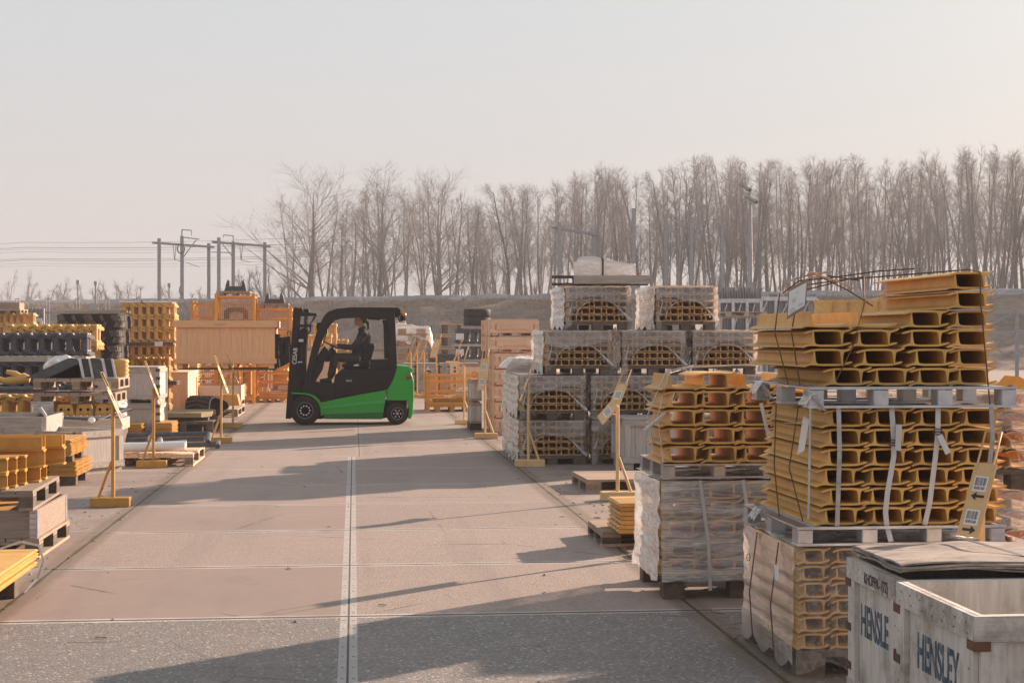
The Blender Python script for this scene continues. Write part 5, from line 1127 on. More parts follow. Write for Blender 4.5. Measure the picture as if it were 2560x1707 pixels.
b = MB(); b.bar(A(101, 1019, 19.55), A(115, 1040, 19.55), .05, .03); b.build('end_plate', ZINC, T); b = MB(); b.ball(tuple(A(229, 1050, 19.85)), (.05, .04, .04), 8); b.build('plastic_wrap', FILMW, T)
T = thing('timber_tray', 'long grey timber tray under the bent black pipe', 'tray', (ax(190, 20.3), 20.3, 0)); b = MB(); b.box(-.75, .62, -.35, -.30, .42, .56); b.box(-.75, .62, .30, .35, .42, .56); b.box(.57, .62, -.299, .299, .42, .56); b.build('board', GREYX, T); b = MB(); b.box(-.7, .6, -.3, .3, .0, .42); b.build('base', DARKW, T)
# pallet with pipes
pallet('new pale pallet carrying the black and white pipes', -2.42, 20.25, 0, 1.5, .92, 0, WOODY, CHIP, .15)
gp = 'pipes lying on the new pallet'
for i, (y, z, x1, up) in enumerate(((20.55, .33, -1.92, 1), (20.45, .27, -1.92, 0), (20.15, .22, -1.76, 1), (20.05, .19, -2.3, 0))):
    b = MB(); pts = [(-3.7, y, z - .03), (-2.6, y, z - .01), (x1, y, z)]
    if up: pts += [(x1 + .05, y - .05, z + .03), (x1 + .07, y - .35, z + .0)] if i == 2 else [(x1 + .06, y - .04, z), (x1 + .08, y - .4, z - .08)]
    b.tube(pts, .034, 9); tag(b.build('black_pipe', STEEL), ('black pipe bent at the end, rearmost on the new pallet', 'straight black pipe, second from the back on the new pallet', 'black pipe with the long bent end at the lane edge', 'short straight black pipe behind the white pipes')[i], 'pipe', gp)
for i in range(2):
    b = MB(); b.tube([(-2.62 + .12 * i, 20.2, .19), (-2.52 + .12 * i, 19.85, .34 - .03 * i), (-2.5 + .12 * i, 19.75, .24)], .03, 8); tag(b.build('steel_pipe', ZINC), f'short bare steel pipe leaning {("left", "right")[i]} of the pair across the black pipes', 'pipe', gp)
for i in range(2):
    b = MB(); b.tube([(-3.7, 19.75 - .17 * i, .225), (-3.0, 19.75 - .17 * i, .225), (-2.4, 19.77 - .16 * i, .235), (-2.07, 19.78 - .16 * i, .25 - .01 * i)], .052, 10); tag(b.build('foam_pipe', WHITEP), f'white foam covered pipe, {("back", "front")[i]} one of two on the new pallet', 'pipe', gp)
# small bundles and mossy pallets
bearer('pale board under the small yellow plate bundles', -4.2, 24.2, 0, 2.0, .9, .07, PALX)
plate_bundle('small zigzag bundle of yellow plates right behind the grey crate', ax(316, 24.3), 24.3, .072, .24, .8, 8, .024, 1, OLIVE, None); plate_bundle('small bundle of yellow plates between second and third sign', ax(385, 24.4), 24.4, .072, .28, .8, 9, .022, 1, OLIVE, None)
MOSS = mat('mossy_board', (.36, .27, .17), (.20, .17, .06), 3, .9, stretch=(1, 6, 6), spot=(.10, .10, .02), spot_scale=3)
pallet('dark low pallet under the mossy boards', -2.78, 26.9, 0, 1.7, .95, 0, DARKW, DARKW, .2)
for i, (x0, x1, y0, z, rz, lab) in enumerate(((-3.15, -2.38, 26.2, .26, R(-2), 'thick sawn board with cut corners on the dark low pallet'), (-4.4, -3.1, 26.4, .22, R(3), 'mossy tilted board left of the thick sawn board'))):
    b = MB(); w = x1 - x0; b.prism([(0, 0), (w - .12, 0), (w, .35), (w, 1.0), (w - .1, 1.35), (0, 1.3)], 0, .075, 'xy'); o = b.build('thick_board', MOSS, None, (x0, y0, z), (R(3) * i, R(-3) * i, rz)); tag(o, lab, 'board')
bearer('dark blocks under the mossy boards', -4.3, 26.4, 0, 1.8, 1.1, .215)
b = MB(); b.box(0, .7, 0, .9, 0, .056); tag(b.build('dark_board', DARKW, None, (-3.1, 26.3, .203)), 'thin dark board under the thick sawn board', 'board')
# tooth segments on pallets
Y = 22.0; xc = ax(203, Y)
def toothed(label, z, W=1.02, wrap=True):
    T = thing('toothed_segments', label, 'steel segments', (xc, Y, z), 0, 'wrapped rows of toothed steel segments'); b = MB(); n = 4; w = W / n
    for i in range(n):
        x = -W/2 + w * i
        for j in range(3): b.prism([(x + .01, .06), (x + w * .18, .0), (x + w * .30, .075), (x + w * .5, .01), (x + w * .68, .075), (x + w * .82, .0), (x + w - .01, .06), (x + w * .85, .19), (x + w * .15, .19)], -.5 + .34 * j, -.46 + .34 * j)
        for k in (.3, .68): b.lathe([(0, -.502), (.02, -.502)], (x + w * k, 0, .12), 'y', 8, 1)
    b.build('segment', [OLIVE, INK], T); b = MB()
    for xx in (-.33, .24): b.box(xx, xx + .022, -.515, -.512, -.11, .20)
    b.build('green_strap', STRAPN, T)
    def side(u, v): return (W/2 + .03 + .05 * abs(mnoise.noise(Vector((u * 6, v * 8, z)))), -.5 + 1.0 * u, .21 * v + .02 * mnoise.noise(Vector((u * 5, v * 3, 8))))
    b = MB(); b.grid(side, 14, 6); b.grid(lambda u, v: (-W/2 - .06 + .3 * u, -.53 + .02 * mnoise.noise(Vector((u * 5, v * 5, 3))), .03 + .2 * v), 8, 5); b.build('film', FILM2, T, norm=False); return T
for k, z in enumerate((.0, .345, .69)):
    nm = ('lowest', 'middle', 'top')[k]
    pallet(f'{nm} pallet of the toothed segment stack left of the first sign', xc, Y, z, 1.05, 1.08, 0, PALX, CHIP, .142, along='y')
    if k < 2: toothed(f'{("lower", "upper")[k]} wrapped row of toothed yellow segments with green straps', z + .144)
pallet('pallet with dark chutes on top of the toothed segments', xc + .02, Y, .882, 1.05, 1.12, 0, PALX, CHIP, .144)
o = bpy.data.objects['toothed_segments.001']; b = MB(); b.box(-.5, .56, -.545, -.53, -.09, -.005); b.build('name_board', PALX, o); txt('TECTN', .07, INK, o, frame_M((.02, -.547, -.05), (1, 0, 0), (0, 0, 1)), 'lettering', .0005)
for i, x in enumerate((-.10, .20)):
    b = MB(); b.prism([(-.60, 0), (.16, 0), (.10, .26), (-.02, .27)], -.40, -.13); b.box(.14, .165, -.41, -.40, .0, .26); Pp = [(.165, .0), (.30, .0), (.26, .26), (.105, .26)]
    b.prism([(.164, .0), (.20, .0), (.148, .26), (.11, .26)], -.415, -.40, 'xz', 1); b.prism([(.29, .0), (.32, .0), (.27, .26), (.24, .26)], -.415, -.40, 'xz', 1); b.prism([(.20, .0), (.29, .0), (.24, .26), (.148, .26)], -.41, -.20, 'xz', 2); b.prism([(.164, -.0), (.32, .0), (.318, .012), (.163, .012)], -.416, -.40, 'xz', 1)
    tag(b.build('steel_chute', [CAST, ZINC, INK], None, (xc + x + .02, Y, 1.028)), f'dark wedge shaped steel chute, {("left", "right")[i]} one of two on the pallet', 'steel part', 'dark steel chutes')
T = thing('wrapped_piece', 'round piece in white film behind the dark chutes', 'wrapped piece', (xc - .25, Y + .42, 1.028)); b = MB(); b.ball((-.05, 0, .12), (.26, .2, .17), 26); b.crumple(.07, 7); o = b.build('film', FILM2, T); b = MB(); b.ball((-.05, 0, .11), (.20, .15, .12), 12); b.build('contents', OLIVE, T)
T = thing('ribbed_piece', 'yellow ribbed roller piece right behind the chutes', 'steel part', (xc + .48, Y + .35, 1.028)); b = MB(); b.lathe([(.10, 0)] + [(.10 + .02 * (k % 2), .03 * k) for k in range(9)] + [(.0, .25)], (0, 0, 0), 'z', 16); b.build('roller', OCHRE, T)
# grey crates behind
crate('tall grey wooden crate, upper one left of the yellow chain column', ax(320, 24.8), 25.2, .56, .95, 1.0, .56, GREYZ, GREYX, foot=.06, clips=True, rim=.06, group='two stacked tall grey crates')
crate('tall grey wooden crate, lower one left of the yellow chain column', ax(318, 24.8), 25.2, 0, .98, 1.0, .56, GREYZ, GREYX, foot=.08, clips=True, rim=.06, group='two stacked tall grey crates')
# hooks, bars and yellow chain at the far left edge
Y = 24.0; b = MB(); b.tube([at(-10, 944, Y), at(12, 953, Y), at(40, 950, Y), at(62, 945, Y), at(75, 948, Y)], [.03, .05, .075, .08, .05], 8); b.tube([at(50, 944, Y), at(38, 934, Y), at(16, 929, Y)], [.06, .045, .03], 8); tag(b.build('cast_hook', OCHRE), 'yellow cast hook lying at the left edge below the black chain', 'steel part')
T = thing('steel_bars', 'dark round bars bundled at the left edge under the yellow hook', 'steel bars', (ax(-30, 23.6), 23.6, 0)); b = MB()
for k in range(9): b.tube([(-.2, (k % 4) * .12, .68 + .07 * (k // 4)), (.9 + .05 * (k % 3), (k % 4) * .12, .68 + .07 * (k // 4))], .035, 7)
b.build('bar', STEEL, T); b = MB(); b.box(.1, .28, -.045, -.04, .66, .76); b.build('paper_label', PAPER, T); b = MB(); b.box(-.2, .9, .0, .5, .0, .64); b.build('trestle', DARKW, T)
track_chain('yellow crawler chain cut by the left edge under the dark bars', ax(-40, 22.6), 22.8, .42, 5, .22, .30, OLIVE, 2); bearer('timber under the yellow chain at the left edge', ax(-40, 22.6), 22.7, 0, 1.15, .5, .36)
# chains, left back
Y = 26.0; x0 = ax(-75, Y)
track_chain('upper black crawler chain lying on a grey board at the left', x0, Y, 1.27, 8, .22, .33, CAST, 2); track_chain('lower black crawler chain below the labelled grey board', x0, Y, .83, 6, .22, .33, CAST, 3)
T = thing('grey_board', 'grey timber board with a paper label between the black chains', 'board', (x0, Y - .12, 1.185)); b = MB(); b.box(0, 1.85, 0, .9, 0, .08); b.build('board', GREYX, T); b = MB(); b.box(1.24, 1.40, -.006, -.001, -.01, .07); b.build('paper_label', PAPER, T)
track_chain('lowest black crawler chain standing on timber at the left', x0, Y, .44, 8, .22, .33, CAST, 2); bearer('timber below the black chains at the left', x0, Y - .1, 0, 1.8, .9, .43)
Y = 27.5; x0 = ax(20, Y)
for k, z in enumerate((1.42, 1.08, .74, .40)): track_chain(f'yellow crawler chain behind the black chains, {nth(k)} from the top', x0, Y, z, 7, .20, .33, OCHRE if k == 0 else OLIVE, 3, .19)
bearer('timber below the yellow chains behind the black ones', x0, Y - .1, 0, 1.5, .7, .4)
# rubber tracks
def rubber_track(label, x, y, z, w, d, h, seed):
    b = MB(); n = 64; path = []; rr = .22
    def sup(a):
        c, s_ = math.cos(a), math.sin(a); e = .26
        return Vector((w/2 * abs(c) ** e * (1 if c > 0 else -1), d/2 * abs(s_) ** e * (1 if s_ > 0 else -1), 0))
    P = [sup(2 * math.pi * (k + .5) / n) for k in range(n)]
    out = [p * 1.0 for p in P]; inn = [p * .93 for p in P]; vs = [(p.x, p.y, 0) for p in out] + [(p.x, p.y, h) for p in out] + [(p.x, p.y, h) for p in inn] + [(p.x, p.y, 0) for p in inn]
    b.add(vs, [(r_ * n + k, r_ * n + (k + 1) % n, ((r_ + 1) % 4) * n + (k + 1) % n, ((r_ + 1) % 4) * n + k) for r_ in range(4) for k in range(n)])
    L = 0.; last = P[0]
    M_ = 30
    for k in range(M_):
        a = 2 * math.pi * (k + .5) / M_; p = sup(a); t = (sup(a + .02) - sup(a - .02)).normalized(); nrm = Vector((t.y, -t.x, 0))
        for s_, z0, z1 in ((1, .03, h * .47), (-1, h * .53, h - .03)):
            sh = t * (.05 * s_)
            q0 = p + Vector((0, 0, z0)) - sh * (1 if s_ > 0 else -1) * 0; b.bar(p + Vector((0, 0, z0)) + nrm * .02, p + sh + Vector((0, 0, z1)) + nrm * .02, .055, .07, 1, tuple(nrm))
    return tag(b.build('rubber_track', [RUBBER, DUSTYR], None, (x, y, z)), label, 'rubber track', 'stacked black rubber tracks')
Y = 29.0; xa, xb = ax(138, Y), ax(309, Y); w = xb - xa; wl_, wr_ = w * .5, w * .52
for k in range(6):
    z = .28 * k + .33; e = .03 * (5 - k)
    rubber_track(f'black rubber track in the left column of the stack, {nth(5 - k)} from the top', xa + wl_ / 2 + e + .03, Y + .75, z, wl_ - .02, 1.2, .275, k); rubber_track(f'black rubber track in the right column of the stack, {nth(5 - k)} from the top', xb - wr_ / 2 - .05 - e, Y + .7, z, wr_ - .04, 1.3, .275, k)
bearer('dark pallet boards below the rubber tracks', xa + .1, Y, 0, w - .3, 1.4, .325)
for i, (y0, y1, u0, u1) in enumerate(((.1, .25, 0, .92), (.62, .55, .06, .99), (1.3, 1.25, .2, .95))): b = MB(); b.bar((xa + w * u0, Y + y0, 2.055), (xa + w * u1, Y + y1, 2.055), .045, .04); tag(b.build('tie_bar', PALX), f'wooden bar over the top of the rubber tracks, {("front", "middle", "back")[i]} one', 'bar', 'bars over the rubber tracks')
# yellow chain columns
Y = 31.5; x0 = ax(308, Y); H_ = .245
for k in range(8):
    z = .12 + k * H_ + (.0 if k < 3 else .08 if k < 5 else .14)
    track_chain(f'yellow crawler chain in the column right of the rubber tracks, {nth(7 - k)} from the top', x0, Y, z, 6, .155, H_ - .01, OLIVE if k < 5 else OCHRE, 3, .16, .045)
T = thing('steel_tray', 'dark steel tray with a white label in the yellow chain column', 'tray', (x0, Y - .1, .12 + 5 * H_ + .085)); b = MB(); b.box(-.02, .98, 0, .8, 0, .05); b.build('tray', STEEL, T); b = MB(); b.box(.62, .78, -.006, -.001, -.03, .06); b.build('paper_label', PAPER, T)
T = thing('steel_tray', 'lower dark tray inside the yellow chain column', 'tray', (x0, Y - .1, .12 + 3 * H_ + .005)); b = MB(); b.box(-.02, .98, 0, .8, 0, .07); b.build('tray', STEEL, T)
T = thing('wrapped_bundle', 'flat wrapped boards with a green strap on the yellow chain column', 'wrapped bundle', (x0 + .45, Y + .3, .12 + 8 * H_ + .14)); b = MB(); b.box(-.48, .5, -.3, .4, 0, .05); b.build('boards', PALX, T); b = MB(); b.grid(lambda u, v: (-.52 + 1.06 * u, -.33 + .76 * v, .062 + .02 * mnoise.noise(Vector((u * 8, v * 8, 0)))), 14, 10); b.build('film', FILMW, T, norm=False); b = MB(); b.box(-.1, -.07, -.335, -.33, -.02, .08); b.build('strap', STRAPN, T)
bearer('timber under the yellow chain column by the rubber tracks', x0, Y, 0, 1.0, .6, .115)
Y = 30.0; x0 = ax(386, Y)
for k in range(5): track_chain(f'yellow chain coil in the short column before the ply crate, {nth(4 - k)} from the top', x0 - .35, Y, .05 + k * .21 + (.08 if k > 2 else 0), 4, .14, .20, OLIVE, 3, .14, .04)
pallet('dark thin pallet inside the short yellow chain column', x0 + .05, Y + .2, .05 + 3 * .21 + .002, .6, .75, 0, DARKW, DARKW, .075); bearer('timber under the short yellow chain column', x0 - .35, Y - .05, 0, .7, .5, .045)
crate('tall pale plywood crate with a jutting lid left of the sign stands', ax(408, 31.1) + .02, 32.1, 0, .86, 1.9, .90, WOODZ, WOODX, foot=.0, rim=.12, skid=False, ov=.03, planks=0)
# pallets with rubber roll, collar box, mesh containers, crates
pallet('pale pallet carrying the rolled rubber track', -3.0, 32.5, 0, 2.1, 1.42, 0, PALX, CHIP, .15)
def roll(label, x, y, z):
    b = MB(); L = .55; pts = []
    for k in range(49):
        a = 2 * math.pi * k / 48; r_ = .21 + .05 * math.cos(2 * a + .4); pts.append(Vector((.34 * math.cos(a) * (1 + .15 * math.cos(a)), 0, .235 + r_ * math.sin(a) * .95 + .06 * math.sin(2 * a))))
    for k in range(48):
        p, p2 = pts[k], pts[k + 1]; c = Vector((0, 0, .235)); b.add([p, p2, p2 + Vector((0, L, 0)), p + Vector((0, L, 0)), c + (p - c) * .9, c + (p2 - c) * .9, c + (p2 - c) * .9 + Vector((0, L, 0)), c + (p - c) * .9 + Vector((0, L, 0))], [(0, 1, 2, 3), (4, 7, 6, 5), (0, 4, 5, 1), (3, 2, 6, 7)])
        if k % 2 == 0: n_ = (p - c).normalized(); b.bar(p + n_ * .01 + Vector((0, .02, 0)), p2 + n_ * .01 + Vector((0, L * .48, 0)), .022, .03, 1, tuple(n_)); b.bar(p2 + n_ * .01 + Vector((0, L * .52, 0)), p + n_ * .01 + Vector((0, L - .02, 0)), .022, .03, 1, tuple(n_))
    return tag(b.build('rubber_roll', [RUBBER, DUSTYR], None, (x, y, z), (0, 0, R(-120))), label, 'rubber track')
roll('black rubber track rolled up before the pale pallet', -3.05, 31.1, .0)
T = thing('collar_box', 'new pale wooden collar box on its pallet behind the rubber roll', 'pallet box', (-3.25, 37.4, 0), 0, 'pallets with board collars'); pallet_parts(T, 2.2, 1.38, .15, WOODX, CHIP); collar_parts(T, 2.2, 1.36, .32, .152, WOODX, .025)
b = MB(); b.prism([(0, 0), (.1, .11), (.55, .22), (.95, .22), (1.0, .0)], 0, .5); tag(b.build('steel_plate', OLIVE, None, (ax(474, 33), 33.3, .153)), 'flat yellow tapered plate left of the rubber roll', 'steel part'); pallet('dark pallet under the flat yellow tapered plate', ax(500, 33), 33.5, 0, .9, 1.3, 0, PALX, DARKW, .15, along='y')
mesh_box('orange mesh container under the lifted crate', -3.5, 41.2, 0, 1.15, 1.1, .85, cell=.05, wire=.004)
T = thing('container_door', 'orange solid side door on castors right of the mesh container', 'door', (-2.6, 40.2, 0)); b = MB(); b.box(-.03, .03, -.8, .8, .12, .78); b.box(-.05, .05, -.86, -.80, .08, .86); b.box(-.05, .05, .80, .86, .08, .86); b.build('door_panel', ORANGE, T); b = MB(); b.cyl((-.06, -.7, .06), (.06, -.7, .06), .06); b.cyl((-.06, .7, .06), (.06, .7, .06), .06); b.build('castor', RUBBER, T)
for k in range(3): 
    T = crate(f'slatted tall wooden crate by the far left sign, {("nearest", "middle", "farthest")[k]} of three', -2.85, 44.9 + .95 * k, 0, .82, .85, .82, PALX, WOODX, foot=.08, rim=.10, group='slatted tall crates'); b = MB()
    for j in range(4): b.box(.435, .455, -.41 + .23 * j, -.33 + .23 * j, .10, .80)
    b.build('slat', WOODZ, T)
pallet('dark pallet under the yellow wheel rims', -2.35, 47.9, 0, 1.1, 1.1, 0, PALX, DARKW, .18)
for k in range(3): b = MB(); b.lathe([(.42, 0), (.50, .0), (.50, .05), (.44, .09), (.44, .22), (.50, .26), (.50, .30), (.42, .30)], (0, 0, 0), 'z', 28); tag(b.build('wheel_rim', ORANGE, None, (-2.40, 47.9, .182 + k * .302)), f'large yellow wheel rim beside the mast foot, {("lowest", "middle", "top")[k]} of three', 'rim', 'large yellow wheel rims')
# stacked mesh boxes with castings
Y = 37.6; x0 = ax(587, Y)
for k in range(3): mesh_box(f'orange mesh container in the left column behind the lifted crate, {("lowest", "middle", "top")[k]}', x0, Y + .5, .88 * k * .99, ax(638, Y) - ax(537, Y), 1.0, .82, cell=.045, wire=.003, feet=.08, rails=(.0,))
zt = 3 * .87 - .0
T = pallet('pallet with black casting on top of the left mesh column', x0, Y + .45, 2.56, .9, ax(632, Y) - ax(556, Y), 0, PALX, CHIP, .11)
cast_bracket('black forked casting on top of the left mesh column', x0, Y + .2, 2.672, .52, .4, .26)
pallet('pallet inside the top mesh container of the left column', x0, Y + .45, 1.89, .8, .8, 0, PALX, CHIP, .12); T = thing('cast_arch', 'black cast arch inside the top mesh container', 'casting', (x0, Y + .35, 2.012)); b = MB(); b.prism([(-.28, 0), (-.28, .2), (-.18, .27), (.18, .27), (.28, .2), (.28, 0), (.17, 0), (.17, .12), (.1, .17), (-.1, .17), (-.17, .12), (-.17, 0)], 0, .3); b.build('arch', CAST, T)
Y2 = 38.6; x2 = ax(683, Y2); w2 = ax(730, Y2) - ax(636, Y2)
for k in range(3): mesh_box(f'orange mesh container in the right column behind the lifted crate, {("lowest", "middle", "top")[k]}', x2, Y2 + .5, .78 * k, w2, 1.0, .72, cell=.05, wire=.003, feet=.07, rails=(.0, .5))
pallet('pallet with black casting on top of the right mesh column', x2 + .02, Y2 + .45, 2.285, .9, .70, 0, PALX, CHIP, .12); cast_bracket('black forked casting on top of the right mesh column', x2 + .02, Y2 + .2, 2.407, .50, .4, .24)
mesh_box('low orange mesh container left of the stacked columns', ax(507, 40), 40.5, 1.6, .62, .9, .85, cell=.06, wire=.004, feet=.08); stand('grey plank stand below the low orange mesh container', ax(507, 40) - .35, 40.1, 0, .7, .9, 1.595, GREYX)
# zinc pallets with yellow shoes behind the lifted crate
SM_F = shoe_mesh(.24, .14, .8); q = random.Random(5)
for s, (u, Y) in enumerate(((450, 43), (560, 43.5))):
    x0 = ax(u, Y)
    for k in range(3):
        zinc_pallet(f'steel pallet, {("lowest", "middle", "top")[k]} in the {("left", "right")[s]} far stack of yellow shoes', x0 + .5, Y + .45, .62 * k, 1.1, .9, .12)
        for r_ in range(3):
            for c in range(4): put_shoe(SM_F, x0 + .15 + .25 * c, Y + .05, .62 * k + .125 + .155 * r_, .14, True, 'yellow track shoe in the far stacks on steel pallets', 'track shoes in the far stacks')
b = MB()
pallet('banded yellow plates pallet beside the yellow chain column', ax(500 - 70, 36), 36.4, 1.12, .9, .8, 0, DARKW, DARKW, .12)
for k in range(3): plate_bundle(f'block of banded yellow plates behind the ply crate, {("lowest", "middle", "top")[k]}', ax(412, 36), 36.1, .0 + .56 * k if k < 2 else 1.245, .72, .8, 9, .06 if k < 2 else .075, 1, OCHRE, STRAPN, bandsx=(.4,))
# far left goods
Y = 42; x0 = ax(-40, Y)
for k in range(2): track_chain(f'{("lower", "upper")[k]} far yellow crawler chain at the left edge below the open box', x0, Y, 1.60 + .29 * k, 7, .17, .28, OCHRE, 2, .2, .05)
stand('grey plank stand below the far yellow chains at the left edge', x0, Y - .1, 0, 1.3, .8, 1.595, GREYX); pallet('pale pallet on the far yellow chains at the left edge', ax(24, Y), Y + .3, 2.19, 1.0, .62, 0, PALX, CHIP, .12); crate('small pale box on the pallet above the far yellow chains', ax(22, Y), Y + .3, 2.312, .54, .6, .17, PALX, PALX, foot=.0, batten=False, skid=False)
track_chain('short far yellow chain left of the rubber tracks', ax(88, 44), 44, 1.55, 3, .19, .26, OCHRE, 2, .2, .05); stand('grey plank stand below the short far yellow chain', ax(84, 44), 43.8, 0, .8, .8, 1.545, GREYX)
rack('rack of upright galvanised posts at the far left edge', -20, 105, 56, 768, 4, 800, 12)
# ================================================================== behind the forklift, right
Y = 45.5; x0, x1 = ax(990, Y), ax(1078, Y)
T = thing('covered_stack', 'stack of boards under a white plastic sheet behind the forklift', 'covered stack', ((x0 + x1) / 2, Y + .6, 0)); w = x1 - x0; b = MB()
for k in range(9): b.box(-w/2 + .05, w/2 - .08, -.5, .5, .12 + .19 * k, .16 + .19 * k)
b.build('board_layer', OLIVE, T); b = MB()
for k in range(9): b.box(-w/2 + .08 + .3 * (k % 2), -w/2 + .3 + .3 * (k % 2), -.48, .4, .16 + .19 * k, .305 + .19 * k); b.box(w/2 - .4, w/2 - .15, -.48, .4, .16 + .19 * k, .305 + .19 * k)
b.build('spacer', PALX, T)
def cov(u, v):
    a = u * math.pi; x = -w/2 - .06 + (w + .1) * (.5 - .5 * math.cos(a)); zt = 1.93 + .05 * math.sin(u * 7) + .05 * mnoise.noise(Vector((u * 5, v * 4, 0)))
    drop = max(0, (abs(u - .5) - .33)) * 5.5; vv = (v - .5) * 2; drop += max(0, abs(vv) - .6) * (2.1 - .9 * abs(math.sin(u * 3.2 + .7)))
    return (x - .05 * drop * (1 if u < .5 else -.6), vv * .62 * min(1, .75 + .25 * (1 - drop)), zt - drop * (1.0 if u < .5 else .55) + .03 * mnoise.noise(Vector((u * 12, v * 12, 4))))
b = MB(); b.grid(cov, 40, 30); b.build('plastic_sheet', film('sheet_film', .55, .95, tint=(.84, .79, .75), scale=3), T, norm=False)
for i, (u, v, Y, s) in enumerate(((1027, 985, 41.6, -1), (1043, 985, 41.2, -1), (1060, 990, 40.8, -1), (1091, 985, 40.6, -1), (1146, 985, 40.2, -1))):
    sign_stand(f'far yellow sign stand in a row behind the mesh container, {nth(i)} from the left', ax(u, Y), Y, s, 1.35 if i != 3 else 1.45, tilt=.4 if i != 3 else .5, yaw=(1.2, .8, 1.2, .35, 1.1)[i], panel=(.16 if i != 3 else .24, .5), brace=False, m=OCHRE)
Y = 43.5
for i, (u0, u1, zt, lab, tx) in enumerate(((1008, 1037, .86, 'far grey crate with rusty clips, left of the row behind the signs', None), (1040, 1096, .86, 'far grey crate with a white drop mark behind the mesh container', 'ENSLEY'), (1100, 1124, .86, 'far grey crate with blue lettering left of the tall carton', 'HEN'))):
    xa, xb = ax(u0, Y), ax(u1, Y); T = crate(lab, (xa + xb) / 2, Y + .5, 0, xb - xa - .04, .9, zt, GREYX, GREYX, foot=.06, clips=True, rim=.07, group='far grey crates behind the mesh container')
    if tx: txt(tx, .17, INKBLUE if i == 2 else INKGREY, T, frame_M((.0, -.4715, .46), (1, 0, 0), (0, 0, 1)), 'stencil_lettering', .001, .72)
    if i == 1: b = MB(); b.lathe([(0, -.474), (.07, -.474)], (.02, 0, .60), 'y', 14); b.prism([(-.045, .66), (.085, .66), (.02, .78)], -.4735, -.471); b.build('drop_mark', WHITEP, T)
b = MB(); T = thing('tall_carton', 'tall pale carton with black print between the far crates', 'carton', (ax(1131, Y), Y + .3, 0)); b.box(-.16, .16, -.25, .25, 0, .90); b.build('box', WOODZ, T); b = MB()
for k in range(6): b.box(.04, .10, -.2525, -.251, .2 + .1 * k, .26 + .1 * k)
b.build('print', INK, T)
crate('long pale board box behind the mesh container, right of the carton', ax(1175, Y), Y + .6, 0, ax(1200, Y) - ax(1150, Y), .8, .86, WOODX, PALX, foot=.05, rim=.08)
Y = 50; x0 = ax(1140, Y)
for k in range(3): track_chain(f'far black crawler chain beside the crate column, {("lowest", "middle", "top")[k]}', x0, Y, .36 + .50 * k, 5, .26, .42, STEEL, 2, .3, .07); b = MB(); T = thing('paper_label', f'white label on the {("lowest", "middle", "top")[k]} far black chain', 'label', (x0 - .02, Y - .17, .5 + .5 * k)); b.box(0, .26, 0, .004, 0, .20); b.build('paper', PAPER, T)
for k in range(3): bearer(f'grey board under the far black chain, {("lowest", "middle", "top")[k]}', x0 - .1, Y - .1, .36 + .5 * k - .08, 1.5, .8, .072, GREYX)
bearer('dark timber under the far black chains', x0 - .1, Y - .1, 0, 1.5, .8, .27)
for k in range(2): tag(MB_ring := (lambda b: (b.lathe([(.34, 0), (.42, .0), (.44, .06), (.44, .2), (.42, .26), (.34, .26)], (0, 0, 0), 'z', 22), b.build('rubber_ring', RUBBER, None, (x0 + .7, Y + .3, 1.95 + .27 * k)))[1])(MB()), f'{("lower", "upper")[k]} black rubber ring on the far black chains', 'ring', 'black rubber rings on the far chains')
bearer('board carrying the black rubber rings', x0 + .2, Y - .05, 1.86, 1.1, .7, .085, GREYX)
x0 = ax(1088, 53)
for k in range(5): pallet(f'far pallet shelf with dark goods left of the black chains, {nth(4 - k)} from the top', x0 + .35, 53.5, .0 + .42 * k, 1.2, 1.0, 0, OCHRE, DARKW, .36, along='x')
T = thing('bar_stack', 'low stack of dark steel bars behind the far crates', 'steel bars', (ax(1110, 47), 47, 0)); b = MB()
for k in range(16): b.tube([(-.45, (k % 4) * .12, .80 + .08 * (k // 4)), (.5, (k % 4) * .12, .80 + .08 * (k // 4))], .04, 6)
b.build('bar', STEEL, T); b = MB(); b.box(-.4, .4, 0, .4, 0, .755); b.build('trestle', DARKW, T)
T = thing('post_bundle', 'bundle of bluish galvanised posts behind the covered stack', 'steel posts', (ax(1088, 50), 50.4, 0)); b = MB()
for k in range(7): b.box(-.42 + .085 * k, -.365 + .085 * k, 0, .12, .2, 2.2)
b.build('post', RAILZ, T)
T = wrapped_load('far wrapped pallet stack beside the rear pillar of the forklift', ax(988, 52), 52, 1.3, ax(1013, 52) - ax(988, 52), .8, .9, 3, 5, 90, SM_WALL, .165, .14, False, FILM1, FILM2, FILMW, group='film wrapped loads of track shoes'); stand('grey plank stand below the far wrapped pallet stack', ax(984, 52), 52, 0, .5, .8, 1.295, GREYX)
# heap of goods seen through the forklift's cab
for i, (u, Y, n, z) in enumerate(((805, 50, 5, 1.9), (835, 52, 4, 1.4), (790, 48, 4, 1.55))):
    x0 = ax(u - 20, Y)
    for k in range(n): track_chain(f'far yellow crawler chain seen past the mast in {("the middle", "the right", "the left")[i]} heap, {nth(n - 1 - k)} from the top', x0, Y, .1 + z / n * k, 4, .16, z / n - .03, OCHRE, 2, .2, .05)
    bearer(f'timber under the {("middle", "right", "left")[i]} far heap of yellow chains', x0, Y - .05, 0, .7, .5, .095)
crate('pale far crate seen under the steering wheel of the forklift', ax(800, 46), 46.5, 0, .8, .8, 1.3, WOODX, PALX, foot=.1)
crate('pale far crate seen through the cab behind the seat', ax(862, 52), 52.5, 0, .9, .8, 1.15, PALX, PALX, foot=.1)
crate('dark far crate on the plain seen through the cab behind the driver', ax(942, 54), 54.4, 0, .8, .8, 1.2, GREYX, PALX, foot=.1)

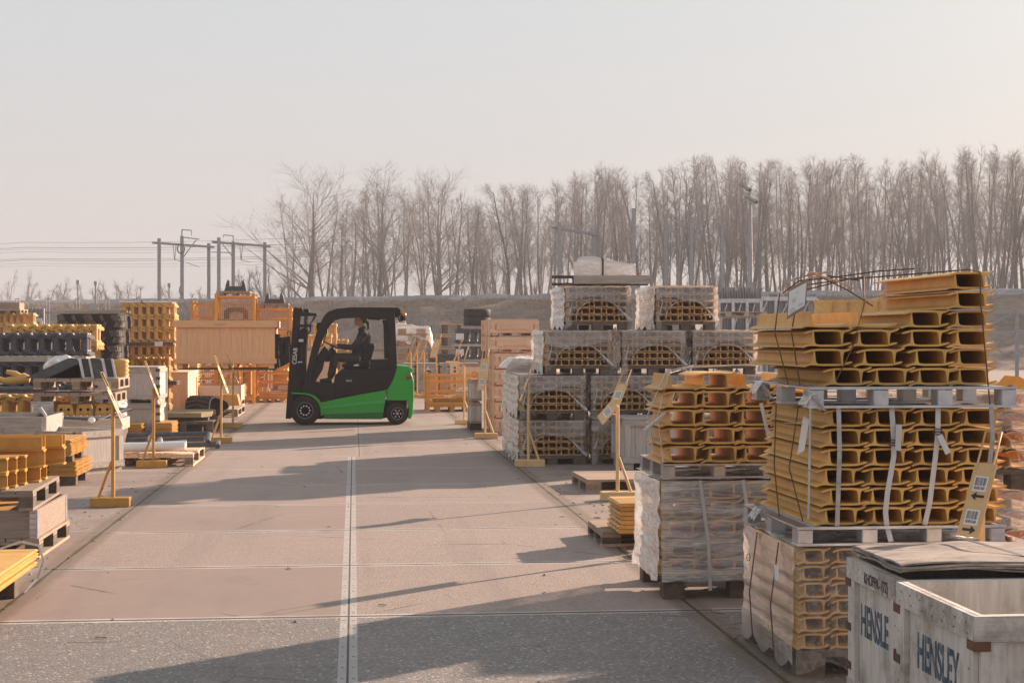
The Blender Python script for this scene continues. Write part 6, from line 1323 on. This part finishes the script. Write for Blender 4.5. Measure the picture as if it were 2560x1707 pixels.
# ================================================================== forklift, seen from its side, driving to the left
KZ = .001618; FYN = 28.35
def fz(zx, zy): return ((zx - 930) * KZ, (1440 - zy) * KZ)
def FP(*p): return [fz(a, b_) for a, b_ in p]
fx = at(690 + 930 * .22327, 1062, FYN).x
FL = thing('forklift', 'green and black electric forklift carrying a big pale wooden crate', 'forklift', (fx, FYN, 0)); FW = 1.16
def part(name, m, fn, norm=True, bev=0, parent=None):
    b = MB(); fn(b); o = b.build(name, m, parent or FL, norm=norm)
    if bev: bevel(o, bev, 2)
    return o
side_poly = FP((505, 1192), (690, 1150), (960, 1098), (1232, 1052), (1226, 1130), (1205, 1270), (1190, 1378), (545, 1372), (535, 1310))
part('side_skirt', GREEN, lambda b: (b.prism(side_poly, .0, .10), b.prism(side_poly, FW - .10, FW)), bev=.012)
crease = FP((520, 1236), (960, 1186), (1222, 1160), (1216, 1196), (960, 1216), (524, 1262))
part('skirt_crease', GREEN, lambda b: [b.add([(x, y_, z) for (x, z), y_ in zip(crease, (-.001, -.001, -.001, -.014, -.014, -.014))], [(0, 1, 4, 5), (1, 2, 3, 4)])], norm=False)
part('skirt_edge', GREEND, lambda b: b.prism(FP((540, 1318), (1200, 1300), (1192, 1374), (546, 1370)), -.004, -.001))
fo = FP((186, 1078), (260, 1078), (340, 1082), (400, 1096), (450, 1122), (490, 1158), (512, 1200), (528, 1260), (534, 1330)); fi = FP((190, 1092), (258, 1092), (330, 1096), (385, 1110), (432, 1136), (468, 1172), (490, 1212), (505, 1265), (508, 1330))
part('front_fender', GREEN, lambda b: (b.strip(fo, fi, -.015, .26), b.strip(fo, fi, FW - .26, FW + .015)))
part('fender_tread', CHAR, lambda b: b.prism(FP((405, 1090), (690, 1140), (640, 1170), (510, 1188), (460, 1120)), .02, FW - .02))
cw = FP((1352, 778), (1480, 790), (1537, 826), (1508, 858), (1524, 900), (1541, 960), (1541, 1140), (1528, 1330), (1508, 1376), (1478, 1376), (1488, 1260), (1470, 1172), (1242, 1170), (1242, 1048), (1290, 975), (1330, 880))
def cwf(b):
    n = len(cw); rows = []; cx0 = fz(1390, 0)[0]
    for y_, s in ((.03, .97), (.06, 1.0), (FW - .06, 1.0), (FW - .03, .97)):
        rows.append([(cx0 + (x - cx0) * (s if x > cx0 else 1), y_, z) for x, z in cw])
    vs = sum(rows, []); b.add(vs, [(r_ * n + i, r_ * n + (i + 1) % n, (r_ + 1) * n + (i + 1) % n, (r_ + 1) * n + i) for r_ in range(3) for i in range(n)] + [tuple(range(n)), tuple(range(3 * n, 4 * n))])
part('counterweight', GREEN, cwf, bev=.012)
part('counterweight_brow', GREEN, lambda b: b.prism(FP((1395, 862), (1440, 838), (1520, 820), (1537, 827), (1510, 858), (1450, 858)), .02, .05), bev=.006)
for y_ in (.026, FW - .026): part('rear_light', REDL, lambda b: b.ball((fz(1472, 916)[0], y_, fz(1472, 916)[1]), (.028, .012, .045), 10)); part('rear_light_lens', REDL, lambda b: b.ball((fz(1498, 914)[0], y_, fz(1498, 914)[1]), (.018, .012, .028), 10))
body = FP((300, 1074), (380, 962), (650, 992), (660, 900), (735, 826), (1230, 822), (1345, 760), (1352, 800), (1318, 900), (1240, 1046), (960, 1094), (690, 1146), (640, 1128), (420, 1092), (330, 1078))
part('body', CHAR, lambda b: b.prism(body, .025, FW - .025), bev=.008)
part('battery_cover', BLACKP, lambda b: b.prism(FP((668, 905), (742, 832), (1225, 826), (1310, 862), (1240, 1036), (700, 1136), (672, 1120)), .006, .0245), bev=.006)
part('cover_recess', CHAR, lambda b: b.prism(FP((712, 930), (760, 872), (1210, 866), (1130, 940), (1070, 975), (770, 1050), (712, 1058)), .001, .0055), bev=.002)
part('cover_scoop', BLACKP, lambda b: b.prism(FP((800, 1062), (1085, 995), (1140, 905), (1215, 872), (1160, 985), (1090, 1020), (850, 1072)), -.004, .0008), bev=.002)
txt('B635', .045, WHITEP, FL, frame_M((fz(820, 0)[0], -.0005, fz(0, 948)[1]), (1, 0, 0), (0, 0, 1)), 'lettering', .0008, 1.15)
# cab guard
out = FP((296, 1078), (345, 860), (410, 580), (455, 420), (500, 310), (545, 225), (590, 180), (680, 147), (850, 132), (1355, 134))
inn = FP((392, 1000), (425, 790), (490, 560), (535, 450), (575, 365), (612, 315), (650, 275), (730, 248), (860, 243), (1300, 262))
part('cab_guard', BLACKP, lambda b: (b.strip(out, inn, .03, .10), b.strip(out, inn, FW - .10, FW - .03)), bev=.008)
part('roof', BLACKP, lambda b: (b.prism(FP((600, 176), (690, 146), (850, 131.5), (1362, 133), (1395, 160), (1390, 178), (860, 165), (690, 182)), .02, FW - .02), b.prism(FP((1010, 200), (1180, 205), (1195, 250), (1160, 272), (1030, 262)), .1, FW - .1)), bev=.006)
part('rear_pillar', BLACKP, lambda b: [b.prism(FP((1248, 163), (1322, 163), (1334, 330), (1345, 600), (1352, 750), (1340, 830), (1240, 860), (1262, 760), (1270, 600), (1260, 330)), y0, y1) for y0, y1 in ((.02, .10), (FW - .10, FW - .02))], bev=.008)
part('inner_pillar', BLACKP, lambda b: (b.prism(FP((1196, 268), (1258, 262), (1272, 720), (1222, 712), (1212, 330)), FW - .1, FW - .04), b.prism(FP((1060, 714), (1260, 712), (1260, 830), (1050, 830)), .05, FW - .05)), bev=.006)
part('grab_handle', BLACKP, lambda b: b.tube([(*fz(1235, 430)[:1], .0, fz(0, 430)[1]), (fz(1228, 0)[0], -.02, fz(0, 470)[1]), (fz(1236, 0)[0], -.02, fz(0, 530)[1]), (fz(1246, 0)[0], 0, fz(0, 560)[1])], .012, 6))
part('front_handle', BLACKP, lambda b: (b.tube([(fz(525, 0)[0], .02, fz(0, 365)[1]), (fz(575, 0)[0], .02, fz(0, 395)[1]), (fz(525, 0)[0], .02, fz(0, 560)[1]), (fz(455, 0)[0], .02, fz(0, 585)[1])], .012, 6)))
part('floor', CHAR, lambda b: (b.box(fz(380, 0)[0], fz(700, 0)[0], .08, FW - .08, fz(0, 1075)[1], fz(0, 985)[1]), b.prism(FP((410, 740), (540, 740), (520, 830), (430, 985), (395, 985)), .12, FW - .12)), bev=.006)
part('steering_column', CHAR, lambda b: b.prism(FP((600, 590), (640, 580), (690, 660), (660, 700), (590, 740), (545, 745)), .50, .66), bev=.008)
part('dashboard', BLACKP, lambda b: b.prism(FP((545, 560), (610, 640), (540, 740), (420, 745), (450, 690)), .3, FW - .2), bev=.01)
def wheel_ring(b):
    c = Vector((fz(612, 0)[0], .56, fz(0, 552)[1])); ux = Vector((.88, 0, -.47)); uy = Vector((0, 1, 0)); b.tube([c + (ux * math.cos(a) + uy * math.sin(a)) * .15 for a in [k * math.pi / 12 for k in range(24)]], .013, 6, closed=True); b.tube([c - ux * .14, c, c + ux * .14], .012, 5); b.tube([c, c + Vector((.05, 0, -.10))], .02, 6)
part('steering_wheel', BLACKP, wheel_ring)
part('mirror', BLACKP, lambda b: b.prism(FP((442, 300), (485, 292), (490, 320), (462, 385), (440, 378)), FW + .02, FW + .14), bev=.006)
part('seat_base', BLACKP, lambda b: (b.prism(FP((738, 770), (800, 752), (940, 748), (1045, 715), (1050, 800), (1040, 808), (740, 800)), .34, .84), b.box(fz(760, 0)[0], fz(1040, 0)[0], .36, .82, fz(0, 824)[1], fz(0, 806)[1])), bev=.02)
part('seat_back', BLACKP, lambda b: b.prism(FP((970, 620), (1010, 560), (1060, 535), (1098, 535), (1112, 560), (1062, 740), (985, 745), (965, 690)), .36, .82), bev=.03)
part('seat_buckle', WHITEP, lambda b: b.prism(FP((868, 780), (900, 768), (930, 768), (928, 788), (872, 790)), .335, .339))
# mast, carriage, forks
def tilt(y0, y1, m_): pass
part('mast_rail', BLACKP, lambda b: [b.prism(FP((117, 1370), (180, 1370), (200, 1240), (262, 300), (268, 140), (205, 134)), y0, y1) for y0, y1 in ((.12, .20), (FW - .20, FW - .12))], bev=.006)
part('inner_rail', BLACKP, lambda b: [b.prism(FP((232, 1330), (300, 1080), (330, 900), (352, 380), (300, 360), (255, 400), (215, 1000), (190, 1330)), y0, y1) for y0, y1 in ((.23, .29), (FW - .29, FW - .23))], bev=.006)
part('lift_cylinder', STEEL, lambda b: [b.tube([(fz(300, 0)[0], y_, fz(0, 1000)[1]), (fz(335, 0)[0], y_, fz(0, 230)[1])], .028, 10) for y_ in (.33, FW - .33)])
part('mast_crossbar', BLACKP, lambda b: (b.prism(FP((222, 190), (300, 186), (462, 198), (464, 222), (300, 226), (225, 222)), .10, FW - .10), b.prism(FP((220, 322), (395, 322), (405, 345), (225, 352)), .11, FW - .11), b.prism(FP((312, 150), (370, 150), (372, 182), (312, 182)), .2, FW - .2), b.prism(FP((205, 135), (300, 140), (312, 186), (215, 200)), .15, .3)), bev=.006)
part('hose', RUBBER, lambda b: [b.tube([(fz(a, 0)[0], y_, fz(0, c_)[1]) for a, c_ in ((445, 225), (420, 270), (385, 320), (392, 390), (350, 440), (310, 470), (290, 520), (285, 760), (300, 860))], .016, 6) for y_ in (.17, .205)])
part('hose_clip', ZINC, lambda b: (b.box(fz(252, 0)[0], fz(300, 0)[0], .13, .22, fz(0, 748)[1], fz(0, 735)[1]), b.prism(FP((262, 486), (312, 486), (314, 516), (262, 516)), .14, .23)))
part('mast_foot', CHAR, lambda b: (b.prism(FP((176, 888), (330, 890), (322, 912), (272, 920), (262, 1080), (208, 1080), (200, 920)), .09, .119), b.prism(FP((160, 1005), (205, 985), (205, 1000), (165, 1012)), .085, .11)), bev=.003)
txt('CESAB', .108, WHITEP, FL, frame_M((fz(222, 0)[0], .1185, fz(0, 674)[1]), (.075, 0, .997), (-.997, 0, .075)), 'lettering', .0008, .95)
def carr(b):
    b.prism(FP((0, 455), (30, 450), (40, 800), (0, 815)), .15, FW - .15); b.prism(FP((45, 470), (150, 455), (160, 740), (60, 800)), .20, .28); b.prism(FP((45, 470), (150, 455), (160, 740), (60, 800)), FW - .28, FW - .20)
    for zz in (520, 600, 680): b.cyl((fz(65, 0)[0], .13, fz(0, zz)[1]), (fz(65, 0)[0], .21, fz(0, zz)[1]), .045, 12)
    b.prism(FP((-10, 430), (40, 430), (40, 500), (-10, 500)), .1, FW - .1); b.prism(FP((-10, 740), (40, 740), (50, 800), (-10, 812)), .1, FW - .1); b.box(fz(110, 0)[0], fz(150, 0)[0], .12, .19, fz(0, 740)[1], fz(0, 460)[1]); b.box(fz(70, 0)[0], fz(100, 0)[0], .14, .2, fz(0, 560)[1], fz(0, 470)[1])
part('carriage', BLACKP, carr, bev=.005)
part('chain_loop', STEEL, lambda b: b.tube([(fz(140, 0)[0], .2, fz(0, 440)[1]), (fz(138, 0)[0], .2, fz(0, 405)[1]), (fz(155, 0)[0], .2, fz(0, 392)[1]), (fz(172, 0)[0], .2, fz(0, 410)[1]), (fz(168, 0)[0], .2, fz(0, 445)[1])], .012, 6))
fkz = 1.577 - (921 - 843) * .00725
for y_ in (.22, FW - .34):
    part('fork', mat('worn_fork_steel', (.16, .10, .07), (.08, .06, .05), 8, .5, .3), lambda b: b.prism([(fz(-1070, 0)[0], fkz - .012), (fz(-20, 0)[0], fkz - .03), (fz(0, 0)[0], fkz - .03), (fz(0, 0)[0], fkz + .3), (fz(-18, 0)[0], fkz + .3), (fz(-24, 0)[0], fkz + .015), (fz(-1070, 0)[0], fkz + .004)], y_, y_ + .12))
# wheels
def wheel(zx, zy, rr, rimr, y0, wdt, nb, name):
    cx, cz = fz(zx, 0)[0], rr * 1.0; P = part(name, RUBBER, lambda b: (b.lathe([(rimr, .012), (rimr * 1.12, .0), (rr * .80, .0), (rr * .93, .018), (rr - .008, .05), (rr - .008, wdt - .05), (rr * .9, wdt), (rimr, wdt)], (cx, y0, cz), 'y', 40),
        [b.bar((cx + (rr - .012) * math.cos(a), y0 + .015, cz + (rr - .012) * math.sin(a)), (cx + (rr - .012) * math.cos(a + .12), y0 + wdt * .46, cz + (rr - .012) * math.sin(a + .12)), .032, .024, 0, (math.cos(a), 0, math.sin(a))) for a in [k * 2 * math.pi / 26 for k in range(26)]]))
    part('rim', BLACKP, lambda b: b.lathe([(rimr, .012), (rimr * .97, -.004), (rimr * .9, -.004), (rimr * .82, .03), (rimr * .70, .045), (rimr * .35, .045), (rimr * .32, .02), (.0, .018)], (cx, y0, cz), 'y', 32), parent=P)
    part('rim_highlight', RAILZ, lambda b: b.tube([(cx + rimr * 1.0 * math.cos(a), y0 - .003, cz + rimr * 1.0 * math.sin(a)) for a in [k * math.pi / 20 for k in range(40)]], .005, 6, closed=True), parent=P)  # pale tube standing in for the highlight round the rim's edge
    part('wheel_nut', WHITEP if nb > 8 else ZINC, lambda b: [b.lathe([(.0155, .008), (.0155, .046)], (cx + rimr * .58 * math.cos(a), y0, cz + rimr * .58 * math.sin(a)), 'y', 6) for a in [k * 2 * math.pi / nb for k in range(nb)]], parent=P)
for y0, s in ((-.02, 1), (FW - .22, 1)):
    wheel(335, 1275, 165 * KZ, 88 * KZ, y0, .24, 10, 'front_wheel'); wheel(1355, 1320, 124 * KZ, 66 * KZ, y0 + .03, .19, 6, 'rear_wheel')
part('rim_hub', ZINC, lambda b: b.ball((fz(1355, 0)[0], .03, 124 * KZ), (.032, .02, .032), 10))
part('wheel_arch', BLACKP, lambda b: (b.box(fz(300, 0)[0], fz(520, 0)[0], .26, FW - .26, fz(0, 1380)[1], fz(0, 1100)[1]), b.box(fz(1200, 0)[0], fz(1465, 0)[0], .26, FW - .26, fz(0, 1370)[1], fz(0, 1176)[1]), b.box(fz(520, 0)[0], fz(1220, 0)[0], .1, FW - .1, fz(0, 1370)[1], fz(0, 1160)[1])))
part('beacon_arm', BLACKP, lambda b: (b.prism(FP((1325, 180), (1395, 172), (1400, 200), (1380, 235), (1330, 245)), .2, .5), b.tube([(fz(1370, 0)[0], .3, fz(0, 235)[1]), (fz(1385, 0)[0], .3, fz(0, 285)[1]), (fz(1420, 0)[0], .3, fz(0, 275)[1])], .014, 6)), bev=.004)
part('work_lamp', BLACKP, lambda b: b.lathe([(.012, -.05), (.05, -.04), (.058, .03), (.052, .05), (.0, .05)], (fz(1420, 0)[0], .3, fz(0, 246)[1]), 'x', 14))
part('beacon', AMBER, lambda b: b.lathe([(.048, 0), (.052, .01), (.046, .05), (.03, .058), (.0, .06)], (fz(1432, 0)[0], .3, fz(0, 226)[1]), 'z', 16))
# ---- the crate on the forks
cz0 = fkz + .006; cw_ = 1.74; cx = at((452 + 678) / 2, 843, FYN + .0).x
T = crate('large new pale plank crate lifted on the forks of the green forklift', cx - .01, FYN + .02 + .58, cz0, cw_, 1.16, .855, PINE, PINEX, foot=.085, rim=.085, planks=9, name='lifted_crate', batten=False, ov=.045, lidth=.03)
b = MB(); b.box(-cw_/2 - .045, cw_/2 + .045, -.58 - .05, -.582, .735, .826); bevel(b.build('top_rail', PINEX, T), .003); b = MB(); b.box(-cw_/2 - .03, cw_/2 + .03, -.58 - .035, -.582, .088, .175); bevel(b.build('bottom_rail', PINEX, T), .003)
b = MB(); b.box(cw_/2 + .002, cw_/2 + .045, -.58, .58, .735, .826); b.box(cw_/2 + .002, cw_/2 + .03, -.58, .58, .088, .175); b.build('side_rail', WOODY, T)
txt('N1-x20010', .035, INKGREY, T, frame_M((-.1, -.6318, .785), (1, 0, 0), (0, 0, 1)), 'faint_marking', .0004, 1.2)

# ================================================================== the driver
def remesh(b, name, m, parent, vox, smooth=2):
    o = b.build(name, m, parent); mod = o.modifiers.new('remesh', 'REMESH'); mod.mode = 'VOXEL'; mod.voxel_size = vox; mod.use_smooth_shade = True
    s_ = o.modifiers.new('smooth', 'SMOOTH'); s_.iterations = smooth; s_.factor = .5; return o
def J(zx, zy, y_): x, z = fz(zx, zy); return Vector((x, y_, z))
PY = .58
D = thing('person', 'woman with a ponytail in dark work clothes seated driving the forklift', 'person', (fx, FYN, 0))
hd = J(930, 262, PY)
b = MB()
b.ball(tuple(J(946, 252, PY)), (.083, .068, .088), 20)                        # skull
b.ball(tuple(J(912, 282, PY)), (.050, .052, .072), 16)                        # face
b.ball(tuple(J(902, 318, PY)), (.034, .034, .026), 12)                        # chin and jaw
b.ball(tuple(J(925, 312, PY)), (.050, .050, .030), 12)
b.tube([J(888, 262, PY), J(877, 283, PY), J(886, 290, PY)], [.008, .013, .009], 8)   # nose
b.ball(tuple(J(884, 306, PY)), (.010, .018, .008), 8); b.ball(tuple(J(892, 252, PY)), (.014, .04, .012), 8)   # lips, brow
for s in (-1, 1): b.ball((J(944, 0, 0).x, PY + s * .066, J(0, 283, 0).z), (.018, .009, .026), 10)
b.tube([J(945, 310, PY), J(962, 345, PY), J(975, 400, PY)], [.052, .050, .062], 14)
b.tube([J(972, 380, PY), J(990, 450, PY), J(985, 560, PY), J(950, 680, PY)], [.06, .125, .12, .11], 16)      # trunk
for s in (-1, 1):
    sh = J(985, 425, PY + s * .17); el = J(860, 575, PY + s * .20); wr = J(695, 560, PY + s * .13); b.tube([J(975, 405, PY + s * .06), sh], [.06, .062], 10); b.tube([sh, el, wr], [.056, .042, .028], 12)
    hp = J(655, 552, PY + s * .115); b.tube([wr, hp], [.026, .030], 10); b.ball(tuple(hp), (.040, .022, .030), 10)
    for k in range(4):                                                        # four fingers curled over the wheel rim
        o_ = (k - 1.5) * .017; L_ = (.038, .044, .041, .032)[k]; p0 = hp + Vector((-.024, o_ * .5, .020 - .012 * k)); b.tube([p0, p0 + Vector((-L_ * .75, o_ * .2, .004)), p0 + Vector((-L_ * 1.1, 0, -.020)), p0 + Vector((-L_ * .7, 0, -.036))], [.0100, .0095, .009, .008], 8)
    p0 = hp + Vector((.004, -s * .018, .012)); b.tube([p0, p0 + Vector((-.022, -s * .014, .014)), p0 + Vector((-.046, -s * .010, .008))], [.012, .0105, .009], 8)
    hip = J(935, 705, PY + s * .09); kn = J(655, 690, PY + s * .13); an = J(612, 905, PY + s * .12); b.tube([J(950, 690, PY), hip, kn], [.09, .08, .056], 14); b.tube([kn, J(650, 780, PY + s * .125), an], [.058, .054, .036], 12); b.tube([an, J(600, 945, PY + s * .12), J(505, 950, PY + s * .12)], [.038, .038, .028], 10)
remesh(b, 'body', SKIN, D, .0075)
b = MB(); b.ball(tuple(J(958, 243, PY)), (.083, .074, .084), 18); b.ball(tuple(J(985, 268, PY)), (.055, .062, .066), 14); b.ball(tuple(J(920, 214, PY)), (.045, .056, .036), 12); b.ball(tuple(J(1012, 288, PY)), (.028, .028, .028), 10)
b.tube([J(1010, 290, PY), J(1030, 310, PY), J(1038, 350, PY), J(1030, 385, PY)], [.020, .030, .026, .008], 10); remesh(b, 'hair', HAIR, D, .009, 1)
for s in (-1, 1): b = MB(); b.ball((J(893, 0, 0).x, PY + s * .026, J(0, 266, 0).z), (.008, .011, .006), 8); b.build('eye', INK, D)
b = MB(); b.tube([J(955, 352, PY), J(972, 392, PY)], [.070, .076], 16); b.tube([J(975, 392, PY), J(992, 450, PY), J(985, 560, PY), J(945, 660, PY), J(930, 690, PY)], [.085, .148, .155, .165, .16], 18)
for s in (-1, 1):
    sh = J(985, 430, PY + s * .175); el = J(862, 580, PY + s * .205); wr = J(690, 562, PY + s * .13); b.tube([J(972, 400, PY + s * .05), J(978, 412, PY + s * .12), sh, J(945, 490, PY + s * .19), el, J(780, 575, PY + s * .17), wr], [.07, .078, .078, .070, .062, .054, .044], 14)
    for k in range(4): p = sh.lerp(el, .35 + .18 * k); b.ball(tuple(p), (.066, .068, .045), 10)
b.ball(tuple(J(1005, 590, PY)), (.12, .19, .10), 14); remesh(b, 'jacket', CLOTH, D, .009, 2)
b = MB(); b.tube([J(948, 668, PY), J(940, 715, PY)], [.15, .15], 14)
for s in (-1, 1):
    hip = J(930, 708, PY + s * .09); kn = J(652, 692, PY + s * .13); an = J(614, 900, PY + s * .12); b.tube([hip, J(800, 700, PY + s * .11), kn], [.104, .090, .075], 14); b.tube([kn, J(645, 760, PY + s * .125), J(630, 830, PY + s * .12), an], [.078, .076, .070, .070], 14); b.ball(tuple(J(640, 720, PY + s * .13)), (.07, .075, .08), 10)
remesh(b, 'trousers', TROUS, D, .009, 2)
b = MB()
for s in (-1, 1): b.tube([J(612, 880, PY + s * .12), J(608, 930, PY + s * .12)], [.050, .054], 12); b.tube([J(622, 955, PY + s * .12), J(560, 955, PY + s * .12), J(490, 958, PY + s * .12)], [.045, .044, .034], 12)
remesh(b, 'boots', LEATHER, D, .009, 1)

# ================================================================== the air
b = MB(); b.box(-130, 130, -12, 330, -1, 22); hz = b.build('haze', [], None); hz.data.materials.clear()
hm = bpy.data.materials.new('haze'); hm.use_nodes = True; hn, hl = hm.node_tree.nodes, hm.node_tree.links; hn.clear()
ho = hn.new('ShaderNodeOutputMaterial'); hv = hn.new('ShaderNodeVolumePrincipled'); hv.inputs['Color'].default_value = (.76, .75, .79, 1); hv.inputs['Density'].default_value = .0013; hv.inputs['Anisotropy'].default_value = .0
hl.new(hv.outputs[0], ho.inputs['Volume']); hz.data.materials.append(hm); struct(hz, 'stuff'); hz.display_type = 'WIRE'
